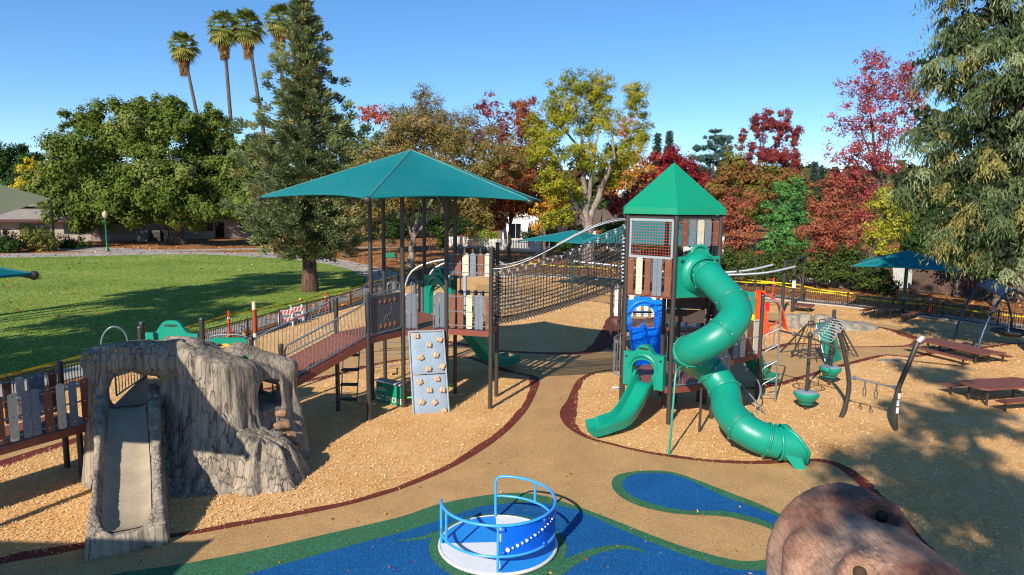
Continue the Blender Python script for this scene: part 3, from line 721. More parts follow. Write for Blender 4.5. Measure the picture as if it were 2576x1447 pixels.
# long tube climber with rungs leaving the back of the deck
mb = MB(); A, B = V3(-4.9, 26.5, 1.6), V3(-2.4, 24.2, 3.55)
A, B = V3(-6.0, 27.0, .3), V3(-2.6, 23.6, 3.3)
for s_ in (-.32, .32): mb.tube([A + V3(s_, s_, 0), A.lerp(B, .5) + V3(s_, s_, .35), B + V3(s_, s_, 0)], .03, 8)
mb.build('arch_ladder_rail', GREYM, T)
for k in range(1, 9):
    p = A.lerp(B, k / 9) + V3(0, 0, .35 * 4 * (k/9) * (1-k/9) * .95); MB().tube([p + V3(-.32, -.32, 0), p + V3(.32, .32, 0)], .022, 6).build('rung', LGREY, T)
# moulded slide hood and chute at the back right
def hood(t, a, b, z0, h, m, arch=.62, th=.16, name='slide_hood'):
    """moulded panel with an arched doorway and a hand slot on top, standing between a and b"""
    a, b = V3(a[0], a[1], 0), V3(b[0], b[1], 0); x = (b - a).normalized(); w_ = (b - a).length; M = frame(a + V3(0, 0, z0), x)
    def prof(u):   # outer top
        return h * (.80 + .20 * math.exp(-((u - .5) / .19) ** 4))
    aw = arch * w_; x0 = (w_ - aw) / 2; ah = h * .66; out = []; N = 20
    outer = [(0, 0), (0, prof(0) * .98)] + [(w_ * i / N, prof(i / N)) for i in range(N + 1)] + [(w_, 0)]
    inner = [(x0, 0)] + [(x0, ah - aw * .42)] + [(x0 + aw / 2 - aw / 2 * math.cos(math.pi * i / 12), ah - aw * .42 + aw * .42 * math.sin(math.pi * i / 12)) for i in range(13)] + [(x0 + aw, 0)]
    poly = outer[::-1]; poly = [(w_, 0)] + [(w_ * i / N, prof(i / N)) for i in range(N, -1, -1)] + [(0, 0)] + inner
    mb = MB(); mb.prism(poly, M, th)
    # raised brow over the doorway
    br = [M @ Vector((x0 + aw / 2 - aw * .62 * math.cos(math.pi * i / 14), -th * .45 - .03 * math.sin(math.pi * i / 14), ah - aw * .42 + aw * .62 * math.sin(math.pi * i / 14))) for i in range(15)]
    mb.tube(br, [.03 + .035 * math.sin(math.pi * i / 14) for i in range(15)], 8)
    o = mb.build(name, m, t, True, .5)
    MB().prism([(w_ / 2 + .17 * math.cos(2*math.pi*i/14), h * .915 + .035 * math.sin(2*math.pi*i/14)) for i in range(14)], M, th * 1.06).build('hand_slot', mat('slot_dark', '#0d3a34', .6) if m is PG else mat('slot_blue', '#08356b', .6), o)
    for sx in (.07, .93): MB().prism([(w_ * sx + .045 * math.cos(2*math.pi*i/10), h * .68 + .035 * math.sin(2*math.pi*i/10)) for i in range(10)], M, th * 1.05).build('hand_slot', mat('slot_dark', '#0d3a34', .6), o)
    return o, M, w_
def chute(t, path, wid, wall, m, name='slide_chute', bed=None):
    """open slide: path of bed points, side walls curl up"""
    P = spline(path, 8); mb = MB(); N = len(P); sec = []
    prof = [(-.5, wall + .02), (-.57, wall + .05), (-.62, wall), (-.6, wall - .05), (-.52, -.09), (0, -.12), (.52, -.09), (.6, wall - .05), (.62, wall), (.57, wall + .05), (.5, wall + .02), (.47, .1), (.38, .02), (0, 0), (-.38, .02), (-.47, .1)]
    for i in range(N):
        tt = (P[min(i+1, N-1)] - P[max(i-1, 0)]).normalized(); sx = tt.cross(V3(0, 0, 1)).normalized(); uz = sx.cross(tt)
        for u, v in prof: sec.append(P[i] + sx * (u * wid) + uz * v)
    k = len(prof)
    mb.add(sec, [(i*k+j, i*k+(j+1) % k, (i+1)*k+(j+1) % k, (i+1)*k+j) for i in range(N-1) for j in range(k)] + [tuple(range(k)), tuple((N-1)*k + j for j in range(k))[::-1]])
    return mb.build(name, m, t, True, .9)
hood(T, e(P6, P4, .06), e(P6, P4, .94), DZ + .02, 1.62, PG)
chute(T, [V3(-2.3, 22.3, DZ), V3(-2.0, 22.65, DZ - .1), V3(-1.35, 23.4, 1.35), V3(-.85, 24.0, .55), V3(-.45, 24.5, .3), V3(.1, 25.1, .26)], .56, .2, PG)
# ramp with slotted side rails going down to the stump
R0, R1 = V3(-5.62, 16.55, 1.56), V3(-6.72, 17.3, 1.56); U0, U1 = V3(*S1, DZ - .02), V3(*S2, DZ - .02)
d0 = (U0 - R0).normalized()
K = 9
for k in range(K):
    a0, a1 = R0.lerp(U0, k / K), R0.lerp(U0, (k + .82) / K); b0, b1 = R1.lerp(U1, k / K), R1.lerp(U1, (k + .82) / K)
    mb = MB(); mb.add([a0, b0, b1, a1] + [p - V3(0, 0, .04) for p in (a0, b0, b1, a1)], [(3,2,1,0), (4,5,6,7), (0,1,5,4), (1,2,6,5), (2,3,7,6), (3,0,4,7)])
    mb.build('ramp_tread', DECK, T, False)
mb = MB()
for a, b in ((R0, U0), (R1, U1)): mb.bar(a - V3(0, 0, .1), b - V3(0, 0, .1), .05, .2)
mb.build('ramp_beam', FASC, T, False)
for a, b in ((R0, U0), (R1, U1)):
    mb = MB(); at_ = a + V3(0, 0, .98); bt = b + V3(0, 0, 1.0); d = (bt - at_).normalized()
    mb.tube([a + d0 * .06 + V3(0, 0, .08), at_ + d * .02 - V3(0, 0, .1), at_ + d * .1, bt - d * .3, bt - d * .08 + V3(0, 0, .05), bt - d * .0 - V3(0, 0, .05), b + V3(0, 0, .1) - d * .02], .024, 8)
    mb.tube([a + d0 * .06 + V3(0, 0, .1), b + V3(0, 0, .12)], .02, 8); mb.build('ramp_rail', GREYM, T)
    for k in range(1, 23):
        u = k / 23; q = a.lerp(b, u); side = (V3(d.y, -d.x, 0)).normalized() * .05 * (1 if a is R0 else -1)
        MB().tube([q + V3(0, 0, .1), q + V3(0, 0, .45) + side, q + V3(0, 0, .99)], .011, 6).build('baluster', GREYM, T)
post(T, (R0.x - .06, R0.y - .06), 2.62, z0=-.05); post(T, (R1.x, R1.y), 2.62)

# ---------------------------------------------------------------- hexagonal tower with tube slide
HC = V3(4.63, 19.98, 0); HR = 1.47
hx = [(HC.x + HR * math.cos(rad(a)), HC.y + HR * math.sin(rad(a))) for a in (-98, -38, 22, 82, 142, -158)]
T1, T4, T5, T6, T2b, T2 = hx
T = thing('slide_tower', 'tall dark tower with green pointed roof and spiral tube slide', 'play structure', (4.63, 19.98, 0))
for p in hx: post(T, p, 5.86)
UD, LD = 3.72, 1.06
deck(T, hx, UD); deck(T, hx, LD)
# roof
ROOFM = mat('roof_green', '#078764', .45, .05, 1.5, .03, 60)
ev, ap = 5.86, V3(HC.x, HC.y, 7.33)
cor = [V3(HC.x + 1.62 * math.cos(rad(a)), HC.y + 1.62 * math.sin(rad(a)), ev) for a in (-98, -38, 22, 82, 142, 202)]
for i in range(6):
    A, B = cor[i], cor[(i+1) % 6]; Au, Bu = A.lerp(ap, .015) + V3(0, 0, .16), B.lerp(ap, .015) + V3(0, 0, .16)
    mb = MB(); vs = [A, B, Bu, ap, Au]; inn = [p + (V3(HC.x, HC.y, p.z - .05) - p) * .03 for p in vs]
    mb.add(vs + inn, [(0,1,2,4), (4,2,3), (9,7,6,5), (8,7,9), (1,0,5,6)]); mb.build('roof_panel', ROOFM, T, False)
mb = MB()
for i in range(6): mb.bar(V3(*hx[i], 5.78), V3(*hx[(i+1) % 6], 5.78), .06, .08)
mb.build('top_ring', POSTM, T, False)
sp = [(.05,.18,BROWN,.05), (.23,.36,TANP,.0), (.41,.53,BROWN,0), (.58,.67,GREYP,0), (.675,.765,GREYP,0), (.82,.96,BROWN,.05)]
# left front face: mesh window over boards (boards hang a little below the deck)
planks(T, T2, T1, UD - .12, UD + .92, sp, True, off=-.05)
a, b = V3(*T2, 0), V3(*T1, 0); x = (b - a).normalized(); L_ = (b - a).length; M = frame(a + V3(0, 0, UD + .95), x)
wf = MB()
wz0, wz1 = 0, 1.03
for q0, q1 in (((.08, wz0), (L_-.08, wz0)), ((.08, wz1), (L_-.08, wz1)), ((.1, wz0), (.1, wz1)), ((L_-.1, wz0), (L_-.1, wz1))):
    wf.bar(M @ Vector((q0[0], -.02, q0[1])), M @ Vector((q1[0], -.02, q1[1])), .05, .07)
wo = wf.build('window_frame', LGREY, T, False)
WIRE = mat('wire_rust', '#a04a2c', .5)
gr = MB(); n_ = 15
for i in range(1, n_): gr.tube([M @ Vector((.1 + (L_-.2) * i / n_, -.02, wz0)), M @ Vector((.1 + (L_-.2) * i / n_, -.02, wz1))], .007, 4)
for i in range(1, 13): gr.tube([M @ Vector((.1, -.028, wz0 + (wz1-wz0) * i / 13)), M @ Vector((L_-.1, -.028, wz0 + (wz1-wz0) * i / 13))], .007, 4)
gr.build('wire_grid', WIRE, wo)['kind'] = 'stuff'
# right front face: short boards above the slide hood
planks(T, T1, T4, UD + 1.28, UD + 2.0, [(.10,.24,BROWN,0), (.28,.42,GREYP,0), (.46,.60,TANP,0), (.63,.77,GREYP,0), (.81,.94,BROWN,0)], True, off=-.04)
# other faces, seen through the grid
planks(T, T4, T5, UD + .02, UD + 1.95, [(.1 + .17 * i, .22 + .17 * i, m, 0) for i, m in enumerate((DKGREYP, GREYP, DKGREYP, DKGREYP, GREYP))], True)
planks(T, T5, T6, UD + .02, UD + 1.0, [(.1 + .17 * i, .24 + .17 * i, m, 0) for i, m in enumerate((BROWN, GREYP, TANP, DKGREYP, BROWN))], True)
planks(T, T6, T2b, UD + .02, UD + 1.0, [(.1 + .17 * i, .24 + .17 * i, m, 0) for i, m in enumerate((DARKB, GREYP, DARKB, DKGREYP, BROWN))], True)
# slide hood panel on the right front face (moulded, square back plate with bulging throat)
a, b = V3(*T1, 0), V3(*T4, 0); x = (b - a).normalized(); L_ = (b - a).length; nn = V3(x.y, -x.x, 0)
M = frame(a + x * .07 + V3(0, 0, UD - .12), x); w_ = L_ - .14
pl = [(0, 0), (w_, 0), (w_, 1.12)] + [(w_ - w_ * i / 16, 1.12 + .22 * math.exp(-((i / 16 - .5) / .24) ** 4)) for i in range(1, 16)] + [(0, 1.12)]
hd = MB().prism(pl, M @ Matrix.Translation((0, -.06, 0)), .12).build('slide_hood', PG, T, True, .5)
mb = MB(); hp = [M @ Vector((w_ / 2 + .26 * math.cos(math.pi * i / 10), -.1, 1.22 + .2 * math.sin(math.pi * i / 10))) for i in range(11)]
mb.tube(hp, .045, 8); mb.build('hand_grip', PG, hd)
for sx in (.07, .93): MB().prism(rrect(.12, .09, .03, w_ * sx - .06, .95), M @ Matrix.Translation((0, -.065, 0)), .125).build('hand_slot', mat('slot_dark', '#0d3a34', .6), hd)
# tube
mid = a.lerp(b, .5) + V3(0, 0, UD + .52)
TR = .392
C = [mid + nn * .0, mid + nn * .30 + V3(.02, 0, -.0), V3(5.23, 18.14, 4.25), V3(5.42, 17.75, 4.0), V3(5.63, 17.25, 3.68), V3(5.58, 16.82, 3.4), V3(5.18, 16.5, 3.03), V3(4.8, 16.55, 2.74), V3(4.5, 16.92, 2.45), V3(4.72, 17.5, 2.12), V3(5.24, 17.62, 1.80), V3(5.55, 17.3, 1.36), V3(5.5, 16.75, 1.0), V3(5.66, 16.2, .76), V3(5.94, 15.98, .61), V3(6.2, 15.9, .53), V3(6.46, 15.86, .48)]
path = spline(C, 7); flang = [2, 4, 6, 8, 10, 11, 13, 15]
tb = MB(); tb.tube(path, TR, 28, cap=False); tube_o = tb.build('tube', PG, T, True, 1.2)
mb = MB(); mb.tube(path, TR - .02, 20, cap=False); mb.build('tube_inside', PG, tube_o, True, 1.2)
mb = MB(); mb.tube([mid + nn * .02 + V3(0, 0, 0), mid + nn * .22, mid + nn * .42 + V3(.02, 0, -.03), V3(5.22, 18.17, 4.27)], [.60, .55, .47, .43], 28, cap=False); mb.build('throat', PG, tube_o, True, 1.2)
GASK = mat('gasket', '#067a60', .45)
for k in flang:
    i = k * 7; c0 = path[i]; t_ = (path[min(i+1, len(path)-1)] - path[i-1]).normalized()
    up_ = t_.orthogonal().normalized(); s_ = t_.cross(up_)
    ring = [c0 + (up_ * math.cos(2*math.pi*j/28) + s_ * math.sin(2*math.pi*j/28)) * (TR + .012) for j in range(28)]
    mb = MB()
    for off in (-.022, .022): mb.tube([p + t_ * off for p in ring], .024, 6, closed=True)
    fo = mb.build('flange', PG, tube_o, True, 1.2)
    mb = MB(); mb.tube([c0 + (p - c0) * 1.03 for p in ring], .012, 5, closed=True); mb.build('flange_gap', GASK, fo)
    mb = MB()
    for j in range(0, 28, 4): mb.box(c0 + (ring[j] - c0) * 1.07, (.03, .03, .03))
    q = mb.build('flange_bolts', BOLT, fo, False); q['kind'] = 'stuff'
# flared exit: the upper half is cut away, lip and side fins run on
ex = MB(); tdir = V3(.99, -.07, -.06).normalized(); s_ = V3(-tdir.y, tdir.x, 0).normalized(); u_ = V3(0, 0, 1); c0 = C[-1]
rows = []
for i in range(9):
    q = i / 8; c_ = c0 + tdir * (.58 * q) + V3(0, 0, -.02 * q); r_ = TR + .02 + (.02 * q)
    lim = math.pi * (1.0 - .52 * q ** 1.3)      # how far up each side the shell reaches
    row = []
    for j in range(25):
        th = -lim + 2 * lim * j / 24; row.append(c_ + s_ * (r_ * math.sin(th)) - u_ * (r_ * math.cos(th)))
    rows.append(row)
vs = [p for r_ in rows for p in r_]; inn = [p + (c0 + tdir * ((p - c0).dot(tdir)) - p).normalized() * .03 for p in vs]; k = len(vs)
fs = [(i*25+j, (i+1)*25+j, (i+1)*25+j+1, i*25+j+1) for i in range(8) for j in range(24)]; fs += [tuple(q + k for q in f[::-1]) for f in fs]
fs += [(8*25+j, 8*25+j+k, 8*25+j+1+k, 8*25+j+1) for j in range(24)]
ex.add(vs, fs)
for side in (0, 24): ex.tube([rows[i][side] for i in range(9)], .045, 8)
ex.tube(rows[8], .04, 8); ex.tube(rows[0][1:-1], .04, 8)
eo = ex.build('slide_exit', PG, tube_o, True, 1.0)
mb = MB(); f0 = c0 + tdir * .12 - s_ * .36 + V3(0, 0, -.30)
for (dx, h_) in ((.12, .30),):
    vs = [f0 + tdir * (-.16) + V3(0, 0, .24), f0 + tdir * .3 + V3(0, 0, .16), f0 + tdir * .42 + V3(0, 0, -.17) - s_ * .1, f0 + tdir * .16 + V3(0, 0, -.17) - s_ * .1]
    vs2 = [p + s_ * .12 for p in vs]; mb.add(vs + vs2, [(3,2,1,0), (4,5,6,7), (0,1,5,4), (1,2,6,5), (2,3,7,6), (3,0,4,7)])
mb.build('exit_foot', PG, tube_o, False)
# slide supports
mb = MB(); pb = G(*zF(985, 1180)); pt = path[8*7] + V3(-.28, -.3, -.32)
mb.tube([pb, V3(pb.x + .1, pb.y + .12, 1.95), V3(pb.x + .14, pb.y + .2, 2.08), pt], .028, 8); mb.build('slide_support', PG, T)
pb = G(*zF(1235, 990)); MB().tube([pb, V3(pb.x, pb.y, 1.45)], .035, 8).build('slide_support', POSTM, T)
# low green slide on the left
hA, hB = V3(3.36, 19.36, 0), V3(4.34, 18.62, 0); nn = V3(-.6, -.8, 0).normalized()
ho, hM, hw = hood(T, hA + nn * .12, hB + nn * .12, LD - .08, 1.22, PG, .56, .2)
ml = hA.lerp(hB, .52)
ch = chute(T, [ml + nn * .0 + V3(0, 0, LD + .02), ml + nn * .25 + V3(0, 0, LD), ml + nn * .8 + V3(0, 0, LD - .42), ml + nn * 1.35 + V3(-.05, 0, LD - .73), ml + nn * 1.8 + V3(-.25, .05, LD - .82), V3(2.35, 17.5, .2), V3(2.14, 17.42, .17)], .52, .17, PG)
mb = MB()
for s_ in (-1, 1):
    q = ml + V3(.8, -.6, 0).normalized() * (.3 * s_) + nn * .22; mb.tube([q + V3(0, 0, LD + .05), q + V3(0, 0, LD + .28), q - nn * .1 + V3(0, 0, LD + .34)], .05, 8)
mb.build('grab_knob', PG, ch)
mb = MB(); q = V3(2.5, 17.75, 0); mb.tube([q, q + V3(0, 0, .14)], .03, 8); mb.build('slide_foot', PG, ch)
# short inner posts, lower deck rails
for p, h_ in (((4.61, 20.0), 1.0), ((5.87, 20.75), 3.0), ((5.1, 20.6), 3.6)): post(T, p, h_)
def bars(t, a, b, z0, z1, n, m=GREYM, bow=0.0):
    a, b = V3(a[0], a[1], 0), V3(b[0], b[1], 0); nn = V3(b.y - a.y, a.x - b.x, 0).normalized(); P = [a.lerp(b, i / n) + nn * (bow * math.sin(math.pi * i / n)) for i in range(n + 1)]
    mb = MB()
    for z_ in (z0, z1): mb.tube([p + V3(0, 0, z_) for p in P], .02, 8)
    mb.tube([P[0] + V3(0, 0, z0), P[0] + V3(0, 0, z1)], .02, 8); mb.tube([P[-1] + V3(0, 0, z0), P[-1] + V3(0, 0, z1)], .02, 8)
    mb.build('rail', m, t)
    for p in P[1:-1]: MB().tube([p + V3(0, 0, z0), p + V3(0, 0, z1)], .010, 6).build('baluster', m, t)
bars(T, T2, T2b, LD + .05, LD + 1.05, 9, bow=-.28)
bars(T, e(T1, T4, .12), e(T1, T4, .9), LD + .05, LD + .95, 9)
bars(T, T5, T6, LD + .05, LD + 1.0, 9)
# dark brown stair enclosure panels under the upper deck (right rear)
ang = [-20, 15, 50, 85]; sc = V3(5.35, 20.55, 0)
for i in range(5):
    a0 = rad(-60 + i * 34); a1 = rad(-60 + (i + 1) * 34); r_ = .95; zb = 1.95 + .33 * i
    A, B = sc + V3(r_ * math.cos(a0), r_ * math.sin(a0), 0), sc + V3(r_ * math.cos(a1), r_ * math.sin(a1), 0)
    mb = MB(); vs = [A + V3(0, 0, zb), B + V3(0, 0, zb + .33), B + V3(0, 0, zb + 1.0), A + V3(0, 0, zb + .67)]; o_ = (V3(0, 0, 1).cross(B - A)).normalized() * .03
    mb.add(vs + [p + o_ for p in vs], [(0,1,2,3), (7,6,5,4), (0,4,5,1), (1,5,6,2), (2,6,7,3), (3,7,4,0)]); mb.build('stair_panel', DARKB, T, False)
    MB().add([sc + V3(0, 0, zb + .1), A + V3(0, 0, zb + .1), B + V3(0, 0, zb + .1), sc + V3(0, 0, zb + .06), A + V3(0, 0, zb + .06), B + V3(0, 0, zb + .06)], [(0,1,2), (5,4,3), (0,3,4,1), (1,4,5,2), (2,5,3,0)]).build('stair_tread', DECK, T, False)
mb = MB(); A, B = V3(4.35, 20.9, 1.2), V3(5.4, 19.9, 1.2)
for k in range(5): MB().add([V3(4.5, 19.6, 1.55 + .4 * k), V3(5.55, 19.35, 1.55 + .4 * k), V3(5.55, 19.35, 1.95 + .4 * k - .03), V3(4.5, 19.6, 1.95 + .4 * k - .03), V3(4.5, 19.63, 1.55 + .4 * k), V3(5.55, 19.38, 1.55 + .4 * k), V3(5.55, 19.38, 1.92 + .4 * k), V3(4.5, 19.63, 1.92 + .4 * k)], [(0,1,2,3), (7,6,5,4), (0,4,5,1), (1,5,6,2), (2,6,7,3), (3,7,4,0)]).build('stair_panel', DARKB, T, False) if k > 2 else None
# lower annex deck to the right with planks, hoop rail and a second small slide
R3, R4 = (7.85, 21.15), (6.55, 20.1)
post(T, R3, 3.36); post(T, R4, 2.55); post(T, (7.1, 22.3), 2.6)
deck(T, [R4, R3, (7.1, 22.3), T5], 1.5)
planks(T, R4, R3, 1.5, 2.6, [(.1,.28,GREYP,0), (.33,.5,TANP,0), (.55,.72,BROWN,0), (.76,.92,TANP,0)])
planks(T, T4, R4, 1.2, 2.1, [(.12,.38,DKGREYP,0), (.42,.66,DKGREYP,0), (.7,.92,DKGREYP,0)])
chute(T, [V3(7.5, 21.9, 1.5), V3(7.75, 22.1, 1.4), V3(8.2, 22.45, .75), V3(8.55, 22.75, .32), V3(9.0, 23.1, .2)], .5, .18, PG)
mb = MB(); mb.tube(spline([V3(7.0, 20.2, 1.3), V3(7.3, 19.75, 1.0), V3(7.4, 19.7, .6), V3(7.25, 19.6, .2), V3(7.35, 19.5, -.05)], 6), .022, 8); mb.tube(spline([V3(6.75, 20.0, .9), V3(7.1, 19.65, .55), V3(7.45, 19.45, .1), V3(7.5, 19.4, -.05)], 6), .022, 8); mb.build('vine_climber', GREYM, T)
hood(T, V3(7.75, 21.35, 0), V3(7.15, 22.2, 0), 1.5, 1.1, PG, .5, .1)
# overhead bar ladder to the right of the annex
mb = MB(); lb = G(*z3(290, 1035)); lt = V3(lb.x, lb.y, 3.2)
mb.tube([lb, lt - V3(0, 0, .15), lt - V3(.06, -.02, .03), lt - V3(.2, -.06, 0), V3(*R3, 3.24)], .03, 8)
mb.build('ladder_pole', GREYM, T)
for k in range(4):
    z_ = .25 + .52 * k; mb = MB(); s_ = V3(-.45, .02, 0)
    mb.tube([lb + V3(0, 0, z_), lb + s_ * .92 + V3(0, 0, z_ - .06), lb + s_ + V3(0, 0, z_ + .02), lb + s_ * .98 + V3(0, 0, z_ + .25), lb + s_ * .85 + V3(0, 0, z_ + .33), lb + V3(0, 0, z_ + .55)], .018, 8); mb.build('rung', GREYM, T)
mb = MB(); mb.tube([lb + V3(-.02, 0, 2.35), lb + V3(-.14, .02, 2.3), lb + V3(-.16, .02, 1.75), lb + V3(-.03, 0, 1.68)], .016, 6); mb.build('grip', GREYM, T)

# ---------------------------------------------------------------- rope net bridge between the two structures
T = thing('net_bridge', 'black rope net bridge with steel handrails slung between platform and tower', 'rope bridge', (1.5, 20.4, 0))
A0, A1 = V3(*Q3, 0), V3(*Q4, 0); B0, B1 = V3(*T2, 0), V3(*T2b, 0)
def hand(u):   # handrail height
    s_ = u * u * (3 - 2 * u); return 4.2 + 1.48 * s_
def floor_(u): return 2.58 + 1.22 * max(u, 0) ** 1.3
def nettop(u): return 4.12 + 1.42 * max(u, 0) ** 1.6
for a, b in ((A0, B0), (A1, B1)):
    MB().tube([a.lerp(b, i / 24) + V3(0, 0, hand(i / 24)) for i in range(25)], .028, 10).build('handrail', STEEL, T)
ropes = MB(); knots = MB(); clamps = MB(); NU = 46; NV = 13
for side, (a, b) in enumerate(((A0, B0), (A1, B1))):
    c = V3(*(A1 - A0).xy, 0) * (.10 if side == 0 else -.10)
    def pt(u, v):
        z_ = floor_(u) + (nettop(u) - floor_(u)) * v; return a.lerp(b, u) + c * (1 - v) + V3(0, 0, z_)
    for i in range(NU + 1):
        big = i % 3 == 0
        ropes.tube([pt(i / NU, 0) - V3(0, 0, .08)] + [pt(i / NU + .002 * math.sin(i * 3 + j * 2), j / 4) for j in range(5)], .015 if big else .011, 4)
        for j in range(NV + 1):
            if (i % 2 == 0 and j % 2 == 0) or j == 0: knots.box(pt(i / NU, j / NV) - V3(0, .012, 0), (.024, .024, .024))
        if big: clamps.box(pt(i / NU, 1.0), (.07, .035, .025)); clamps.box(pt(i / NU, 1.0) - V3(0, .0, .035), (.028, .028, .07))
        if i % 6 == 0: clamps.box(pt(i / NU, .30), (.06, .03, .025))
    for j in range(NV + 1): ropes.tube([pt(i / 17, j / NV) for i in range(18)], .020 if j in (0, NV, 4) else .013, 4)
for k in range(6):   # floor of the net
    s_ = .1 + .8 * k / 5
    ropes.tube([A0.lerp(A1, s_).lerp(B0.lerp(B1, s_), i / 17) + V3(0, 0, floor_(i / 17) - .02) for i in range(18)], .012, 4)
for i in range(NU + 1): ropes.tube([A0.lerp(B0, i / NU) + V3(0, 0, floor_(i / NU) - .02), A1.lerp(B1, i / NU) + V3(0, 0, floor_(i / NU) - .02)], .011, 4)
ropes.build('rope_net', BLACK, T)['kind'] = 'stuff'; knots.build('net_knots', mat('knot_grey', '#77797c', .5, metal=.4), T, False)['kind'] = 'stuff'; clamps.build('rope_clamps', LGREY, T, False)['kind'] = 'stuff'
mb = MB()
for a, b, m_ in ((A0, A1, 0), (B0, B1, 1)):
    for p in (a, b):
        z0_ = (DZ if m_ == 0 else UD) ; mb2 = MB()
        for k in range(12): mb2.lathe([(.032, 0), (.04, .02), (.032, .05)], (p.x + (.1 if m_ == 0 else -.1), p.y, z0_ + .2 + k * .11), 8)
        mb2.build('rope_collars', LGREY if m_ else BLACK, T)['kind'] = 'stuff'

# ---------------------------------------------------------------- concrete tree stump with slide, arch and steps
def smin(a, b, k):
    h = np.clip(.5 + .5 * (b - a) / k, 0, 1); return b * (1 - h) + a * h - k * h * (1 - h)
def smax(a, b, k): return -smin(-a, -b, k)
def capsule(P, a, b, ra, rb, sc=(1, 1, 1)):
    a = np.array(a); b = np.array(b); d = b - a; t = np.clip(((P - a) @ d) / (d @ d), 0, 1)
    q = P - a - t[:, None] * d; return np.sqrt((q * np.array(sc)) ** 2 @ np.ones(3)) - (ra + (rb - ra) * t)
def boxsd(P, c, h, ang=0.0, r=.05):
    q = P - np.array(c); ca, sa = math.cos(ang), math.sin(ang)
    q = np.stack([q[:, 0] * ca + q[:, 1] * sa, -q[:, 0] * sa + q[:, 1] * ca, q[:, 2]], 1)
    d = np.abs(q) - np.array(h) + r; return np.linalg.norm(np.maximum(d, 0), axis=1) + np.minimum(d.max(1), 0) - r
SL_T, SL_B = np.array([-8.28, 14.35]), np.array([-6.72, 11.35])      # slide axis in plan
SDIR = (SL_B - SL_T); SLEN = np.linalg.norm(SDIR); SDIR = SDIR / SLEN; SN = np.array([-SDIR[1], SDIR[0]])
def stump_sd(P):
    x, y, z = P.T
    Pw = P + np.stack([.10 * vnoise(P, 1.3, 3), .10 * vnoise(P, 1.3, 5), .05 * vnoise(P, 1.5, 7)], 1)
    # main trunk: a wide flaring wall
    cx, cy = -6.75, 15.55; fl = .0 + .55 * np.exp(-np.clip(z, 0, 4) / .55)
    ang = np.arctan2(y - cy, x - cx)
    rx = 1.28 + fl + .14 * np.sin(5 * ang + 1) + .08 * np.sin(9 * ang); ry = 1.55 + fl
    rx = rx - .05 * z; ry = ry - .14 * z
    d_tr = (np.sqrt(((x - cx) / rx) ** 2 + ((y - cy) / ry) ** 2) - 1) * np.minimum(rx, ry)
    topz = 3.06 - .42 * np.clip(x + 7.25, 0, 3) - .28 * np.clip(y - 15.1, 0, 3) - .02 * np.clip(-7.8 - x, 0, 2) + .03 * np.sin(3 * x)
    d_tr = smax(d_tr, z - topz, .18)
    # log across the slide arch and the left pillar
    d_arm = capsule(Pw, (-9.05, 14.75, 2.60), (-7.2, 14.9, 2.66), .38, .44, (1, .85, 1))
    d_pil = capsule(Pw, (-8.85, 14.3, -.2), (-8.98, 14.6, 2.6), .50, .34)
    # slide block
    t = (x - SL_T[0]) * SDIR[0] + (y - SL_T[1]) * SDIR[1]; s = (x - SL_T[0]) * SN[0] + (y - SL_T[1]) * SN[1]
    u = np.clip(t / SLEN, -.3, 1.2)
    bed = np.interp(u, [-.3, 0, .12, .5, .78, .9, 1.0, 1.2], [1.6, 1.58, 1.42, .72, .32, .26, .34, .30])
    wall = np.interp(u, [-.3, 0, .2, .5, .8, .95, 1.03, 1.2], [2.0, 1.95, 1.75, 1.15, .68, .52, .36, .3])
    hw = np.interp(u, [-.3, 0, .5, 1.0], [.62, .62, .58, .58]) + .10 * np.clip(1 - z / .8, 0, 1)
    d_bl = np.maximum(np.maximum(np.abs(s) - hw, z - wall), np.maximum(t - SLEN * 1.03, -t - .6))
    ch_w = np.interp(u, [-.3, 0, .5, .85, .97, 1.05], [.36, .38, .44, .44, .36, .05])
    d_ch = np.maximum(np.maximum(np.abs(s + .02) - ch_w, bed + .10 * (s / .4) ** 4 - z), z - 2.05)
    # right pillar with window and lower stump
    d_rp = capsule(Pw, (-5.25, 15.95, -.2), (-5.42, 16.1, 2.0), .40, .27)
    d_ra = capsule(Pw, (-6.4, 15.6, 2.52), (-5.45, 16.1, 2.12), .36, .26)
    pass
    d_lip = capsule(Pw, (-5.75, 16.0, .1), (-5.85, 16.15, 1.15), .50, .36)
    d = smin(d_tr, d_arm, .15); d = smin(d, d_pil, .12); d = smin(d, d_bl, .10); d = smin(d, d_rp, .12); d = smin(d, d_ra, .12); d = smin(d, d_lip, .15)
    # carve: slide bed, doorway over the slide, hollow with deck, window
    d = smax(d, -d_ch, .05)
    q = np.stack([s, t, z], 1)
    door = np.maximum(np.abs(s + .0) - .47, np.maximum(z - 2.0, np.maximum(t - .55, -t - 1.6)))
    arch = np.sqrt(s ** 2 + np.clip(z - 2.05, -.0, None) ** 2) - .34; arch = np.maximum(np.maximum(arch, 1.58 - z), np.maximum(t - .55, -t - 1.6))
    d = smax(d, -arch, .05)
    hol = np.sqrt(((x + 7.1) / 1.15) ** 2 + ((y - 15.9) / 1.15) ** 2) - 1; hol = np.maximum(np.maximum(hol, 1.6 - z), z - 2.55)
    d = smax(d, -hol, .05)
    wx = (x + 5.9) * .86 + (y - 15.9) * .5; wy = -(x + 5.9) * .5 + (y - 15.9) * .86
    win = np.sqrt(wx ** 2 + np.clip(z - 1.75, 0, None) ** 2) - .27; win = np.maximum(np.maximum(win, 1.36 - z), np.abs(wy + .1) - 1.1)
    d = smax(d, -win, .04)
    back = y - 16.9; d = smax(d, back, .1)
    d = np.maximum(d, -z - .05)
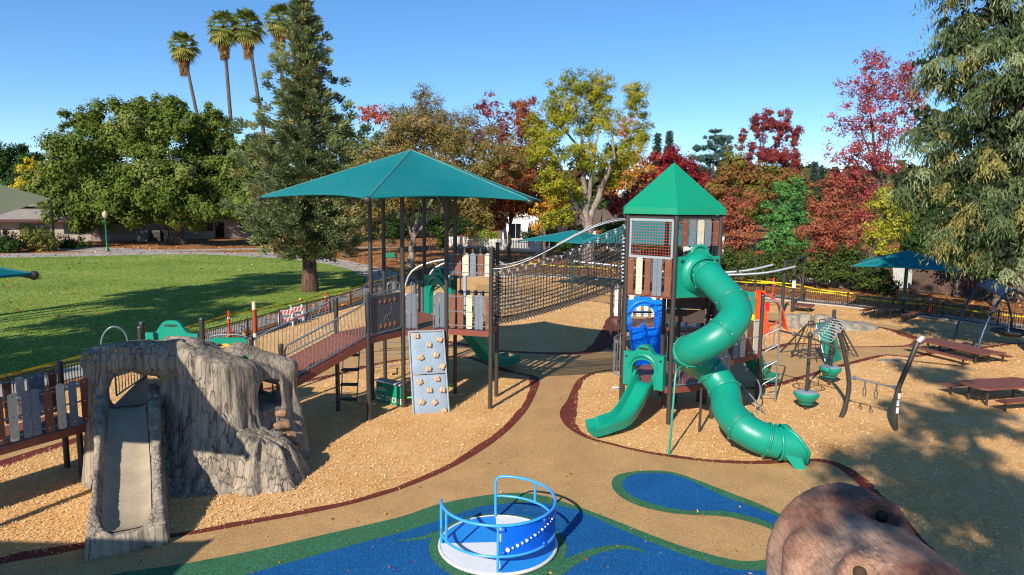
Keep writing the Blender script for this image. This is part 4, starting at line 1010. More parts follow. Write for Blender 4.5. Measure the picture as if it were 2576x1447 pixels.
    # bark furrows run down the trunk, along the log on top
    Pb = np.stack([x * 4.6, y * 4.6, z * .34], 1); f1 = 1 - np.abs(vnoise(Pb + .35 * np.stack([vnoise(P, 2, 1), vnoise(P, 2, 2), 0 * x], 1), 1.0, 11))
    Pb2 = np.stack([x * 9, y * 9, z * .7], 1); f2 = 1 - np.abs(vnoise(Pb2, 1.0, 21))
    Pa = np.stack([x * .9, y * 4.5, z * 5.5], 1); f3 = 1 - np.abs(vnoise(Pa, 1.0, 31))
    upw = np.clip((z - 2.35) / .3, 0, 1) * np.clip((-6.6 - x) / .6, 0, 1)
    flat = np.clip((z - topz + .28) / .22, 0, 1)
    bark = (1 - .75 * flat) * (1 - upw) * (np.clip(f1 - .82, 0, 1) * .34 + np.clip(f2 - .86, 0, 1) * .16) + upw * np.clip(f3 - .7, 0, 1) * .22
    inch = np.clip(1 - np.maximum(np.maximum(np.abs(s) - ch_w - .04, bed - .1 - z), np.maximum(t - SLEN, -t)) / .08, 0, 1)
    onsl = np.clip((.95 - np.abs(s)) / .2, 0, 1) * np.clip((t - .1) / .2, 0, 1) * np.clip((z - .0) / .1, 0, 1)
    return d + bark * (1 - inch) * (1 - .65 * onsl) + .008 * vnoise(P, 5, 4)
Vv, Fv = surface_net(stump_sd, (-9.8, 10.7, -.1), (-4.2, 17.1, 3.35), .046)
ST = mat('carved_concrete', '#a39582', .85, .2, 1.5, .8, 8, spec=.2, col2='#746a5e', fine=.14, stretch=(2.6, 2.6, .28))
def add_cracks(m, sc, dark=.45, wid=.045, dist=.4):
    """crisp dark cracks between plates of bark, cut into colour and relief"""
    t = m.node_tree; n = t.nodes; L = t.links; b = n['Principled BSDF']
    geo = n.new('ShaderNodeNewGeometry'); mp = n.new('ShaderNodeMapping'); mp.inputs['Scale'].default_value = sc; L.new(geo.outputs['Position'], mp.inputs['Vector'])
    nz = n.new('ShaderNodeTexNoise'); nz.inputs['Scale'].default_value = 2.2; nz.inputs['Detail'].default_value = 4; L.new(mp.outputs[0], nz.inputs['Vector'])
    mx = n.new('ShaderNodeVectorMath'); mx.operation = 'MULTIPLY_ADD'; mx.inputs[1].default_value = (dist, dist, dist); L.new(nz.outputs['Color'], mx.inputs[0]); L.new(mp.outputs[0], mx.inputs[2])
    vo = n.new('ShaderNodeTexVoronoi'); vo.feature = 'DISTANCE_TO_EDGE'; vo.inputs['Scale'].default_value = 1.0; L.new(mx.outputs[0], vo.inputs['Vector'])
    mr = n.new('ShaderNodeMapRange'); mr.inputs[1].default_value = wid * .3; mr.inputs[2].default_value = wid * 2; L.new(vo.outputs['Distance'], mr.inputs[0])
    nm = n.new('ShaderNodeTexNoise'); nm.inputs['Scale'].default_value = 1.7; nm.inputs['Detail'].default_value = 3; L.new(geo.outputs['Position'], nm.inputs['Vector'])
    km = n.new('ShaderNodeMapRange'); km.inputs[1].default_value = .42; km.inputs[2].default_value = .58; km.inputs[3].default_value = .75; km.inputs[4].default_value = 0.0; L.new(nm.outputs[0], km.inputs[0])
    mxx = n.new('ShaderNodeMath'); mxx.operation = 'MAXIMUM'; L.new(mr.outputs[0], mxx.inputs[0]); L.new(km.outputs[0], mxx.inputs[1]); mr = mxx
    cr = n.new('ShaderNodeMapRange'); cr.inputs[3].default_value = dark; cr.inputs[4].default_value = 1.0; L.new(mr.outputs[0], cr.inputs[0])
    src = b.inputs['Base Color'].links[0].from_socket; vm = n.new('ShaderNodeVectorMath'); vm.operation = 'SCALE'; L.new(src, vm.inputs[0]); L.new(cr.outputs[0], vm.inputs['Scale']); L.new(vm.outputs[0], b.inputs['Base Color'])
    bp = n.new('ShaderNodeBump'); bp.inputs['Strength'].default_value = .9; bp.inputs['Distance'].default_value = .035; L.new(mr.outputs[0], bp.inputs['Height'])
    if b.inputs['Normal'].links: L.new(b.inputs['Normal'].links[0].from_socket, bp.inputs['Normal'])
    L.new(bp.outputs[0], b.inputs['Normal'])
add_cracks(ST, (7.5, 7.5, .5), .5, .026, .8)
T = thing('tree_stump_climber', 'grey carved concrete tree stump with a chute slide and arched openings', 'play structure', (-7, 14.5, 0))
body = link('stump', np_mesh('stump', Vv, Fv, ST, None, True), T)
def small_sd(P):
    x, y, z = P.T; Q_ = P + np.stack([.07 * vnoise(P, 2, 3), .07 * vnoise(P, 2, 5), 0 * x], 1)
    an = np.arctan2(Q_[:, 1] - 14.55, Q_[:, 0] + 5.5); r_ = .50 + .5 * np.clip(1.1 - z, 0, 1.2) ** 1.2 + .05 * np.sin(7 * an) + .03 * np.sin(13 * an + 2)
    d = np.sqrt((Q_[:, 0] + 5.5) ** 2 + (Q_[:, 1] - 14.55) ** 2 * 1.15) - r_
    d = smax(d, z - 1.12 + .34 * np.clip(x + 5.8, -.3, 2), .06)
    f1 = 1 - np.abs(vnoise(np.stack([an * 5.5, z * .5, 0 * z], 1), 1.0, 11)); f2 = 1 - np.abs(vnoise(np.stack([an * 13, z * .9, 0 * z], 1), 1.0, 21))
    return np.maximum(d + np.clip(f1 - .78, 0, 1) * .30 + np.clip(f2 - .85, 0, 1) * .15, -z - .05)
V2_, F2_ = surface_net(small_sd, (-7.2, 13.0, -.1), (-3.9, 16.0, 1.4), .04)
link('small_stump', np_mesh('small_stump', V2_, F2_, ST, None, True), T)
SLB = mat('slide_worn', '#a4957e', .7, .14, 3, .15, 30)
# worn steps under the right window
STEPM = mat('step_brown_stone', '#9a7a5c', .85, .25, 8, .5, 30)
for k, (cx, cy, cz, a_) in enumerate([(-5.62, 15.52, 1.18, .25), (-5.5, 15.42, .92, .4), (-5.34, 15.35, .66, .7), (-5.2, 15.28, .40, .9)]):
    V_, F_ = surface_net(lambda P: boxsd(P, (cx, cy, cz), (.36 - .02 * k, .16, .08), a_, .05) + .02 * vnoise(P, 9, k), (cx - .5, cy - .5, cz - .2), (cx + .5, cy + .5, cz + .2), .03)
    link('step', np_mesh('step', V_, F_, STEPM, None, True), T)
Mp = frame(V3(-6.02, 14.17, .72), V3(1, .18, 0)); MB().prism(rrect(.09, .16, .01), Mp, .02).build('notice_plate', mat('notice_dark', '#3b3a3c', .5), T, False)
# green panels, posts and deck behind the stump
deck(T, [(-8.75, 14.55), (-7.7, 15.0), (-6.2, 16.6), (-6.9, 17.6), (-9.4, 16.9)], 1.585)
bars(T, (-9.35, 16.9), (-9.1, 15.3), 1.62, 2.5, 9)
sb = MB(); vs = []
for i in range(25):
    u = -.02 + .99 * i / 24; c_ = SL_T + SDIR * (SLEN * u); w_ = np.interp(u, [0, .5, .85, .97], [.34, .40, .40, .30]); h_ = np.interp(u, [-.3, 0, .12, .5, .78, .9, 1.0, 1.2], [1.6, 1.58, 1.42, .72, .32, .26, .34, .30])
    for j in range(9):
        s_ = (j / 4 - 1); q = c_ + SN * (s_ * w_ - .02); vs.append((q[0], q[1], h_ + .022 + .10 * (s_ * w_ / .4) ** 4))
sb.add(vs, [(i*9+j, i*9+j+1, (i+1)*9+j+1, (i+1)*9+j) for i in range(24) for j in range(8)]); o_ = sb.build('slide_bed', SLB, T)
if o_.data.polygons[0].normal.z < 0: o_.data.flip_normals()
for p, h_ in (((-9.55, 17.35), 2.98), ((-7.95, 17.25), 3.12), ((-9.35, 16.9), 2.95)): post(T, p, h_)
def board_panel(t, a, b, z0, h, m):
    a, b = V3(*a, 0), V3(*b, 0); x = (b - a).normalized(); w_ = (b - a).length; M = frame(a + V3(0, 0, z0), x); N = 18
    poly = [(0, 0), (w_, 0)] + [(w_ * (1 - i / N), h * (.74 + .26 * math.exp(-((i / N - .5) / .24) ** 4))) for i in range(N + 1)]
    o = MB().prism(poly, M, .09).build('green_panel', m, t, True, .5)
    MB().prism([(w_ / 2 + .2 * math.cos(2*math.pi*i/14), h * .90 + .035 * math.sin(2*math.pi*i/14)) for i in range(14)], M, .1).build('hand_slot', mat('slot_dark', '#0d3a34', .6), o)
    for sx in (.08, .92): MB().prism([(w_ * sx + .06 * math.cos(2*math.pi*i/10), h * .6 + .03 * math.sin(2*math.pi*i/10)) for i in range(10)], M, .1).build('hand_slot', mat('slot_dark', '#0d3a34', .6), o)
    return o, M, w_
board_panel(T, (-9.45, 17.35), (-8.05, 17.25), 1.75, 1.28, PG)
g0, g1 = V3(-7.75, 17.2, 0), V3(-6.78, 17.28, 0); x = (g1 - g0).normalized(); M = frame(g0 + V3(0, 0, 1.75), x)
gp = MB().prism(rrect(.95, .86, .12), M, .06).build('gear_panel', PG, T, True, .5)
MB().tube([M @ Vector((.95 / 2 - .46 * math.cos(math.pi * i / 10), 0, .86 + .08 * math.sin(math.pi * i / 10))) for i in range(11)], .02, 8).build('panel_rail', GREYM, gp)
MB().lathe([(.2, 0), (.2, .03)], M @ Vector((.42, -.05, .52)), 20, Matrix.Rotation(rad(90), 3, 'X')).build('gear_ring', mat('gear_yellow', '#e0b23c', .4), gp)
gc = MB().lathe([(.12, 0), (.12, .03)], M @ Vector((.42, -.085, .52)), 14, Matrix.Rotation(rad(90), 3, 'X')).build('gear_disc', mat('gear_magenta', '#b81a6e', .4), gp)
mb = MB()
for i in range(8): mb.ball(M @ Vector((.42 + .08 * math.cos(i * .785), -.12, .52 + .08 * math.sin(i * .785))), .02, 4)
mb.build('gear_beads', mat('gear_blue', '#2a3aa8', .4), gp)['kind'] = 'stuff'
mb = MB(); mb.tube(spline([V3(-10.0, 16.4, 1.5), V3(-10.05, 16.4, 2.6), V3(-9.8, 16.45, 3.0), V3(-9.55, 16.6, 2.8), V3(-9.5, 16.7, 2.0)], 6), .025, 8); mb.build('hoop', GREYM, T)
# slatted walkway that runs off the left edge
T = thing('slatted_walkway', 'raised walkway with grey brown and tan upright boards beside the stump', 'play structure', (-10, 14, 0))
W0, W1 = V3(-9.05, 14.35, 1.32), V3(-11.6, 9.9, 1.32); pd = (W0 - W1).normalized(); nn = V3(-pd.y, pd.x, 0)
B0_, B1_ = W0 + nn * 1.25, W1 + nn * 1.25
deck(T, [(W0.x, W0.y), (W1.x, W1.y), (B1_.x, B1_.y), (B0_.x, B0_.y)], 1.32)
L_ = (W1 - W0).length; cyc = [BROWN, GREYP, TANP, BROWN, GREYP, GREYP, TANP, BROWN, GREYP, TANP]
def lay(off):
    s_, u = [], .02
    for k in range(24):
        m_ = cyc[(k + off) % 10]; w_ = .155
        s_.append((u, u + w_ / L_, m_, .0)); u += (w_ + (.008 if (k + off) % 10 == 4 else .085)) / L_
        if u > .95: break
    return s_
planks(T, (W0.x, W0.y), (W1.x, W1.y), 1.36, 2.32, lay(0), True, off=.03)
planks(T, (B0_.x, B0_.y), (B1_.x, B1_.y), 1.36, 2.32, lay(3), True)
post(T, (-9.53, 14.55), 1.3); post(T, (B0_.x, B0_.y), 2.5); post(T, (-11.3, 11.6), 1.3)
mb = MB(); mb.tube([(-10.1, 15.6, -.02), (-10.1, 15.6, .35), (-9.4, 16.0, .4), (-9.4, 16.0, -.02)], .022, 8); mb.build('low_rail', GREYM, T)
# totem pole
T = thing('totem_pole', 'slim painted pole with brown band beside the ramp', 'pole', (-7.7, 20.2, 0))
c0 = V3(-7.72, 20.2, 0)
for za_, zb_, m_ in ((-.05, 2.15, mat('totem_cream', '#d8c2a0', .6)), (2.15, 2.86, mat('totem_brown', '#9a4a22', .5)), (2.86, 3.1, mat('totem_cream', '#d8c2a0', .6))):
    MB().tube([c0 + V3(0, 0, za_), c0 + V3(0, 0, zb_)], .062 if m_.name != 'totem_brown' else .07, 12).build('band', m_, T)

# ---------------------------------------------------------------- boulder-like carved log in the lower right corner
def log_sd(P):
    x, y, z = P.T
    c = np.array([4.80, 8.75]); a = rad(-92); dx, dy = x - c[0], y - c[1]
    lx = dx * math.cos(a) + dy * math.sin(a); ly = -dx * math.sin(a) + dy * math.cos(a)
    taper = 1 - .02 * np.clip(lx, -1, 2.5)
    r = np.sqrt((ly / (1.0 * taper)) ** 2 + ((z - .95) / (1.2 * taper)) ** 2) - 1
    r = r + .10 * np.sin(2.5 * lx + 1) * .4
    d = smax(r * 1.1, np.abs(lx - .55) - 1.6, .5)
    d = smin(d, capsule(P, (3.72, 7.9, .2), (3.98, 8.75, 1.5), .34, .24), .25)
    if KN_: 
        q1, q2 = (np.linalg.norm(P - k, axis=1) for k in KN_)
        for q in (q1, q2): d = smin(d, q - .22, .26); d = smax(d, -(q - .0) + 0 * q - 9, .04)
        for k in KN_:
            hc = k + (np.array([0, 0, CAM_H]) - k) / np.linalg.norm(np.array([0, 0, CAM_H]) - k) * .32
            d = smax(d, -(np.linalg.norm(P - hc, axis=1) - .20), .05)
    else: q1 = q2 = np.full(len(P), 9.0)
    # grain: long furrows along the log that bend round the knots
    wv = 3.0 * np.exp(-(q1 / .5) ** 2) + 3.0 * np.exp(-(q2 / .5) ** 2)
    g = np.stack([lx * 1.0, (np.arctan2(z - .95, ly)) * 6.5 + wv * 1.5, 0 * z], 1); f = 1 - np.abs(vnoise(g, 1.6, 3)); g2 = 1 - np.abs(vnoise(g, 4.2, 9))
    for kc, q in zip(KN_, (q1, q2)):
        e_ = P - kc; an = np.arctan2(e_[:, 1] * .8 + e_[:, 2] * .6, e_[:, 0]); d = d + .016 * np.sin(20 * an + 3 * vnoise(P, 6, 8)) * np.exp(-((q - .30) / .10) ** 2)
    d = d + np.clip(f - .7, 0, 1) * .05 + np.clip(g2 - .75, 0, 1) * .05
    return np.maximum(d, -z - .05)
KN_ = []
def hit(u, v, Y0, Y1):
    d_ = ray(u, v); tt = np.linspace(Y0, Y1, 200) / d_.y; Q_ = np.stack([tt * d_.x, tt * d_.y, CAM_H + tt * d_.z], 1); k = np.argmax(log_sd(Q_) < 0); return Q_[k]
m2 = ZM(3000, 1850, 2.576)
kk = [hit(*m2(1410, 520), 6, 10), hit(*m2(1185, 1105), 6, 10)]; KN_ = [p + np.array([0, .1, -.1]) for p in kk]
Vv, Fv = surface_net(log_sd, (2.8, 6.3, -.1), (7.6, 10.9, 2.6), .034)
def log_mat():
    m, t, n, b = new_mat('carved_log'); L = t.links
    geo = n.new('ShaderNodeNewGeometry')
    mp = n.new('ShaderNodeMapping'); mp.inputs['Scale'].default_value = (22, 1.3, 22); L.new(geo.outputs['Position'], mp.inputs['Vector'])
    n1 = n.new('ShaderNodeTexNoise'); n1.inputs['Scale'].default_value = 1.6; n1.inputs['Detail'].default_value = 8; n1.inputs['Distortion'].default_value = 1.4; L.new(mp.outputs[0], n1.inputs['Vector'])
    n2 = n.new('ShaderNodeTexNoise'); n2.inputs['Scale'].default_value = .75; n2.inputs['Detail'].default_value = 4; L.new(geo.outputs['Position'], n2.inputs['Vector'])
    r1 = n.new('ShaderNodeValToRGB'); r1.color_ramp.elements[0].position = .40; r1.color_ramp.elements[1].position = .60
    r1.color_ramp.elements[0].color = (*lin('#7e5646'), 1); r1.color_ramp.elements[1].color = (*lin('#b4947e'), 1)
    L.new(n2.outputs[0], r1.inputs[0])
    r2 = n.new('ShaderNodeValToRGB'); r2.color_ramp.elements[0].position = .34; r2.color_ramp.elements[1].position = .58
    r2.color_ramp.elements[0].color = (.62, .56, .52, 1); r2.color_ramp.elements[1].color = (1.05, 1.02, 1, 1)
    L.new(n1.outputs[0], r2.inputs[0])
    mx = n.new('ShaderNodeMix'); mx.data_type = 'RGBA'; mx.blend_type = 'MULTIPLY'; mx.inputs[0].default_value = 1
    L.new(r1.outputs[0], mx.inputs[6]); L.new(r2.outputs[0], mx.inputs[7]); L.new(mx.outputs[2], b.inputs['Base Color'])
    b.inputs['Roughness'].default_value = .7; b.inputs['Specular IOR Level'].default_value = .3
    bp = n.new('ShaderNodeBump'); bp.inputs['Strength'].default_value = .5; bp.inputs['Distance'].default_value = .03; L.new(n1.outputs[0], bp.inputs['Height']); L.new(bp.outputs[0], b.inputs['Normal'])
    return m
T = thing('carved_log', 'reddish brown carved concrete log with dark knot holes in the near right corner', 'play log', (4.8, 8.4, 0))
LOGM = log_mat()
link('log', np_mesh('log', Vv, Fv, LOGM, None, True), T)
KN = mat('knot_dark', '#4a3a30', .95, spec=.1)
for k in KN_:
    hc = k + (np.array([0, 0, CAM_H]) - k) / np.linalg.norm(np.array([0, 0, CAM_H]) - k) * .10; MB().ball(tuple(hc), .085, 10).build('knot_hole', KN, T)

# ---------------------------------------------------------------- merry-go-round
MB_B = mat('mgr_rail_blue', '#3a9bea', .3, .05, 4)
PLB = mat('tread_blue', '#1f8fe6', .4, .06, 6, .5, 110); PLW = mat('tread_white', '#e6e8ea', .45, .06, 6, .5, 110)
PNB = mat('panel_blue', '#0d62d8', .3, .05, 4)
T = thing('merry_go_round', 'blue and white spinning merry-go-round with curved blue guard rails', 'merry-go-round', mc)
R_ = 1.05; zt = .085; off = rad(4)
for k, m_ in enumerate((PLW, PLB, PLW, PLB)):     # quarter treads, alternating
    a0 = off + k * math.pi / 2; mb = MB(); N = 16
    rim = [(mc.x + R_ * math.cos(a0 + math.pi / 2 * i / N), mc.y + R_ * math.sin(a0 + math.pi / 2 * i / N)) for i in range(N + 1)]
    vs = [(mc.x, mc.y, zt)] + [(*p, zt) for p in rim] + [(mc.x, mc.y, zt - .05)] + [(*p, zt - .05) for p in rim]; h_ = N + 2
    mb.add(vs, [(0, i + 1, i + 2) for i in range(N)] + [(i + 1, h_ + i + 1, h_ + i + 2, i + 2) for i in range(N)]); mb.build('tread_plate', m_, T, False)
mb = MB(); mb.tube([(mc.x + R_ * math.cos(2*math.pi*i/48), mc.y + R_ * math.sin(2*math.pi*i/48), zt - .02) for i in range(48)], .03, 8, closed=True)
mb.build('rim', mat('rim_pale', '#d8d2cc', .4), T)
def parc(a0, a1, z, r=1.0, n=16): return [V3(mc.x + r * R_ * math.cos(rad(a0 + (a1 - a0) * i / n)), mc.y + r * R_ * math.sin(rad(a0 + (a1 - a0) * i / n)), z) for i in range(n + 1)]
Q = lambda a, z, r=.97: V3(mc.x + r * R_ * math.cos(rad(a)), mc.y + r * R_ * math.sin(rad(a)), z)
HZ = .90
# rear right quarter: tall rail with mid rail; then it sweeps round the right side to the front post and on to the left
top = [Q(94, zt), Q(94, HZ - .1), Q(91, HZ - .02), Q(86, HZ)] + parc(80, -89, HZ, .97, 24)
mb = MB(); mb.tube(top, .026, 10); mb.tube(parc(93, 10, .50, .97, 12), .022, 8); mb.build('guard_rail', MB_B, T)
mb = MB(); mb.tube(parc(-89, -176, HZ, .97, 14) + [Q(-177, HZ - .04), Q(-177, zt)], .026, 10); mb.tube(parc(-1, -176, .36, .97, 26), .022, 8); mb.build('guard_rail', MB_B, T)
for a_, za_, zb_ in ((48, .5, HZ), (-89, -.0, HZ), (-150, .36, HZ), (4, zt, HZ)): MB().tube([Q(a_, za_), Q(a_, zb_)], .024, 8).build('upright', MB_B, T)
pa = parc(-86, 4, 0, .955, 18); mb = MB(); vs = []
for p in pa:
    for z_ in (.38, HZ - .03): vs.append(p + V3(0, 0, z_))
inn = [p + (V3(mc.x, mc.y, p.z) - p) * .02 for p in vs]; k = len(vs)
mb.add(vs + inn, [(2*i, 2*i+2, 2*i+3, 2*i+1) for i in range(18)] + [(2*i+1+k, 2*i+3+k, 2*i+2+k, 2*i+k) for i in range(18)] + [(2*i+1, 2*i+3, 2*i+3+k, 2*i+1+k) for i in range(18)])
pn = mb.build('curved_panel', PNB, T, True, .9)
mb = MB()
for i, s_ in enumerate([.036, .016, .026, .02, .026, .015, .022, .008, .022, .011, .015, .013, .018, .013, .008, .008, .014, .008]):
    u = i / 17; a_ = -80 + 80 * u; z_ = .48 + .30 * math.sin(u * 1.75) - .04 * u; c_ = Q(a_, z_, .978); d = V3(math.cos(rad(a_)), math.sin(rad(a_)), 0)
    mb.tube([c_ - d * .012, c_ + d * .012], s_, 12)
mb.build('dot', WHITE, pn)['kind'] = 'stuff'
for a_, z_ in ((-84, .44), (-84, .84), (-40, .42), (-40, .84)): MB().ball(Q(a_, z_, .985), .035, 6).build('rivet', PNB, pn)

# ---------------------------------------------------------------- shade umbrellas
GPOLE = mat('umbrella_pole', '#0d5a44', .5)
def umbrella(c, half, zc, zt, phi, label, pole=True):
    t = thing('shade_umbrella', label, 'shade umbrella', (c[0], c[1], 0))
    canopy(t, c, half * 1.414, phi, zc, zt, 4, .08, .05, 8)
    if pole: MB().tube([(c[0], c[1], -.05), (c[0], c[1], zt - .1)], .1, 12).build('pole', GPOLE, t)
    return t
umbrella((22.5, 38.8), 2.55, 2.75, 3.6, rad(12), 'teal square shade umbrella over the picnic table by the right fence')
umbrella((4.2, 47.5), 2.7, 3.45, 4.15, rad(8), 'left green shade umbrella behind the rope net')
umbrella((9.6, 46.5), 3.9, 3.5, 5.4, rad(20), 'right green shade umbrella half hidden behind the tower')
umbrella((-10.62, 9.95), 2.12, 4.8, 5.6, rad(136), 'teal shade umbrella whose corner juts in at the left edge')

umbrella((-10.9, 2.3), 2.1, 4.8, 5.6, rad(136), 'teal shade umbrella left of the view that shades the near left corner')
# ---------------------------------------------------------------- picnic tables (child height)
TBL = mat('table_brown', '#7a4636', .55, .12, 5, .2, 120)
def table(label, o, d, L, W, h, benches, name='picnic_table', bl=None):
    """o = near-left corner of the top on the ground, d = long direction"""
    o = V3(o[0], o[1], 0); d = V3(d[0], d[1], 0).normalized(); s = V3(-d.y, d.x, 0); c = o + d * (L / 2) + s * (W / 2)
    t = thing(name, label, 'picnic table', c, 'brown picnic tables')
    r_ = .16; poly = []
    for i, (u, v) in enumerate(((r_, 0), (L - r_, 0), (L, r_), (L, W - r_), (L - r_, W), (r_, W), (0, W - r_), (0, r_))): poly.append((u, v))
    mb = MB(); n = len(poly); top = [o + d * u + s * v + V3(0, 0, h) for u, v in poly]
    mb.add(top + [p - V3(0, 0, .055) for p in top], [tuple(range(n)), tuple(range(2*n-1, n-1, -1))] + [(i, i + n, (i+1) % n + n, (i+1) % n) for i in range(n)]); mb.build('table_top', TBL, t, False)
    for u in (.14, .86):
        for v in (.2, .8): q = o + d * (L * u) + s * (W * v); MB().tube([q, q + V3(0, 0, h - .05)], .04, 8).build('leg', POSTM, t)
        mb = MB(); mb.tube([o + d * (L * u) + s * (W * .2) + V3(0, 0, .18), o + d * (L * u) + s * (W * .8) + V3(0, 0, .18)], .02, 6); mb.tube([o + d * (L * u) + s * (W * .5) + V3(0, 0, .18), o + d * (L * (.5 + (u - .5) * .35)) + s * (W * .5) + V3(0, 0, h - .06)], .018, 6); mb.build('brace', POSTM, t)
    for v0, v1 in benches:
        q = o + s * v0; hb = h * .60; mb = MB(); bp = [q + d * .08, q + d * (L - .08), q + d * (L - .08) + s * (v1 - v0), q + d * .08 + s * (v1 - v0)]
        mb.add([p + V3(0, 0, hb) for p in bp] + [p + V3(0, 0, hb - .045) for p in bp], [(0,1,2,3), (7,6,5,4)] + [(i, i + 4, (i+1) % 4 + 4, (i+1) % 4) for i in range(4)]); be = mb.build('bench_seat', TBL, t, False)
        for u in (.12, .88): p = q + d * (L * u) + s * ((v1 - v0) / 2); MB().tube([p, p + V3(0, 0, hb - .03)], .035, 8).build('leg', POSTM, be)
    return t
table('long brown picnic table in the right foreground, partly in tree shade', (14.55, 20.4), (.97, .24), 2.5, 1.05, .6, ((-.62, -.3), (1.3, 1.62)))
table('long low brown picnic table in front of the arched swing', (18.2, 25.85), (-.30, .95), 3.0, -1.1, .5, ((-1.75, -1.4), (.35, .68)))
table('brown picnic table under the teal umbrella by the fence', (20.4, 36.15), (.72, .70), 2.3, 1.0, .6, ((-.75, -.4), (1.35, 1.7)))
table('small brown bench table beside the track ride posts', (17.1, 38.4), (.52, .85), 1.25, 1.2, .36, ())

# ---------------------------------------------------------------- arched frame with dish swing
T = thing('arch_swing', 'dark arched swing frame with round dish swing at the right edge', 'swing', (21.5, 30, 0))
f0, f1, f2 = G(*z1(765, 628)), G(*z1(970, 815)), G(*z1(1325, 590)); f3 = f2 + (f1 - f0) * .9
ARCH = mat('arch_blue_grey', '#33465a', .4, .1, 3, metal=.3)
arcs = []
for a, b in ((f0, f2), (f1, f3)):
    pts = []
    for i in range(25):
        u = i / 24; p = a.lerp(b, u); z_ = 2.75 * (math.sin(math.pi * u) ** .62); pts.append(V3(p.x, p.y, z_))
    arcs.append(pts); MB().tube(pts, .055, 10).build('arch_pipe', ARCH, T)
mb = MB()
for i in (8, 16): mb.tube([arcs[0][i], arcs[1][i]], .05, 8)
mb.build('cross_bar', ARCH, T)
mb = MB(); vs = []
for i in range(8, 17): vs += [arcs[0][i] + V3(0, 0, -.02), arcs[1][i] + V3(0, 0, -.02)]
mb.add(vs + [v - V3(0, 0, .02) for v in vs], [(2*i, 2*i+1, 2*i+3, 2*i+2) for i in range(8)] + [(2*i+2+18, 2*i+3+18, 2*i+1+18, 2*i+18) for i in range(8)]); mb.build('top_plate', mat('arch_mesh', '#26475c', .4), T, False)
sc_ = arcs[0][18].lerp(arcs[1][18], .5); sc_ = V3(sc_.x, sc_.y, .62); mb = MB()
mb.tube([sc_ + V3(.72 * math.cos(2*math.pi*i/24), .72 * math.sin(2*math.pi*i/24), 0) for i in range(24)], .06, 8, closed=True)
ds = mb.build('dish_rim', BLACK, T)
mb = MB(); mb.lathe([(.68, 0), (.5, -.14), (.25, -.22), (.01, -.24)], sc_, 20); mb.build('dish', mat('dish_net', '#26282a', .7), ds)
mb = MB()
for k in range(4):
    a_ = math.pi / 4 + k * math.pi / 2; q = arcs[k // 2][16 if k % 3 else 14]; mb.tube([sc_ + V3(.7 * math.cos(a_), .7 * math.sin(a_), .03), V3(sc_.x, sc_.y, 0) + V3(.12 * math.cos(a_), .12 * math.sin(a_), 2.3)], .014, 5)
mb.build('hanging_chain', STEEL, T)
# ---------------------------------------------------------------- pod walk with overhead bars and leaning hanger posts
T = thing('pod_climber', 'dark bar climber with green stepping pods and trapeze rings on bowed posts', 'climber', (9.8, 20.5, 0))
g1_, g2_ = G(*z3(640, 1130)), G(*z3(915, 838)); a1_, a2_ = G(*z3(1050, 1215)), G(*z3(1690, 1370))
MB().tube([g1_, g1_ + V3(0, 0, 2.25)], .05, 10).build('pole', POSTM, T); MB().ball(g1_ + V3(0, 0, 2.3), .09, 8).build('ball_cap', POSTM, T)
MB().tube([g2_, g2_ + V3(0, 0, 2.62)], .062, 10).build('pole', POSTM, T)
bow = lambda p, lean: spline([p + V3(0, 0, -.05), p + V3(lean * -.25, 0, .6), p + V3(lean * -.28, 0, 1.3), p + V3(lean * .0, 0, 2.0), p + V3(lean * .35, 0, 2.55)], 6)
pA = bow(a1_, -.85); pA = spline([a1_ + V3(0, 0, -.05), a1_ + V3(.14, 0, .5), a1_ + V3(.16, 0, 1.1), a1_ + V3(-.02, 0, 1.9), a1_ + V3(-.22, 0, 2.5)], 6)
pB = spline([a2_ + V3(0, 0, -.05), a2_ + V3(-.08, 0, .6), a2_ + V3(-.03, 0, 1.2), a2_ + V3(.18, 0, 1.85), a2_ + V3(.42, .05, 2.5)], 6)
MB().tube(pA, .066, 10).build('bowed_post', POSTM, T); MB().tube(pB, .066, 10).build('bowed_post', POSTM, T)
MB().tube([pB[-1], pB[-1] + V3(.12, .0, .12)], .075, 8).build('post_cap', LGREY, T)
for k in (6, 8, 10): MB().box(pB[k] + V3(.03, -.066, 0), (.07, .012, .16)).build('warning_label', WHITE, T, False)
h0 = pA[13]; h1 = min(pB, key=lambda p: abs(p.z - h0.z)); MB().tube([h0, h1], .026, 8).build('trapeze_bar', GREYM, T)
for u in (.12, .92): q = h0.lerp(h1, u); MB().tube([q - (h1 - h0).normalized() * .03, q + (h1 - h0).normalized() * .03], .06, 8).build('collar', GREYM, T)
for u in (.35, .58):
    q = h0.lerp(h1, u); mb = MB(); mb.tube([q, q - V3(0, 0, .12)], .02, 6); mb.tube([q - V3(0, 0, .12), q - V3(.05, 0, .3), q - V3(.03, 0, .45), q - V3(-.03, 0, .45), q - V3(-.04, 0, .3), q - V3(0, 0, .14)], .016, 6); mb.build('trapeze_ring', STEEL, T)
for g in (g1_, g2_):
    zb = .20 if g is g1_ else .28
    po = MB().lathe([(.02, zb), (.20, zb + .01), (.22, zb + .08), (.30, zb + .17), (.36, zb + .26), (.37, zb + .31), (.33, zb + .36)], (g.x, g.y, 0), 20).build('stepping_pod', PG, T)
    MB().lathe([(.335, zb + .355), (.30, zb + .375), (.06, zb + .39)], (g.x, g.y, 0), 20).build('pod_top', mat('pod_grey', '#8a96a0', .6), po)
    MB().lathe([(.235, zb + .075), (.25, zb + .09), (.235, zb + .105)], (g.x, g.y, 0), 20).build('pod_ring', BLACK, po)
lp_ = G(*z3(290, 1035)) + V3(0, 0, 2.28)
MB().tube([lp_, g1_ + V3(0, 0, 2.22), pA[-6]], .028, 8).build('cross_bar', POSTM, T)
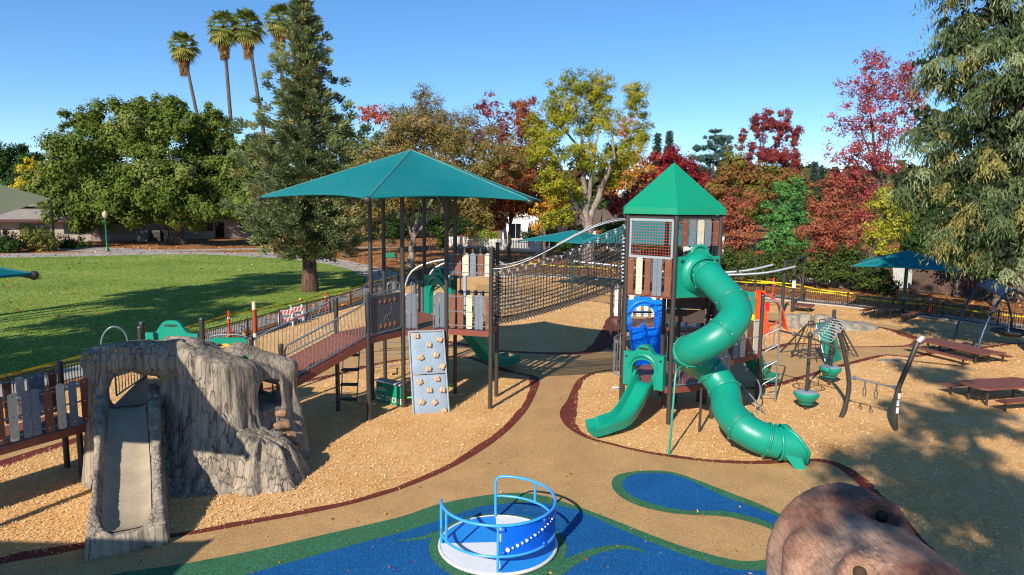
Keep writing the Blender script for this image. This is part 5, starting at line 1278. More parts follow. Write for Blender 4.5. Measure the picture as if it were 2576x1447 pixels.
MB().tube([lp_.lerp(g1_ + V3(0, 0, 2.22), .46), lp_.lerp(g1_ + V3(0, 0, 2.22), .52)], .07, 8).build('collar', GREYM, T)
mb = MB(); rc = g1_ + V3(0, 0, 1.72); mb.tube([rc + V3(.5 * math.cos(2*math.pi*i/24), .5 * math.sin(2*math.pi*i/24), 0) for i in range(24)], .022, 6, closed=True)
for k in range(4): a_ = k * math.pi / 2 + .5; mb.tube([rc + V3(.5 * math.cos(a_), .5 * math.sin(a_), 0), rc + V3(.5 * math.cos(a_), .5 * math.sin(a_), .42)], .016, 6); mb.tube([rc + V3(.5 * math.cos(a_), .5 * math.sin(a_), 0), rc], .014, 6)
mb.build('wheel_bar', POSTM, T)
# overhead horizontal ladder from ball post to bowed post / far pole
MB().tube([g1_ + V3(.25, .3, 2.3), g2_ + V3(-.05, 0, 2.35)], .045, 8).build('ladder_beam', GREYM, T)
for k in range(7):
    q = (g1_ + V3(.3, .35, 2.3)).lerp(g2_ + V3(-.1, 0, 2.35), (k + .5) / 7); mb = MB(); w_ = V3(.28, -.2, 0)
    mb.tube([q, q + w_ * 1.2 + V3(0, 0, -.04), q + w_ * 1.5 + V3(0, 0, -.14), q + w_ * 1.25 + V3(0, 0, -.26), q + w_ * .3 + V3(.05, .05, -.2), q + V3(.1, .12, -.02)], .016, 6); mb.build('hand_loop', LGREY, T)
# ---------------------------------------------------------------- green A-frame net climber
T = thing('net_frame_climber', 'green holed panel and rope net frame standing on the tan path', 'climber', (12.7, 26.5, 0))
b0, b1, b2, b3 = G(*z3(475, 520)), G(*z3(880, 608)), G(*z3(1055, 545)), G(*z3(1255, 515)); t0, t1 = V3(11.65, 26.6, 1.42), V3(13.05, 26.9, 1.55)
DG = mat('frame_green', '#0d7a5c', .45, .06, 4)
mb = MB(); vs = [b1, b2, t1.lerp(t0, .25), t1.lerp(t0, .72)]; nrm_ = (vs[1] - vs[0]).cross(vs[3] - vs[0]).normalized() * .04
mb.add(vs + [p + nrm_ for p in vs], [(0,1,2,3), (7,6,5,4)] + [(i, i + 4, (i+1) % 4 + 4, (i+1) % 4) for i in range(4)]); pn = mb.build('panel', DG, T, False)
for u, v, r_ in ((.5, .35, .28), (.45, .75, .12)):
    c_ = b1.lerp(b2, u).lerp((t1.lerp(t0, .72)).lerp(t1.lerp(t0, .25), u), v); q = (b2 - b1).normalized(); w_ = nrm_.normalized().cross(q)
    mb = MB(); ring = [c_ + q * (r_ * math.cos(2*math.pi*i/16)) + w_ * (r_ * math.sin(2*math.pi*i/16)) for i in range(16)]
    mb.add([p - nrm_ * .4 for p in ring] + [p + nrm_ * 1.4 for p in ring], [tuple(range(15, -1, -1)), tuple(range(16, 32))] + [(i, (i+1) % 16, (i+1) % 16 + 16, i + 16) for i in range(16)]); mb.build('hole', mat('hole_dark', '#101c1a', .8), pn)
    mb = MB(); mb.tube([p - nrm_ * .4 for p in ring], .025, 6, closed=True); mb.build('hole_rim', mat('hole_rim', '#b8a98a', .5), pn)
for a, b in ((b0, t0), (b3, t1), (b1, t0.lerp(t1, .3)), (b2, t1.lerp(t0, .2)), (t0, t1), (b0 + V3(-.1, .9, 0), t0), (b3 + V3(.2, 1.2, 0), t1)): MB().tube([a, b], .035, 8).build('frame_pipe', STEEL if a in (b1, b2, b3) else POSTM, T)
mb = MB()
for (p, q, r_, s_) in ((b0, b1, t0, t0.lerp(t1, .3)), (b2, b3, t1.lerp(t0, .2), t1)):
    for i in range(1, 5): mb.tube([p.lerp(r_, i / 5), q.lerp(s_, i / 5)], .012, 4)
    for i in range(1, 4): mb.tube([p.lerp(q, i / 4), r_.lerp(s_, i / 4)], .012, 4)
mb.build('net_ropes', BLACK, T)['kind'] = 'stuff'
for u in (.15, .5, .85):
    q = t0.lerp(t1, u); MB().tube([q + V3(-.12, 0, .02), q + V3(-.1, 0, .14), q + V3(.1, 0, .14), q + V3(.12, 0, .02)], .022, 6).build('grip', BLACK, T)
# ---------------------------------------------------------------- stepping stones and flat rock
STN = mat('stone_step', '#a09686', .85, .2, 3, .4, 20, col2='#6e665a')
for (q, lab) in (((280, 700), 'round concrete stepping stump nearest the orange climber'), ((363, 693), 'middle round concrete stepping stump'), ((482, 700), 'round concrete stepping stump beside the flat rock')):
    g = G(*zG(*q)); V_, F_ = surface_net(lambda P: np.maximum(np.sqrt((P[:, 0] - g.x) ** 2 + (P[:, 1] - g.y) ** 2) - .42 + .12 * P[:, 2] + .02 * vnoise(P, 5, 2), np.abs(P[:, 2] - .25) - .42), (g.x - .6, g.y - .6, -.2), (g.x + .6, g.y + .6, .8), .06)
    o = link('stepping_stump', np_mesh('stepping_stump', V_, F_, STN, None, True)); tag(o, lab, 'stepping stone', 'concrete stepping stumps')
g = G(*zG(680, 703)); V_, F_ = surface_net(lambda P: np.sqrt(((P[:, 0] - g.x) / 1.35) ** 2 + ((P[:, 1] - g.y) / .9) ** 2 + ((P[:, 2] + .05) / .42) ** 2) - 1 + .12 * vnoise(P, 1.6, 5), (g.x - 1.7, g.y - 1.2, -.1), (g.x + 1.7, g.y + 1.2, .6), .08)
tag(link('flat_rock', np_mesh('flat_rock', V_, F_, STN, None, True)), 'low flat grey rock on the chips behind the net climber', 'rock')
# ---------------------------------------------------------------- orange climber with green panel
T = thing('orange_climber', 'bright orange curved toddler climber behind the tower', 'climber', (12.3, 32, 0))
def ribbon(t, path, wdir, wid, m, name, th=.06):
    P = spline(path, 6); wd = Vector(wdir).normalized() * (wid / 2); mb = MB(); N = len(P); vs = []
    for i, p in enumerate(P):
        tt = (P[min(i+1, N-1)] - P[max(i-1, 0)]).normalized(); nn = tt.cross(wd).normalized() * (th / 2)
        vs += [p - wd - nn, p + wd - nn, p + wd + nn, p - wd + nn]
    mb.add(vs, [(4*i+j, 4*i+(j+1) % 4, 4*(i+1)+(j+1) % 4, 4*(i+1)+j) for i in range(N-1) for j in range(4)] + [(0,1,2,3), (4*N-1, 4*N-2, 4*N-3, 4*N-4)])
    return mb.build(name, m, t, True, .7)
o1 = G(*zG(120, 750)); o2 = G(*zG(238, 712))
ribbon(T, [o1 + V3(-.1, 0, .0), o1 + V3(-.25, .2, .8), o1 + V3(-.3, .5, 1.5), o1 + V3(-.2, .8, 2.0)], (1, .1, 0), .55, RED_O, 'climber_leg')
ribbon(T, [o1 + V3(-.2, .8, 2.0), o1 + V3(.35, 1.0, 1.75), o1 + V3(.95, 1.3, 1.25), o2 + V3(-.12, .1, .65), o2 + V3(.05, 0, 0)], (.1, 1, 0), .75, RED_O, 'climber_leg')
ribbon(T, [o1 + V3(.05, .1, .45), o1 + V3(.5, .6, .42), o2 + V3(-.25, 0, .5)], (.3, 1, 0), .3, RED_O, 'climber_step')
MB().box(o1 + V3(.15, .85, 1.2), (.35, .1, .4)).build('climber_panel', mat('panel_crimson', '#c81e2e', .4), T, False)
MB().tube([o1 + V3(-.75, .0, 0), o1 + V3(-.75, .1, 1.7)], .12, 10).build('yellow_column', mat('moulded_yellow', '#e9c416', .4), T)
pl_ = MB().box(o1 + V3(-1.2, -.1, 1.55), (.9, .1, 1.0)).build('green_panel', PG, T, False)
MB().lathe([(.13, 0), (.13, .03)], o1 + V3(-1.1, -.16, 1.75), 14, Matrix.Rotation(rad(90), 3, 'X')).build('red_dial', mat('dial_red', '#d8352a', .4), pl_)
# ---------------------------------------------------------------- track ride behind the tower
T = thing('track_ride', 'grey overhead track ride carried by dark posts along the back fence', 'track ride', (15, 40, 0))
tr = [G(*z2(460, 930)), G(*z2(605, 900)), G(*z2(745, 762))]
tops = [p + V3(0, 0, 2.95) for p in tr]
for p in tr: post(T, p, 3.0, .085)
pf = G(*z2(60, 750)); post(T, pf, 2.7, .08)
MB().tube(tops, .06, 8).build('top_beam', POSTM, T)
for dx in (-.45, .45):
    q = tops[0] + V3(dx, .1 - dx, -.22); MB().tube(spline([q, q + V3(-2.0, .3, -.45), q + V3(-5.5, 1.2, -.62), q + V3(-9, 2.4, -.35), q + V3(-11, 3, -.2)], 5), .075, 8).build('track', GREYM, T)
for (dx, dy) in ((-2.3, .4), (-4.6, .6)):
    q = tops[0] + V3(dx, dy, -.55); MB().tube(spline([q, q + V3(-.15, -.1, -.5), q + V3(-.25, -.15, .05), q + V3(-.65, -.2, .15)], 5), .06, 8).build('trolley_handle', POSTM, T)
MB().box(tr[1] + V3(-.02, -.1, 1.62), (.2, .02, .42)).build('notice', WHITE, T, False)
# ---------------------------------------------------------------- blue toddler slide house behind the tower
T = thing('blue_slide_playset', 'blue moulded double slide with white picket boards behind the tower posts', 'play structure', (5.2, 26.5, 0))
hood(T, V3(4.35, 26.2, 0), V3(5.85, 26.2, 0), 1.25, 1.45, PGB, .62, .25)
for dx in (-.31, .31): chute(T, [V3(5.1 + dx, 26.2, 1.35), V3(5.1 + dx, 25.8, 1.3), V3(5.08 + dx, 25.1, .75), V3(5.05 + dx, 24.5, .3), V3(5.02 + dx, 23.9, .22)], .5, .13, PGB)
deck(T, [(4.2, 26.3), (6.2, 26.3), (6.2, 28.4), (4.2, 28.4)], 1.3)
for p in ((4.2, 26.3), (6.2, 26.3), (4.2, 28.4), (6.2, 28.4)): post(T, p, 2.9)
planks(T, (4.2, 28.4), (6.2, 28.4), 1.4, 2.75, [(.06 + .155 * i, .15 + .155 * i, WHITE, 0) for i in range(6)], True, 'point')
planks(T, (6.2, 26.3), (6.2, 28.4), 1.4, 2.6, [(.06 + .155 * i, .15 + .155 * i, WHITE, 0) for i in range(6)], True, 'point')
planks(T, (6.6, 28.6), (8.3, 28.8), .1, 1.6, [(.06 + .3 * i, .16 + .3 * i, WHITE, 0) for i in range(3)], True, 'point')
MB().box((5.3, 27.4, 1.75), (.8, .3, .06)).build('seat', mat('seat_slate', '#43627a', .5), T, False)
deck(T, [(6.2, 28.0), (9.0, 29.0), (8.6, 31), (6.2, 31)], .9)
bars(T, (6.3, 27.6), (8.6, 28.3), .95, 1.7, 14)
MB().box((6.9, 28.9, 1.3), (1.0, .15, .8)).build('green_panel', PG, T, False)
# ---------------------------------------------------------------- spring rocker / spinner behind the platform
T = thing('rope_spinner', 'light grey bowed climber frame and spinner behind the platform', 'climber', (-3, 36, 0))
for k in range(3): MB().tube(spline([V3(-6.2 + k * 1.1, 38, 0), V3(-5.6 + k * 1.1, 38, 2.2), V3(-3.2 + k * .6, 38.2, 2.9), V3(-1.2 + k * .5, 38.4, 2.4), V3(-.4 + k * .5, 38.5, 0)], 6), .05, 8).build('bow_pipe', LGREY, T)
MB().ball((-2.9, 38.1, 3.4), .16, 8).build('ball_cap', GREYM, T); MB().tube([(-2.9, 38.1, 0), (-2.9, 38.1, 3.3)], .05, 8).build('pole', POSTM, T)
for s_ in (0, .7): MB().tube([V3(-4.6, 33.5 + s_, .9), V3(-2.6, 33.2 + s_, 1.0), V3(-2.1, 33.2 + s_, .6)], .05, 6).build('spinner_bar', STEEL, T)
MB().tube([(-3.4, 33.6, 0), (-3.4, 33.6, .95)], .07, 8).build('pole', LGREY, T)
MB().ball((-2.0, 33.1, .85), .2, 8).build('spinner_seat', BLACK, T)
post(T, (-2.35, 33.8), 2.6, .1, m=LGREY)
# small things lying about
T = thing('water_bottle', 'clear plastic water bottle lying on the chips by the tower', 'bottle', G(*zF(540, 635)))
g = G(*zF(540, 635)) + V3(0, 0, .05); MB().tube([g + V3(-.11, 0, 0), g + V3(.07, .02, 0), g + V3(.1, .02, 0), g + V3(.13, .025, 0)], [.036, .036, .018, .016], 10).build('bottle_body', mat('bottle_clear', '#c9d6e2', .1), T)
MB().tube([g + V3(.13, .025, 0), g + V3(.155, .03, 0)], .018, 8).build('cap', mat('cap_blue', '#2f62c8', .4), T)
g = G(*z1(130, 828)); tag(MB().prism(rrect(1.1, .35, .08), frame(g + V3(-.5, 0, .03), V3(1, .2, 0)) @ Matrix.Rotation(rad(90), 4, 'X'), .05).build('drain_slab', STN, None, False), 'thin grey slab lying on the chips left of the long table', 'slab')
MB_r = MB().tube([g + V3(.5, 0, .05), g + V3(2.2, -.9, .05)], .02, 6).build('rake_handle', mat('wood_stick', '#4a3628', .8)); tag(MB_r, 'thin dark stick lying on the chips near the bowed post', 'stick')

# ================================================================ FENCES
FENCE = mat('fence_bronze', '#2e2825', .5, .1, 4)
def fence(name, label, P, h=.86, step=2.44, sp=.105):
    t = thing(name, label, 'fence', P[0]); bal = MB(); rl = MB(); n_post = 0
    for a, b in zip(P[:-1], P[1:]):
        L = (b - a).length; n = max(1, round(L / step)); d = (b - a) / L
        for z_ in (.12, h - .03): rl.bar(a + V3(0, 0, z_), b + V3(0, 0, z_), .035, .04)
        for k in range(n): q = a + d * (L * k / n); MB().box(q + V3(0, 0, h / 2 + .02), (.06, .06, h + .1)).build('post', FENCE, t, False)
        m = int(L / sp)
        for k in range(1, m): q = a + d * (L * k / m); bal.box(q + V3(0, 0, h / 2 + .03), (.02, .02, h - .1))
    q = P[-1]; MB().box(q + V3(0, 0, h / 2 + .02), (.06, .06, h + .1)).build('post', FENCE, t, False)
    rl.build('rails', FENCE, t, False)['kind'] = 'stuff'; bal.build('balusters', FENCE, t, False)['kind'] = 'stuff'
fence('perimeter_fence', 'low dark metal fence between the lawn and the playground', FL)
fence('perimeter_fence', 'low dark metal fence along the back behind the rope net', FB)
fence('perimeter_fence', 'low dark metal fence behind the picnic tables on the right', FR)
YEL = mat('caution_yellow', '#e8cf12', .45, .1, 3); INK = mat('caution_ink', '#2b2608', .6)
def tape(label, P, hgt=.075):
    t = thing('caution_tape', label, 'caution tape', P[0]); mb = MB(); ink = MB()
    for a, b in zip(P[:-1], P[1:]):
        L = (b - a).length; n = max(3, int(L / .6)); d = (b - a).normalized(); pts = []
        for k in range(n + 1):
            u = k / n; pts.append(a.lerp(b, u) - V3(0, 0, .10 * 4 * u * (1 - u)))
        vs = []
        tw = lambda k: .012 * math.sin(k * .9)
        for k, p in enumerate(pts): vs += [p + V3(tw(k), tw(k), -hgt / 2), p + V3(-tw(k), 0, hgt / 2)]
        k0 = len(vs); s_ = V3(-d.y, d.x, 0) * .004; mb.add(vs + [v + s_ for v in vs], [(2*i, 2*i+2, 2*i+3, 2*i+1) for i in range(n)] + [(2*i+1+k0, 2*i+3+k0, 2*i+2+k0, 2*i+k0) for i in range(n)])
        for k in range(0, n, 2):
            p = pts[k].lerp(pts[k+1], .3) if k + 1 <= n else pts[k]
            for j in range(6): ink.bar(p + d * (.05 * j) - s_ * 2, p + d * (.05 * j + .03) - s_ * 2, .006, hgt * .5)
    mb.build('ribbon', YEL, t, False); ink.build('printing', INK, t, False)['kind'] = 'stuff'
ORNG = mat('delineator_orange', '#e0401c', .45, .08, 4)
def delineator(p, label, h=1.1):
    t = thing('delineator_post', label, 'delineator', p, 'orange delineator posts')
    mb = MB(); mb.lathe([(.19, 0), (.18, .05), (.06, .08), (.055, h - .12), (.05, h - .1)], p, 10); mb.build('tube', ORNG, t)
    MB().lathe([(.058, 0), (.058, .1)], p + V3(0, 0, h - .34), 10).build('reflective_band', WHITE, t)
    MB().tube([p + V3(0, 0, h - .12), p + V3(-.045, 0, h - .04), p + V3(0, 0, h + .06), p + V3(.045, 0, h - .04), p + V3(0, 0, h - .1)], .02, 6).build('loop_grip', ORNG, t)
dl = [V3(-12.7, 30.2, 0), V3(-10.2, 37.0, 0), V3(-8.9, 42.2, 0), V3(-16.5, 18.4, 0)]
delineator(dl[0], 'orange delineator post nearest the green gear panel'); delineator(dl[1], 'orange delineator post on the walk above the ramp'); delineator(dl[2], 'orange delineator post seen between the canopy posts')
tape('yellow caution tape strung along the left fence', [V3(-20, 8.3, .6), V3(*dl[3].xy, .6), V3(*dl[0].xy, .95), V3(*dl[1].xy, 1.0), V3(*dl[2].xy, 1.0), V3(-6.6, 55.8, .9)])
dr = [V3(17.9, 46.4, 0), V3(24.1, 38.9, 0)]
delineator(dr[0], 'orange delineator post behind the grey track ride'); delineator(dr[1], 'orange delineator post beside the shaded picnic table')
tape('yellow caution tape along the far side of the right walk', [V3(6.5, 58.4, .6), V3(13, 52.6, .55), V3(*dr[0].xy, .75), V3(20.6, 43.4, .5), V3(*dr[1].xy, .5), V3(28.6, 34.0, .45), V3(36, 26.5, .5)])
tape('yellow caution tape behind the rope net', [V3(-6.4, 56.2, .9), V3(2.2, 58.6, .8), V3(6.5, 58.4, .6)])
tape('second yellow caution tape further back on the dirt strip', [V3(14, 54.6, .7), V3(19.8, 47.4, .6), V3(22.5, 44.6, .35)])
def barricade(p, ang, label):
    t = thing('barricade', label, 'barricade', p, 'striped barricades'); R = Matrix.Rotation(ang, 3, 'Z'); q = lambda x, y, z: R @ V3(x, y, z) * .85 + p
    for x in (-.33, .33):
        for y in (-.22, .22): MB().bar(q(x, y, 0), q(x, 0, 1.05), .06, .05).build('leg', WHITE, t, False)
    for z_, y in ((.82, -.09), (.38, -.17)):
        b = MB().bar(q(-.4, y, z_), q(.4, y, z_), .03, .24).build('board', WHITE, t, False)
        for k in range(4):
            x0 = -.36 + .2 * k; mb = MB(); pts = [(x0, z_ - .115), (x0 + .1, z_ - .115), (x0 + .18, z_ + .115), (x0 + .08, z_ + .115)]
            vs = [q(x, y - .019, z) for x, z in pts]; mb.add(vs + [v + R @ V3(0, .008, 0) for v in vs], [(0,1,2,3), (7,6,5,4), (0,4,5,1), (1,5,6,2), (2,6,7,3), (3,7,4,0)]); mb.build('stripe', ORNG, b, False)
barricade(V3(-10.95, 32.6, 0), rad(40), 'orange and white striped barricade left of the others, outside the fence')
barricade(V3(-10.75, 33.6, 0), rad(40), 'second orange and white striped barricade just behind the first')
barricade(V3(-5.6, 54.6, 0), rad(10), 'striped barricade by the back fence corner behind the canopy posts')

# ================================================================ BUILDINGS
WALLT = mat('wall_tan', '#a89a8e', .85, .12, .8, .2, 30); TRIM = mat('trim_maroon', '#4d2a26', .6); SHIN = mat('shingle_grey', '#9a9088', .9, .16, 1.2, .6, 26, fine=.12)
GLASS = mat('window_glass', '#10161c', .08, .2, .6, spec=.8); WFR = mat('window_frame_dark', '#3a3c3f', .5)
def wallbox(t, a, b, z0, z1, th, m, name='wall'):
    mb = MB(); a, b = V3(a[0], a[1], 0), V3(b[0], b[1], 0); mb.bar(a + V3(0, 0, (z0 + z1) / 2), b + V3(0, 0, (z0 + z1) / 2), th, z1 - z0); return mb.build(name, m, t, False)
def window(t, a, b, u, zc, w_, h_, th=.3, frame_m=None, mullions=1, name='window', side=-1):
    a, b = V3(a[0], a[1], 0), V3(b[0], b[1], 0); x = (b - a).normalized(); n = V3(-x.y, x.x, 0) * side; c = a.lerp(b, u) + n * (th / 2 + .02) + V3(0, 0, zc)
    M = frame((0, 0, 0), x).to_3x3(); o = MB().box(c, (w_, .04, h_), M).build(name, GLASS, t, False); mb = MB(); f = .07
    for dx, dz, sw, sh in ((0, h_/2, w_ + f, f), (0, -h_/2, w_ + f, f), (-w_/2, 0, f, h_), (w_/2, 0, f, h_)) + tuple((-w_/2 + w_ * (k + 1) / (mullions + 1), 0, f * .7, h_) for k in range(mullions)):
        mb.box(c + x * dx + V3(0, 0, dz) + n * .03, (sw, .06, sh), M)
    mb.build('window_frame', frame_m or WFR, o, False); return o
T = thing('park_building', 'long low tan park building with grey shingle roof behind the oak', 'building', (-55, 92, 0))
wa, wb = V3(-57, 92.5, 0), V3(-38, 106, 0)
wallbox(T, wa, wb, 0, 3.6, .3, WALLT)
wc, wd_ = V3(-78, 86, 0), V3(-57, 92.5, 0); wallbox(T, wc, wd_, 0, 3.0, .3, WALLT)
for (a, b, z_, dep, rise) in ((wa, wb, 3.6, 9, 1.9), (wc + V3(-2, -1, 0), wd_, 2.95, 12, 3.0)):
    x = (b - a).normalized(); n = V3(-x.y, x.x, 0); ev0, ev1 = a - n * 1.3 - x * .8, b - n * 1.3 + x * .8; r0_, r1_ = a + n * dep, b + n * dep; mb = MB()
    vs = [ev0 + V3(0, 0, z_), ev1 + V3(0, 0, z_), r1_ + V3(0, 0, z_ + rise), r0_ + V3(0, 0, z_ + rise), r1_ + n * dep + V3(0, 0, z_), r0_ + n * dep + V3(0, 0, z_)]
    mb.add(vs + [v - V3(0, 0, .12) for v in vs], [(0,1,2,3), (3,2,4,5), (9,8,7,6), (0,6,7,1), (1,7,8,2), (0,3,9,6)]); rf = mb.build('roof', SHIN, T, False)
    MB().bar(ev0 + V3(0, 0, z_ - .12), ev1 + V3(0, 0, z_ - .12), .08, .34).build('fascia', TRIM, T, False)
    MB().box(a.lerp(b, .7) + n * dep * .4 + V3(0, 0, z_ + rise * .55), (.8, .8, .5)).build('skylight', mat('skylight_dome', '#6d7780', .3), rf, False)
x = (wd_ - wc).normalized(); n = V3(-x.y, x.x, 0); mb = MB(); gc_ = wc.lerp(wd_, .62) + n * 4
vs = [gc_ - x * 5 + V3(0, 0, 4.6), gc_ + x * 3 + V3(0, 0, 4.6), gc_ - x * .8 + V3(0, 0, 5.7)]; mb.add(vs + [v + n * 8 for v in vs], [(0,1,2), (5,4,3), (1,4,5,2), (0,2,5,3), (0,3,4,1)]); mb.build('dormer', SHIN, T, False)
MB().bar(vs[0] - n * .1, vs[2] - n * .1, .2, .3).build('fascia', TRIM, T, False); MB().bar(vs[1] - n * .1, vs[2] - n * .1, .2, .3).build('fascia', TRIM, T, False)
window(T, wa, wb, .13, 1.9, 4.2, 1.7, mullions=2); window(T, wa, wb, .44, 1.5, 2.2, 2.4, mullions=2, name='door'); window(T, wa, wb, .62, 1.9, 1.8, 1.4); window(T, wa, wb, .70, 1.25, 1.2, 2.3, mullions=0, name='door'); window(T, wa, wb, .87, 1.9, 2.0, 1.4)
for u in (.2, .45, .7, .93): window(T, wc, wd_, u, 1.7, 3.2, 1.3, mullions=2)
for k, (u, m_, lab) in enumerate(((.26, mat('ac_grey', '#6f7478', .5), 'light grey air conditioning unit left of the lamp post'), (.33, mat('ac_dark', '#4d4640', .5), 'brownish air conditioning unit right of the lamp post'), (.37, mat('ac_black', '#24282c', .5), 'dark air conditioning unit nearest the door'))):
    q = wa.lerp(wb, u) + V3(1.1, -1.6, 0); t = thing('air_conditioner', lab, 'air conditioner', q, 'outdoor air conditioners')
    MB().box(q + V3(0, 0, .75), (1.5, 1.2, 1.45)).build('casing', m_, t, False); MB().lathe([(.45, 0), (.45, .06)], q + V3(0, 0, 1.47), 14).build('fan_grille', FENCE, t); mb = MB()
    for j in range(8): mb.box(q + V3(0, -.62, .25 + .14 * j), (1.3, .03, .05))
    mb.build('louvres', FENCE, t, False)['kind'] = 'stuff'
T = thing('shade_sail', 'olive grey fabric shade sail above the left roof', 'shade sail', (-62, 78, 0)); mb = MB(); K = 10; vs = []
c_ = [at(-140, 425, 74), at(128, 500, 78), at(-60, 560, 70), at(-260, 500, 66)]
for i in range(K + 1):
    for j in range(K + 1):
        u, v = i / K, j / K; p = c_[0].lerp(c_[1], u).lerp(c_[3].lerp(c_[2], u), v); p.z -= .5 * math.sin(math.pi * u) * math.sin(math.pi * v); vs.append(p)
mb.add(vs, [(i*(K+1)+j, (i+1)*(K+1)+j, (i+1)*(K+1)+j+1, i*(K+1)+j+1) for i in range(K) for j in range(K)]); mb.build('fabric', mat('sail_olive', '#6d7058', .8, .1), T)
for p in c_[:2]: MB().tube([V3(p.x, p.y, 0), p], .12, 8).build('pole', POSTM, T)
# white cottage behind the picket fence
HW = mat('house_white', '#d8d6d0', .8, .08, .8, .15, 30); HROOF = mat('house_roof', '#6a5a4e', .9, .15, 1.5, .5, 20)
T = thing('white_cottage', 'white cottage with dark glazed doors behind the picket fence', 'house', (3, 92, 0))
h0, h1, h2 = V3(-1.3, 90, 0), V3(3.4, 88, 0), V3(11, 91, 0)
wallbox(T, h0, h1, 0, 4.2, .3, HW); wallbox(T, h1 + V3(.1, .5, 0), h2, 0, 3.2, .3, HW); wallbox(T, h0, h0 + V3(1.5, 8, 0), 0, 4.2, .3, HW)
mb = MB(); pk = h0.lerp(h1, .5) + V3(0, 0, 5.4); dv = V3(2.2, 9, 0)
vs = [h0 + V3(-.5, -.5, 3.95), pk + V3(-.1, -.5, 0), h1 + V3(.5, -.5, 3.95)]; mb.add(vs + [v + dv for v in vs] + [v - V3(0, 0, .2) for v in vs], [(0,1,4,3), (1,2,5,4), (0,6,7,1), (1,7,8,2)]); mb.build('roof', HROOF, T, False)
mb = MB(); mb.add([h0 + V3(0, 0, 4.0), h1 + V3(0, 0, 4.0), pk - V3(0, 0, .2)], [(0,1,2)]); mb.build('gable', HW, T, False)
mb = MB(); vs = [h1 + V3(-.2, -.9, 3.25), h2 + V3(.5, -1.0, 3.25), h2 + V3(1.5, 5, 5.0), h1 + V3(1, 5, 5.0)]; mb.add(vs + [v - V3(0, 0, .18) for v in vs], [(0,1,2,3), (7,6,5,4), (0,4,5,1), (1,5,6,2), (0,3,7,4)]); mb.build('roof', HROOF, T, False)
window(T, h0, h1, .38, 2.2, 1.5, 2.0, frame_m=HW); window(T, h0, h1, .8, 1.6, 1.0, 2.6, frame_m=HW, mullions=0, name='door'); window(T, h1 + V3(.1, .5, 0), h2, .16, 1.6, 2.2, 2.6, frame_m=HW, name='door'); window(T, h1 + V3(.1, .5, 0), h2, .55, 1.9, 1.2, 2.0, frame_m=HW)
T = thing('neighbour_house', 'pale house with low brown roof half hidden behind the yellow tree', 'house', (17, 86, 0))
wallbox(T, V3(11.8, 86, 0), V3(26, 84, 0), 0, 3.0, .3, HW); mb = MB(); vs = [V3(11, 84.6, 3.0), V3(27, 82.5, 3.0), V3(27.5, 90, 5.2), V3(12, 92, 5.2)]; mb.add(vs + [v - V3(0, 0, .2) for v in vs], [(0,1,2,3), (7,6,5,4), (0,4,5,1), (1,5,6,2), (0,3,7,4)]); mb.build('roof', HROOF, T, False)
window(T, V3(11.8, 86, 0), V3(26, 84, 0), .12, 1.8, 1.6, 1.4, frame_m=HW); window(T, V3(11.8, 86, 0), V3(26, 84, 0), .45, 1.8, 1.6, 1.4, frame_m=HW)
PKT = mat('picket_white', '#dcd9d2', .7, .1, 2)
def picket(label, a, b, h=1.15, gap=.2, m=PKT, w_=.11, gatez=False):
    t = thing('picket_fence', label, 'fence', a); L = (b - a).length; d = (b - a) / L; n = int(L / gap); me = MB()
    me.prism([(-w_/2, .05), (w_/2, .05), (w_/2, h - .08), (0, h), (-w_/2, h - .08)], Matrix.Identity(4), .03); pm = me.mesh('picket', m, False); ang = math.atan2(d.y, d.x)
    for k in range(min(n, 290)): place('picket', pm, t, a + d * (gap * (k + .5)), ang)
    mb = MB(); nn = V3(-d.y, d.x, 0) * .05
    for z_ in (.3, h - .3): mb.bar(a + nn + V3(0, 0, z_), b + nn + V3(0, 0, z_), .04, .09)
    if gatez: mb.bar(a + nn + V3(0, 0, h - .2), b + nn + V3(0, 0, .25), .04, .1)
    mb.build('rails', m, t, False)['kind'] = 'stuff'
picket('white picket fence in front of the white cottage', V3(-9.5, 90.5, 0), V3(3.6, 80.5, 0), 1.45, .24, w_=.14)
picket('weathered white board fence behind the ivy hedge', V3(21.0, 53.5, 0), V3(27.5, 52.0, 0), 1.5, .24, w_=.15)
picket('white board gate with a diagonal brace at the right', G(*zG(965, 440)), G(*zG(1078, 430)) + V3(.3, 0, 0), 1.75, .2, w_=.13, gatez=True)
picket('tall brown board fence in the shade at the right', G(*zG(1150, 470)) + V3(0, 1, 0), V3(44, 36, 0), 1.9, .26, mat('fence_wood_brown', '#5a463a', .85, .2, 3), .25)
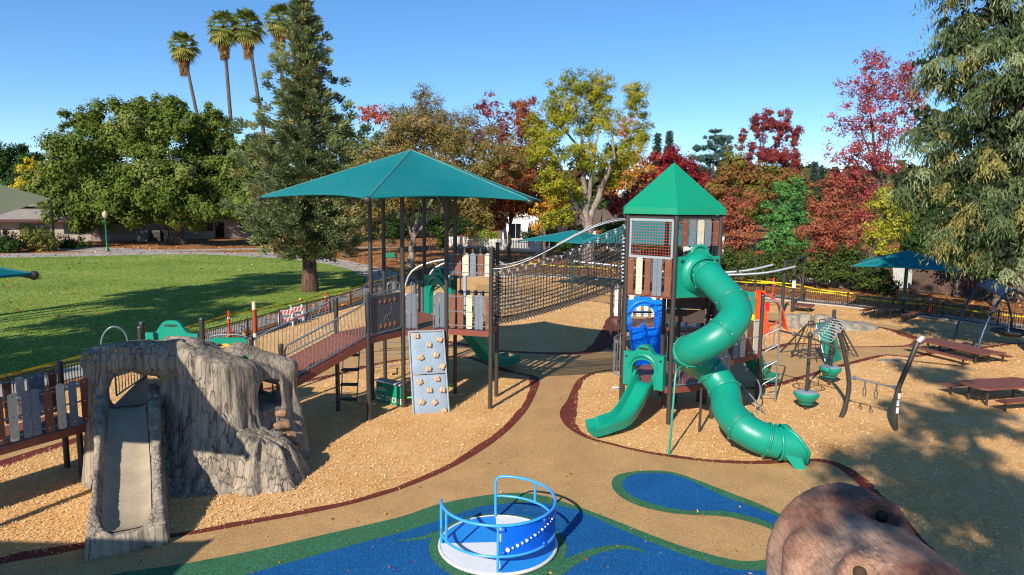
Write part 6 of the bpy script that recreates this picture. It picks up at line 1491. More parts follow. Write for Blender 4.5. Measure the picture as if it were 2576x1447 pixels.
# lamp post and benches
T = thing('lamp_post', 'green park lamp post with pale acorn globe at the lawn edge', 'lamp post', (-43, 76.3, 0)); q = G(270, 632); T.location = q
LPG = mat('lamp_green', '#0e6a50', .4); MB().lathe([(.28, 0), (.26, .15), (.14, .35), (.10, .5), (.085, 3.6), (.14, 3.68), (.16, 3.75)], q, 12).build('pole', LPG, T)
MB().lathe([(.15, 0), (.27, .2), (.30, .42), (.20, .62), (.08, .74), (.03, .85)], q + V3(0, 0, 3.72), 14).build('globe', mat('lamp_globe', '#b9a98c', .3), T)
def bench(p, ang, label, m):
    t = thing('park_bench', label, 'bench', p, 'park benches'); R = Matrix.Rotation(ang, 3, 'Z'); q = lambda x, y, z: R @ V3(x, y, z) + p
    for k in range(4): MB().bar(q(-.95, -.25 + .13 * k, .45), q(.95, -.25 + .13 * k, .45), .10, .04).build('seat_slat', m, t, False)
    for k in range(5): MB().bar(q(-.95, .25 + .03 * k, .55 + .09 * k), q(.95, .25 + .03 * k, .55 + .09 * k), .03, .075).build('back_slat', m, t, False)
    for x in (-.85, .85): MB().tube([q(x, -.25, 0), q(x, -.25, .44), q(x, .22, .44), q(x, .4, .98)], .03, 6).build('end_frame', FENCE, t); MB().tube([q(x, .26, .44), q(x, .3, 0)], .03, 6).build('leg', FENCE, t)
GB = mat('bench_green', '#127a5e', .4)
bench(G(985, 660), rad(150), 'green slatted park bench by the walkway behind the canopy posts', GB)
bench(V3(-25.0, 75.2, 0), rad(8), 'dark green bench in the oak shade on its paved pad', mat('bench_dark_green', '#0e4a3c', .4))

# ================================================================ TREES
BARK = mat('bark_grey', '#6d6055', .9, .25, 2.5, .9, 6, stretch=(3, 3, .6), col2='#463c34', fine=.2)
BARKR = mat('bark_red', '#6a4c3c', .9, .25, 2.5, .9, 6, stretch=(4, 4, .5), col2='#3c2a22', fine=.2)
BARKP = mat('bark_pale', '#9a8d80', .9, .25, 1.5, .7, 6, stretch=(2, 2, .6), col2='#6d6258', fine=.15)
LEAF = leaf_mat('foliage', .7, .25)
CR = np.random.default_rng(5); KD = 5.2; KL = .9
def leafmesh(name, c, t, nrm, L, W, cols):
    """diamond-shaped leaves: centre c, axis t, facing nrm"""
    t = t / (np.linalg.norm(t, axis=1, keepdims=True) + 1e-9); b = np.cross(nrm, t); b /= (np.linalg.norm(b, axis=1, keepdims=True) + 1e-9)
    L = np.asarray(L)[:, None] / 2; W = np.asarray(W)[:, None] / 2
    V = np.stack([c - t * L, c + b * W - t * L * .1, c + t * L, c - b * W - t * L * .1], 1).reshape(-1, 3)
    C = np.repeat(np.concatenate([np.minimum(cols * 1.1, .6), np.ones((len(cols), 1))], 1), 4, 0)
    return np_mesh(name, V, np.arange(len(V)).reshape(-1, 4), LEAF, C)
def unit(n): v = CR.normal(size=(n, 3)); return v / np.linalg.norm(v, axis=1, keepdims=True)
def pal(cols): 
    h = [c if isinstance(c, tuple) else (c, 1) for c in cols]; p = np.array([w for _, w in h], float); return np.array([lin(c) for c, _ in h]), p / p.sum()
def crown(parent, lobes, dens, cols, leaf=(.34, .2), clump=.24, shell=.55, # clump size, how hollow
          droop=.0, name='crown', clumps=None, jit=.35, upright=0.0):
    """lobes: (centre, rx, ry, rz). Leaves gather in clumps near the lobe surfaces, leaving gaps"""
    P, pw = pal(cols); cs, ts, ns, co = [], [], [], []; shell *= .55
    for (c, rx, ry, rz) in lobes:
        R = np.array([rx, ry, rz]); area = (rx * ry + ry * rz + rx * rz) / 3 * 4
        n = int(area * dens * KD); K = clumps or max(9, int(2.3 / clump ** 2))
        d = unit(K); rr = CR.uniform(shell, 1.0, (K, 1)); cc = np.array(c) + d * R * rr
        sz = 1.12 * clump * (rx * rz) ** .5 * CR.uniform(.7, 1.35, K)
        wk = CR.choice(K, n); off = unit(n) * (np.abs(CR.normal(.75, .28, (n, 1)))) * sz[wk][:, None]
        off[:, 2] *= .8; p = cc[wk] + off
        outn = off / (np.linalg.norm(off, axis=1, keepdims=True) + 1e-9) + .45 * d[wk] + np.array([0, 0, .25]) + CR.normal(0, jit, (n, 3))
        outn /= np.linalg.norm(outn, axis=1, keepdims=True)
        t = np.cross(outn, unit(n)); t[:, 2] -= droop; t[:, 2] += upright
        cs.append(p); ts.append(t); ns.append(outn)
        base = P[CR.choice(len(P), K, p=pw)][wk]; alt = P[CR.choice(len(P), n, p=pw)]
        co.append((base * .65 + alt * .35) * CR.uniform(.82, 1.18, (n, 1)))
    c = np.concatenate(cs); t = np.concatenate(ts); nn = np.concatenate(ns); col = np.concatenate(co); n = len(c)
    keep = c[:, 2] > .05; c, t, nn, col = c[keep], t[keep], nn[keep], col[keep]; n = len(c)
    return link(name, leafmesh(name, c, t, nn, KL * leaf[0] * CR.uniform(.45, 1.45, n), KL * leaf[1] * CR.uniform(.5, 1.4, n), col), parent)
def PL(u, v, ru, rv, Y, dy=0.0, k=.85):
    """lobe from photo pixels at distance Y"""
    c = at(u, v, Y + dy); s = (Y + dy) / FPX; return (c, ru * s, k * (ru + rv) / 2 * s, rv * s)
def limbs(parent, segs, m=BARK, name='trunk'):
    """segs: list of (points, r0, r1); first is the trunk, the others limbs"""
    for i, (pts, ra, rb) in enumerate(segs):
        P = spline(pts, 5); n = len(P); mb = MB(); R = [ra + (rb - ra) * (k / (n - 1)) ** .8 for k in range(n)]
        if i == 0: R[0] *= 1.45; R[1] *= 1.15
        Pn = [p + V3(.25 * ra * math.sin(k * 1.7 + i), .25 * ra * math.cos(k * 1.3 + i), 0) if 0 < k < n - 1 else p for k, p in enumerate(P)]
        mb.tube(Pn, R, 9); mb.build(name if i == 0 else 'limb', m, parent)
def auto_limbs(base, lobes, r, m=BARK, fork=.35, kmax=6):
    top = sum((Vector(l[0]) for l in lobes), V3(0, 0, 0)) / len(lobes); f = V3(base.x, base.y, 0).lerp(top, fork); f.x = base.x * .6 + f.x * .4
    segs = [([V3(base.x, base.y, -.1), base.lerp(f, .5), f], r, r * .72)]
    for l in sorted(lobes, key=lambda q: -q[1])[:kmax]:
        c = Vector(l[0]); mid = f.lerp(c, .5) + V3(CR.uniform(-.3, .3), CR.uniform(-.3, .3), .1 * (c - f).length); segs.append(([f, mid, c], r * .5, r * .12))
    return segs
def tree(name, label, base, lobes, dens, cols, leaf, r=.3, bark=None, cat='tree', group=None, fork=.35, segs=None, trunk=True, **kw):
    t = thing(name, label, cat, (base.x, base.y, 0), group)
    if trunk: limbs(t, segs or auto_limbs(base, lobes, r, fork=fork), bark or BARK)
    crown(t, lobes, dens, cols, leaf, **kw); return t
def rad_lobes(L, Y): return [PL(*l[:4], Y, *(l[4:])) for l in L]
OAK = [('#5e6c2a', 3), ('#4e5e26', 3), ('#707c36', 2), ('#3e4e20', 2), ('#82884a', 1)]
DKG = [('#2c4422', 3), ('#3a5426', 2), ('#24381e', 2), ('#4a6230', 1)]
# --- broad oak on the left
b = V3(-43.6, 88.6, 0)
lo = rad_lobes([(330, 330, 110, 85), (230, 400, 120, 90, -3), (130, 470, 60, 70), (180, 520, 80, 60, -2), (440, 340, 90, 85), (540, 380, 70, 75, 3), (400, 460, 120, 85, -7), (300, 500, 120, 75, -5), (480, 500, 100, 70, -6), (570, 480, 80, 90, 2), (220, 552, 60, 34, -4), (340, 548, 60, 26, -5), (470, 546, 60, 26, -5), (200, 310, 50, 40, 4), (345, 280, 60, 40, 2), (420, 280, 50, 40, 5), (530, 310, 55, 55, 6)], 90)
tree('oak_tree', 'huge spreading dark green oak beyond the lawn', b, lo, 38, OAK, (.42, .26), .95, BARK, clump=.22, shell=.5, trunk=True,
     segs=[([V3(b.x, b.y, -.1), b + V3(0, 0, 1.3), b + V3(.1, 0, 2.6)], .95, .8), ([b + V3(0, 0, 2.4), b + V3(-3, 0, 4.5), b + V3(-7, 0, 8)], .5, .2), ([b + V3(.2, 0, 2.4), b + V3(2.2, -1, 4.3), b + V3(4.5, -1, 7.5)], .55, .2), ([b + V3(0, 0, 2.5), b + V3(-1, 1, 6), b + V3(-2, 1, 11)], .5, .2), ([b + V3(-.2, 0, 2.4), b + V3(-2.2, -2, 3.4), b + V3(-4.6, -3, 5)], .4, .15)])
b = V3(-34.5, 101, 0)
tree('oak_tree', 'olive green oak between the huge oak and the redwood', b, rad_lobes([(640, 410, 70, 80), (610, 500, 60, 80, -6), (660, 540, 50, 60, -8), (590, 430, 50, 60)], 86), 38, OAK + [('#66803a', 2)], (.42, .26), .5, BARKP, clump=.24, shell=.5)
# --- conifers
def conifer(name, label, base, H, R0, cols, n, leaf, r=.4, z0=1.5, tip=.12, tiers=26, per=7, droop=.15, up=.35, prof=None, bark=BARKR, group=None, cat='conifer', irr=.35, cw=.34):
    t = thing(name, label, cat, (base.x, base.y, 0), group); P, pw = pal(cols)
    mb = MB(); mb.tube([V3(base.x, base.y, -.1), V3(base.x, base.y, H * .08), V3(base.x + .1, base.y, H * .5), V3(base.x, base.y, H * .97)], [r * 1.35, r, r * .6, .04], 10); mb.build('trunk', bark, t)
    cc, cd, sz = [], [], []; bl = MB()
    for k in range(tiers):
        u = (k + .3) / tiers; z_ = z0 + (H - z0) * u; rad_ = (prof(u) if prof else (1 - u) ** .85) * R0 + tip
        for j in range(per):
            a = k * 2.4 + 2 * math.pi * j / per + CR.uniform(-.35, .35); ln = rad_ * CR.uniform(1 - irr, 1.1); dx = np.array([math.cos(a), math.sin(a), 0])
            m = max(3, int(ln / (cw * 1.1)))
            for q in range(m):
                s_ = (q + .7) / m; p = np.array([base.x, base.y, z_]) + dx * ln * s_ + np.array([0, 0, -droop * ln * s_ + up * ln * s_ ** 2.2])
                cc.append(p + CR.normal(0, .08 * ln, 3) * np.array([1, 1, .6])); cd.append(dx + np.array([0, 0, up * 1.2 * s_])); sz.append(cw * (1.05 - .22 * s_) * (.6 + .4 * rad_ / R0))
            if j % 2 == 0 and ln > .8: e_ = np.array([base.x, base.y, z_]) + dx * ln * .8 + np.array([0, 0, -droop * ln * .8 + up * ln * .6]); bl.tube([V3(base.x, base.y, z_), V3(*e_)], [.06, .015], 5)
    bl.build('branches', bark, t)['kind'] = 'stuff'
    cc, cd, sz = np.array(cc), np.array(cd), np.array(sz); K = len(cc); wk = CR.choice(K, n, p=sz ** 2 / (sz ** 2).sum()); off = unit(n) * sz[wk][:, None] * CR.uniform(.3, 1.15, (n, 1))
    off[:, 2] *= .75; c = cc[wk] + off; tdir = cd[wk] * .9 + off / sz[wk][:, None] * .8 + CR.normal(0, .35, (n, 3))
    nn = np.cross(tdir, unit(n)) + np.array([0, 0, .5]) + .5 * off / sz[wk][:, None]; base_c = P[CR.choice(len(P), K, p=pw)][wk]
    col = (base_c * .6 + P[CR.choice(len(P), n, p=pw)] * .4) * CR.uniform(.8, 1.2, (n, 1))
    link('crown', leafmesh('crown', c, tdir, nn, leaf[0] * CR.uniform(.6, 1.4, n), leaf[1] * CR.uniform(.7, 1.3, n), col), t); return t
RWD = [('#667650', 3), ('#7a8656', 3), ('#4e5e40', 3), ('#8c905e', 2), ('#968454', 1)]
b = G(780, 733)
conifer('redwood_tree', 'tall pointed redwood standing on the lawn edge', b, 19.4, 6.5, RWD, 105000, (.30, .085), .46, 2.4, .15, 30, 7, .22, .58, prof=lambda u: (.62 + .38 * min(1, u / .10)) * (1 - u) ** .92, irr=.5, cw=.56)
CON = [('#3f5548', 3), ('#32463c', 2), ('#52665a', 1)]
for (u, v, tp, Y, R_, lab) in ((1655, 440, 335, 120, 3.0, 'left of two distant dark conifers beyond the tower'), (1685, 440, 328, 124, 3.4, 'right of two distant dark conifers beyond the tower'), (2050, 470, 408, 130, 1.2, 'thin distant cypress right of the red tree'), (2068, 470, 418, 134, 2.4, 'distant dark conifer beside the thin cypress')):
    tp_ = at(u, tp, Y); conifer('distant_conifer', lab, V3(tp_.x, Y, 0), tp_.z, R_, CON, 6000, (.5, .2), .3, 1, .1, 30, 6, .28, .1, irr=.5, cw=.9, group='distant conifers')
# cedar: flat layered shelves
tp_ = at(1800, 322, 105); CB = V3(tp_.x, 105, 0); t = thing('cedar_tree', 'flat layered blue green cedar behind the tower roof', 'tree', CB)
limbs(t, [([CB, CB + V3(0, 0, tp_.z * .5), CB + V3(0, 0, tp_.z)], .4, .08)], BARK)
lo = [PL(1800 + dx, v, ru, rv, 105) for dx, v, ru, rv in ((0, 330, 16, 5), (-8, 345, 30, 5), (12, 358, 36, 5), (-20, 372, 44, 6), (20, 385, 42, 6), (-25, 398, 50, 6), (10, 412, 46, 6), (-35, 425, 40, 6), (20, 440, 50, 7), (-20, 455, 44, 7), (30, 348, 16, 5))]
crown(t, lo, 60, [('#3f5a52', 3), ('#557066', 2), ('#2f4640', 2)], (.4, .16), clump=.5, shell=.3)
# --- palms
def palm(label, u, v, ub, vb, Y, s=1.0):
    top = at(u, v, Y); bx = at(ub, vb, Y).x; k = (bx - top.x) / max(.1, (top.z - at(ub, vb, Y).z)); base = V3(top.x + k * top.z, Y, 0)
    t = thing('fan_palm', label, 'palm', base, 'tall fan palms'); mb = MB(); pts = [base.lerp(top, i / 10) + V3(-.5 * math.sin(math.pi * i / 10) * k * 2, 0, 0) for i in range(11)]
    mb.tube(pts, [.36 - .014 * i for i in range(11)], 9); mb.build('trunk', BARK, t)
    V_, C_ = [], []; GP = [lin(c) for c in ('#5a6a2e', '#6f7a38', '#8a8c44', '#a09850')]; BP = [lin(c) for c in ('#9a7a4c', '#b8945c', '#806040')]
    def fan(c, d, size, col):
        d = d.normalized(); s_ = d.cross(V3(0, 0, 1)); s_ = s_.normalized() if s_.length > .05 else V3(1, 0, 0); n_ = 11
        hub = c + d * size * .45
        for q in range(n_):
            a = (q / (n_ - 1) - .5) * 2.3; e_ = d * math.cos(a) + s_ * math.sin(a); tip_ = hub + e_ * size * .62 + V3(0, 0, -.22 * size * abs(math.sin(a)) - .12 * size); mid_ = hub + e_ * size * .3; w_ = s_.lerp(d, .3) * .055 * size * 1.3
            V_.extend([hub, mid_ + w_, tip_, mid_ - w_]); C_.extend([col] * 4)
        w_ = s_ * .03; V_.extend([c - w_, c + w_, hub + w_, hub - w_]); C_.extend([col] * 4)
    for i in range(46):
        a = i * 2.399; el = 1.3 - 2.5 * (i / 46); d = V3(math.cos(a) * math.cos(el), math.sin(a) * math.cos(el), math.sin(el)); fan(top + V3(0, 0, .2), d, 2.15 * s * random.uniform(.85, 1.1), GP[min(3, int(random.random() * 2.2 + (i / 46) * 2))])
    for i in range(44):
        a = i * 2.399; el = random.uniform(-1.45, -1.0); d = V3(math.cos(a) * math.cos(el), math.sin(a) * math.cos(el), math.sin(el)); fan(top + V3(0, 0, -.3 - 2.6 * s * (i / 44)), d, 1.5 * s * (1 - .4 * i / 44), random.choice(BP))
    V_ = np.array([tuple(v) for v in V_]); C_ = np.array([(*np.array(c) * random.uniform(.85, 1.15), 1) for c in C_])
    link('fronds', np_mesh('fronds', V_, np.arange(len(V_)).reshape(-1, 4), LEAF, C_), t)
palm('leftmost and shortest of the tall fan palms', 460, 118, 492, 260, 112, 1.25)
palm('second tall fan palm from the left', 562, 70, 577, 250, 106, 1.3)
palm('third tall fan palm from the left, leaning', 622, 68, 655, 270, 106, 1.3)
palm('rightmost fan palm, partly behind the redwood tip', 703, 52, 712, 250, 104, 1.25)
# --- far left trees and yellow shrub
tree('far_tree', 'dark green tree at the far left above the roof', V3(-84, 112, 0), rad_lobes([(0, 430, 70, 55), (60, 400, 45, 35), (-40, 400, 60, 50), (40, 470, 60, 50)], 118), 24, DKG, (.5, .34), .5, clump=.28)
tree('yellow_tree', 'small yellow leaved tree left of the huge oak', V3(-66, 104, 0), rad_lobes([(75, 420, 30, 25), (55, 470, 40, 28), (100, 470, 30, 40)], 108), 16, [('#c9a82a', 3), ('#a89a3a', 2), ('#8a8a3c', 1)], (.4, .28), .3, clump=.3)
# --- centre trees
OLV = [('#7d6e3a', 3), ('#6d6230', 2), ('#8c7a4a', 2), ('#5e5a2c', 1), ('#957c58', 1)]
b = V3(-9.3, 62, 0)
tree('olive_tree', 'broad olive brown tree with a pale forked trunk behind the canopy', b, rad_lobes([(1050, 320, 80, 70), (960, 400, 80, 80), (1080, 430, 90, 80, -2), (1180, 380, 90, 80, 2), (1000, 490, 90, 60, -3), (1150, 490, 90, 60, -2), (920, 470, 50, 70, 2), (930, 560, 45, 40, -3), (1200, 550, 60, 50, -2), (1110, 350, 70, 60), (1230, 440, 60, 70), (1010, 360, 60, 60), (1290, 400, 50, 60, 2)], 64), 40, OLV, (.28, .12), .34, BARKP, clump=.26, shell=.4, fork=.3)
tree('olive_tree', 'thin topped olive brown tree rising above the canopy apex', V3(-8.5, 84, 0), rad_lobes([(1065, 240, 45, 38), (1040, 290, 60, 45), (1100, 290, 55, 45), (1010, 330, 60, 60), (1170, 310, 60, 50), (1130, 350, 60, 50)], 84), 16, OLV + [('#4a4a2a', 2)], (.3, .12), .35, BARK, clump=.3, shell=.4)
tree('green_tree', 'dense green tree between redwood and olive tree', V3(-17.5, 72, 0), rad_lobes([(905, 370, 50, 60), (880, 440, 50, 70), (910, 500, 50, 60), (860, 330, 30, 40)], 76), 30, OAK, (.32, .22), .4, clump=.26)
REDB = [('#84452c', 3), ('#945434', 3), ('#683226', 2), ('#a86a3a', 2)]
CRIM = [('#82383c', 3), ('#703034', 2), ('#964c48', 2), ('#5a2a2c', 1), ('#9a5a44', 1)]
tree('red_tree', 'slender crimson tree topping the olive trees', V3(-1.5, 88, 0), rad_lobes([(1225, 275, 32, 40), (1260, 330, 45, 60), (1210, 360, 40, 60)], 90), 9, CRIM, (.34, .24), .3, clump=.3, shell=.4)
tree('red_tree', 'pink red tree glimpsed at the left of the olive trees', V3(-22, 98, 0), rad_lobes([(930, 285, 35, 28), (970, 300, 30, 30)], 98), 12, [('#b04a4a', 2), ('#9a5a3a', 2), ('#c06a4a', 1)], (.36, .24), .3, clump=.3)
tree('rust_tree', 'rust brown tree right of the canopy with a straight trunk', V3(-.4, 75, 0), rad_lobes([(1320, 290, 40, 50, 4), (1340, 380, 55, 70, 3), (1290, 430, 60, 70), (1330, 500, 70, 55, -3), (1270, 510, 50, 50, -2), (1250, 560, 35, 25)], 76), 30, REDB, (.3, .2), .24, BARK, clump=.26, shell=.45, fork=.4)
tree('orange_tree', 'small orange brown tree in front of the white cottage', V3(3.2, 68, 0), rad_lobes([(1370, 530, 45, 40), (1400, 500, 40, 30), (1350, 570, 25, 20)], 69), 22, [('#b8702e', 3), ('#c99a3a', 2), ('#a8a032', 2)], (.26, .18), .22, BARK, clump=.3, fork=.55)
YG = [('#8a8a2a', 3), ('#7a7e26', 3), ('#9c9632', 2), ('#5e6a24', 2), ('#a8982e', 1)]
b = G(1482, 672); Y = b.y
def A_(u, v, dy=0): return at(u, v, Y + dy)
yl = rad_lobes([(1450, 215, 70, 35), (1510, 235, 50, 50, 1), (1420, 290, 75, 60, -1), (1500, 310, 60, 60, 1), (1380, 380, 70, 55, -2), (1470, 390, 70, 50), (1390, 460, 55, 50, -3), (1350, 330, 45, 40), (1420, 540, 45, 30, -3), (1560, 385, 60, 45, 2), (1540, 440, 50, 40, 3), (1600, 255, 38, 55, 3), (1605, 340, 40, 45, 3), (1380, 560, 30, 25, -3), (1440, 480, 40, 40)], Y)
tree('yellow_green_tree', 'big yellow green tree with grey forked trunks above the rope net', b, yl, 56, YG, (.2, .14), .5, BARKP, clump=.25, shell=.55, trunk=True,
     segs=[([V3(b.x, b.y, -.1), A_(1480, 610), A_(1477, 560)], .62, .5), ([A_(1477, 565), A_(1470, 470), A_(1465, 380), A_(1450, 260)], .38, .1), ([A_(1480, 560), A_(1515, 470, 1), A_(1545, 400, 1), A_(1590, 330, 2)], .36, .1), ([A_(1475, 570), A_(1440, 500, -1), A_(1410, 420, -1), A_(1370, 370, -2)], .26, .08), ([A_(1478, 520), A_(1490, 430), A_(1505, 330)], .26, .08), ([A_(1465, 380), A_(1430, 340), A_(1400, 310)], .16, .05), ([A_(1545, 400), A_(1540, 340), A_(1530, 270)], .14, .05), ([A_(1455, 555), A_(1425, 500), A_(1400, 470)], .2, .06)])
tree('orange_tree', 'sparse orange birch right of the yellow green tree', V3(13.5, 82, 0), rad_lobes([(1570, 330, 30, 60), (1600, 420, 50, 70), (1560, 470, 50, 50), (1620, 480, 40, 40)], 84), 9, [('#c08a3a', 3), ('#b8642e', 2), ('#a07a3a', 1)], (.26, .2), .22, BARKP, clump=.34, shell=.3)
tree('maple_tree', 'low crimson maple left of the tower roof', V3(15.5, 76, 0), rad_lobes([(1575, 500, 55, 30), (1560, 530, 45, 25), (1620, 490, 40, 30)], 76), 30, CRIM + [('#a8483a', 2)], (.28, .2), .2, clump=.3)
tree('maple_tree', 'dark red maple directly behind the tower roof', V3(21, 92, 0), rad_lobes([(1660, 430, 55, 45), (1720, 420, 50, 40), (1690, 400, 40, 30), (1760, 470, 50, 40)], 92), 24, [('#6d1e26', 3), ('#8a2a34', 2), ('#a8483a', 1)], (.34, .24), .3, clump=.3)
# --- right background
MIX = [('#865c34', 2), ('#767832', 3), ('#885038', 2), ('#606c30', 3), ('#6e3a34', 1)]
tree('sweetgum_tree', 'sweetgum turning orange and green right of the tower', V3(28, 84, 0), rad_lobes([(1840, 410, 40, 50), (1820, 470, 45, 50), (1880, 460, 50, 50), (1850, 530, 50, 40)], 84), 30, MIX, (.32, .24), .3, clump=.28)
lo = rad_lobes([(1900, 325, 11, 48), (1922, 315, 9, 40), (1938, 305, 10, 45), (1962, 330, 10, 50), (1980, 315, 9, 40), (2000, 345, 10, 50), (1915, 385, 14, 45), (1945, 380, 16, 50), (1975, 395, 16, 50), (1868, 345, 9, 32), (1998, 410, 14, 45), (1885, 400, 12, 40)], 88)
tree('sweetgum_tree', 'upright crimson sweetgum with flame shaped branches', V3(33.5, 88, 0), lo, 40, CRIM + [('#7a2a2a', 2)], (.28, .2), .3, clump=.36, shell=.3)
tree('sweetgum_tree', 'olive and rust lower crown under the crimson sweetgum', V3(33, 83, 0), rad_lobes([(1940, 450, 60, 45), (1990, 470, 50, 40), (1900, 490, 50, 45)], 83), 28, MIX, (.32, .24), .3, clump=.28)
rl_ = rad_lobes([(2200, 160, 50, 45), (2180, 230, 75, 60), (2250, 230, 65, 60, 1), (2160, 310, 75, 60), (2240, 320, 75, 60, 1), (2140, 390, 70, 60, -1), (2220, 400, 70, 60), (2120, 460, 60, 60, -1), (2190, 480, 70, 60), (2290, 180, 45, 45, 1), (2300, 260, 40, 45, 1), (2170, 550, 60, 50, -1)], 66)
tree('scarlet_tree', 'tall scarlet and pink tree against the sky on the right', V3(35.5, 66, 0), rl_, 15, CRIM + [('#b04a54', 4), ('#b86a4a', 1)], (.22, .17), .38, BARK, clump=.2, shell=.4)
tree('green_tree', 'bright green tree between two rust maples', V3(26.2, 61, 0), rad_lobes([(1990, 480, 45, 40), (1960, 540, 50, 50), (2020, 550, 50, 50), (1990, 600, 60, 50, -1), (1940, 620, 40, 40, -2)], 61), 46, [('#4a7a40', 3), ('#5c8c48', 2), ('#385e34', 2), ('#74a058', 1)], (.24, .17), .25, clump=.24)
RUST = [('#945640', 3), ('#a4664a', 2), ('#7e4636', 2), ('#8c4038', 1)]
tree('rust_maple', 'rust orange maple right beside the tower roof', V3(19.0, 56, 0), rad_lobes([(1850, 510, 50, 35), (1830, 560, 45, 40), (1870, 590, 45, 45), (1840, 620, 40, 25)], 56), 40, RUST, (.2, .15), .16, BARK, clump=.3, fork=.5)
b = G(2093, 722)
tree('rust_maple', 'rust orange maple with a thin straight trunk behind the fence', b, rad_lobes([(2100, 470, 40, 30), (2090, 520, 65, 35), (2130, 560, 70, 35, -.6), (2060, 580, 65, 35), (2110, 610, 85, 28, -.6), (2080, 640, 60, 20), (2060, 530, 40, 30)], b.y), 46, RUST, (.18, .13), .16, BARKP, clump=.3, fork=.62)
tree('yellow_green_shrub_tree', 'yellow green tree behind the right umbrella', V3(28.5, 55, 0), rad_lobes([(2230, 510, 55, 45), (2260, 570, 60, 50), (2210, 590, 45, 50), (2240, 640, 50, 30)], 55), 34, [('#9a9a2c', 3), ('#b0a83a', 2), ('#78802c', 2)], (.2, .14), .2, clump=.28)
# ivy hedge along the right and dark shrubs
HED = [('#3a4e24', 3), ('#4e5e2a', 2), ('#2c3c1e', 2), ('#6a6a34', 1)]
hp = [(1835, 650, 52), (1880, 660, 51), (1925, 660, 51), (1970, 650, 51), (2015, 650, 51), (2060, 660, 50.5), (2120, 665, 50), (2175, 680, 48.5), (2215, 690, 47), (2145, 640, 50)]
for k, (u, v, Y_) in enumerate(hp):
    c_ = at(u, v, Y_); t = thing('hedge_shrub', ('leafy dark green hedge shrub behind the right fence, %s from the tower' % ['first', 'second', 'third', 'fourth', 'fifth', 'sixth', 'seventh', 'eighth', 'ninth', 'tenth'][k]), 'shrub', (c_.x, c_.y, 0), 'hedge behind the right fence')
    limbs(t, [([V3(c_.x, c_.y, 0), V3(c_.x, c_.y, c_.z)], .12, .05)], BARK, 'stem'); crown(t, [PL(u, v, 42, 38, Y_), PL(u + 12, v + 28, 40, 25, Y_, -.5), PL(u - 15, v + 22, 35, 25, Y_, -.3)], 48, HED, (.2, .14), clump=.3, shell=.4)
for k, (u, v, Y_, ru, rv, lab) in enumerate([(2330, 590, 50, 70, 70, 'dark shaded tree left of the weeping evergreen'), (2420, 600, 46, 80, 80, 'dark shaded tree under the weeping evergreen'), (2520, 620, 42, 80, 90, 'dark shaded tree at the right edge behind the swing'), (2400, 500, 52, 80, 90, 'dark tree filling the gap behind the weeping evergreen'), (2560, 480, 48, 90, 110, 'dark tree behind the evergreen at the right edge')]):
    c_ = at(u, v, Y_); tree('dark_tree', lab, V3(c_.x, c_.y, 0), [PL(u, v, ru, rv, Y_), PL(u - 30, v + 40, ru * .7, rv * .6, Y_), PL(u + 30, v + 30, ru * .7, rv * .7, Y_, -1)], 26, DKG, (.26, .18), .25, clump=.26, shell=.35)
# big weeping evergreen on the right, near
def weeping(name, label, base, lobes, n_cl, strands, cols, m=BARK, r=.5, ln=(.45, 1.1), leaf=(.26, .035)):
    t = thing(name, label, 'tree', (base.x, base.y, 0)); limbs(t, auto_limbs(base, lobes, r, fork=.5, kmax=9), m); P, pw = pal(cols); C, Tt, N, Co = [], [], [], []
    for (c, rx, ry, rz) in lobes:
        R = np.array([rx, ry, rz]); K = int(n_cl * rx * rz); d = unit(K); cc = np.array(c) + d * R * CR.uniform(.35, 1.0, (K, 1)); hz = d.copy(); hz[:, 2] = 0; hz /= np.linalg.norm(hz, axis=1, keepdims=True) + 1e-6
        for k in range(K):
            colr = P[CR.choice(len(P), p=pw)]
            for s_ in range(strands):
                a = hz[k] * CR.uniform(.3, 1.0) + CR.normal(0, .5, 3); a[2] = CR.uniform(-.2, .35); L = CR.uniform(*ln); m_ = 9; u = (np.arange(m_) + CR.random(m_) * .6) / m_
                p = cc[k] + np.outer(u, a) * L + np.outer(u ** 1.7, [0, 0, -1.0]) * L * 1.15
                td = a[None] * (1 - u)[:, None] * .7 + np.array([0, 0, -1.0]) * (.3 + u)[:, None] + CR.normal(0, .45, (m_, 3))
                C.append(p); Tt.append(td); N.append(np.cross(td, unit(m_)) + np.array([0, 0, .3]) + .4 * d[k]); Co.append(np.tile(colr, (m_, 1)) * CR.uniform(.75, 1.25, (m_, 1)))
    C, Tt, N, Co = map(np.concatenate, (C, Tt, N, Co)); n = len(C)
    link('crown', leafmesh('crown', C, Tt, N, leaf[0] * CR.uniform(.7, 1.4, n), leaf[1] * CR.uniform(.7, 1.4, n), Co), t)
WEE = [('#6d7a50', 3), ('#5a6a44', 3), ('#86906a', 2), ('#4c5a3a', 2), ('#8e8850', 2)]
Yw = 27
wl = rad_lobes([(2520, 80, 110, 90), (2440, 60, 60, 60, 1), (2560, 220, 110, 100, -1), (2440, 220, 70, 55), (2370, 190, 45, 30, 1), (2480, 330, 90, 70), (2400, 300, 60, 40, 1), (2560, 380, 100, 90, -1), (2420, 420, 80, 50), (2340, 450, 70, 35, .5), (2480, 500, 80, 70, -1), (2560, 540, 90, 80, -2), (2440, 590, 60, 45, -1), (2540, 640, 70, 45, -2), (2370, 640, 25, 20, 0), (2650, 300, 110, 200), (2650, 560, 100, 120, -1), (2480, -40, 110, 60), (2270, 452, 55, 22, .5), (2310, 480, 60, 26, .5), (2330, 160, 40, 20, 1), (2320, 285, 50, 24, 1), (2340, 340, 60, 30, 1), (2380, 380, 60, 35), (2400, 130, 50, 35), (2390, 540, 50, 35)], Yw)
bw = at(2680, 700, Yw); weeping('weeping_evergreen', 'large grey green weeping evergreen hanging in from the right', V3(bw.x, Yw, 0), wl, 12, 34, WEE, ln=(.25, .9), leaf=(.22, .045))
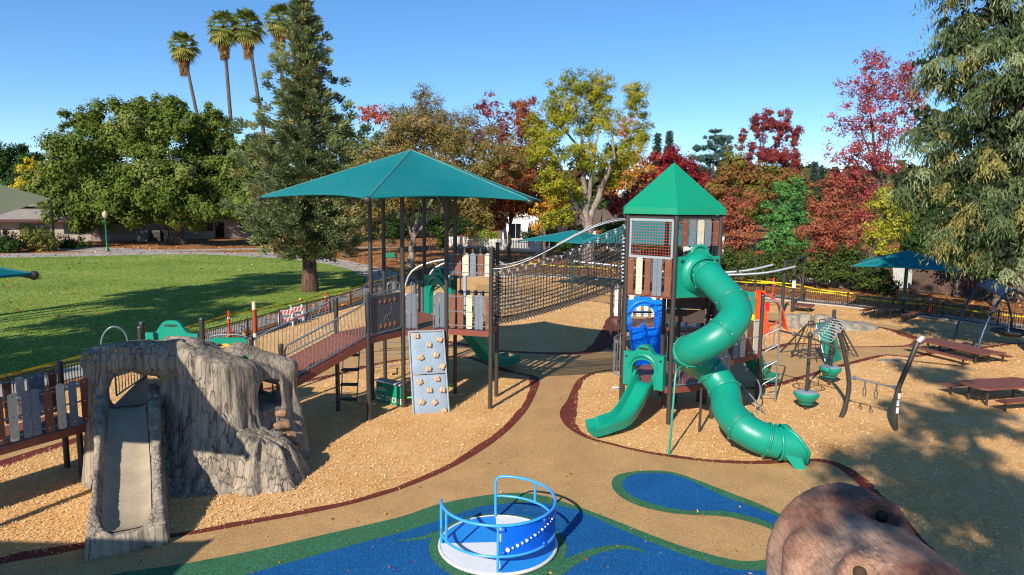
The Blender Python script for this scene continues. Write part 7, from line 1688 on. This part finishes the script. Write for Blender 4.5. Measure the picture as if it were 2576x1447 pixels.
crown(bpy.data.objects['weeping_evergreen'], [(c, a * .8, b_ * .8, d * .8) for c, a, b_, d in wl], 32, [('#3a4630', 3), ('#4a5638', 2), ('#2c3826', 2)], (.26, .12), clump=.3, shell=.2, name='inner_crown', droop=.8)  # inner leaves coloured darker: shade inside the crown put into their colour
# understory and shrubs left / centre
for (u, v, ru, rv, Y_, cols, lab) in [(75, 600, 50, 38, 75, [('#8a8444', 3), ('#6d7438', 2), ('#a8a05a', 1)], 'sparse yellowish shrub at the far left of the walk'), (115, 600, 35, 35, 76, [('#7a7a3c', 3), ('#5d6a34', 2)], 'yellow green shrub second from the left edge'), (10, 610, 40, 35, 73, DKG, 'dark shrub at the left edge of the walk'), (180, 612, 45, 20, 80, DKG, 'low dark hedge below the building windows'), (1112, 600, 14, 30, 70, OAK, 'slim ivy covered stump beside the canopy posts'), (1225, 598, 35, 22, 92, [('#6a9a2a', 3), ('#8ab03a', 2), ('#b0407a', 1)], 'bright green shrub with magenta flowers at the cottage'), (1335, 590, 30, 14, 86, DKG, 'dark round shrub by the cottage doors'), (1440, 600, 70, 40, 72, DKG, 'dark hedge behind the green umbrellas'), (1560, 590, 60, 50, 74, DKG, 'tall dark hedge left of the tower'), (1660, 600, 60, 50, 72, DKG, 'dark hedge hidden behind the tower'), (1760, 640, 60, 45, 56, DKG, 'dark hedge right behind the tower'), (980, 570, 60, 40, 78, DKG, 'dark understory shrub behind the canopy posts'), (1080, 560, 60, 40, 82, DKG, 'second dark understory shrub behind the canopy posts'), (1170, 560, 40, 40, 84, DKG, 'dark understory shrub left of the cottage'), (870, 590, 50, 40, 80, DKG, 'dark shrub right of the redwood trunk'), (700, 600, 60, 35, 92, DKG, 'dark shrub left of the redwood trunk')]:
    c_ = at(u, v, Y_); tree('shrub', lab, V3(c_.x, c_.y, 0), [PL(u, v, ru, rv, Y_), PL(u + ru * .4, v + rv * .4, ru * .6, rv * .6, Y_), PL(u - ru * .4, v + rv * .4, ru * .6, rv * .6, Y_)], 26, cols, (.28, .18), .08, clump=.3, shell=.35, cat='shrub', fork=.2)
# far wood closing the horizon
lo = []
for u in range(-300, 2900, 60):
    Y_ = 165 + 25 * math.sin(u * .03); lo += [PL(u, 470 - 22 * abs(math.sin(u * .021)), 52, 42, Y_), PL(u + 25, 525, 55, 48, Y_)]
t = crown(None, lo, 1.6, [('#3d4a2a', 3), ('#4d5632', 2), ('#6a5a34', 1), ('#5c3a2a', 1)], (2.2, 1.5), clump=.34, shell=.2, name='far_woods'); tag(t, 'band of distant mixed trees closing the horizon', 'woods', kind='stuff')
lo = []
for u in range(840, 2400, 55):
    Y_ = 108 + 6 * math.sin(u * .05); lo += [PL(u, 545 - 18 * abs(math.sin(u * .033)), 48, 48, Y_)]
t = crown(None, lo, 7, DKG + [('#5c4a2a', 1), ('#6a3a2a', 1)], (.7, .45), clump=.34, shell=.2, name='understory'); tag(t, 'dark tangled understory behind the gardens', 'shrubs', kind='stuff')
# trees standing beside and behind the drone: they shade the lawn and the lower right corner
for (x, y, z, R_, lab) in [(-27, 9, 12, 4.4, 'tree left of the view that shades the near lawn'), (-26.5, 15.5, 13, 4.2, 'second tree left of the view that shades the lawn'), (-30, 22, 15, 4.5, 'third tree left of the view, shading the lawn middle'), (-29.5, 26.5, 18, 4.0, 'tallest tree left of the view, furthest along the lawn')]:
    tree('shade_tree', lab, V3(x - 1, y, 0), [(V3(x, y, z), R_, R_, R_ * .7), (V3(x - 2, y + 1.5, z - 1.5), R_ * .6, R_ * .6, R_ * .5), (V3(x + 1.0, y - 2, z - 1.2), R_ * .6, R_ * .6, R_ * .5)], 11, OAK, (.5, .3), .4, clump=.28, shell=.4, group='trees beside the view')
x, y, z = -1.5, -9, 14
tree('shade_tree', 'tall tree behind the drone that dapples the lower right chips', V3(-2, -12, 0), [(V3(-1.2, -9, 14), 3.2, 3.2, 1.6), (V3(-.2, -6, 14.5), 2.4, 2.2, 1.2), (V3(2.6, -3.2, 15), 2.3, 2.3, 1.1), (V3(5.2, 1.8, 15.2), 1.5, 2.2, .9), (V3(1.6, -9.5, 13.5), 2.2, 2.2, 1.4), (V3(.4, -8, 14), 2.2, 2.2, 1.2)], 34, WEE, (.36, .14), .35, clump=.3, shell=.4, group='trees beside the view')
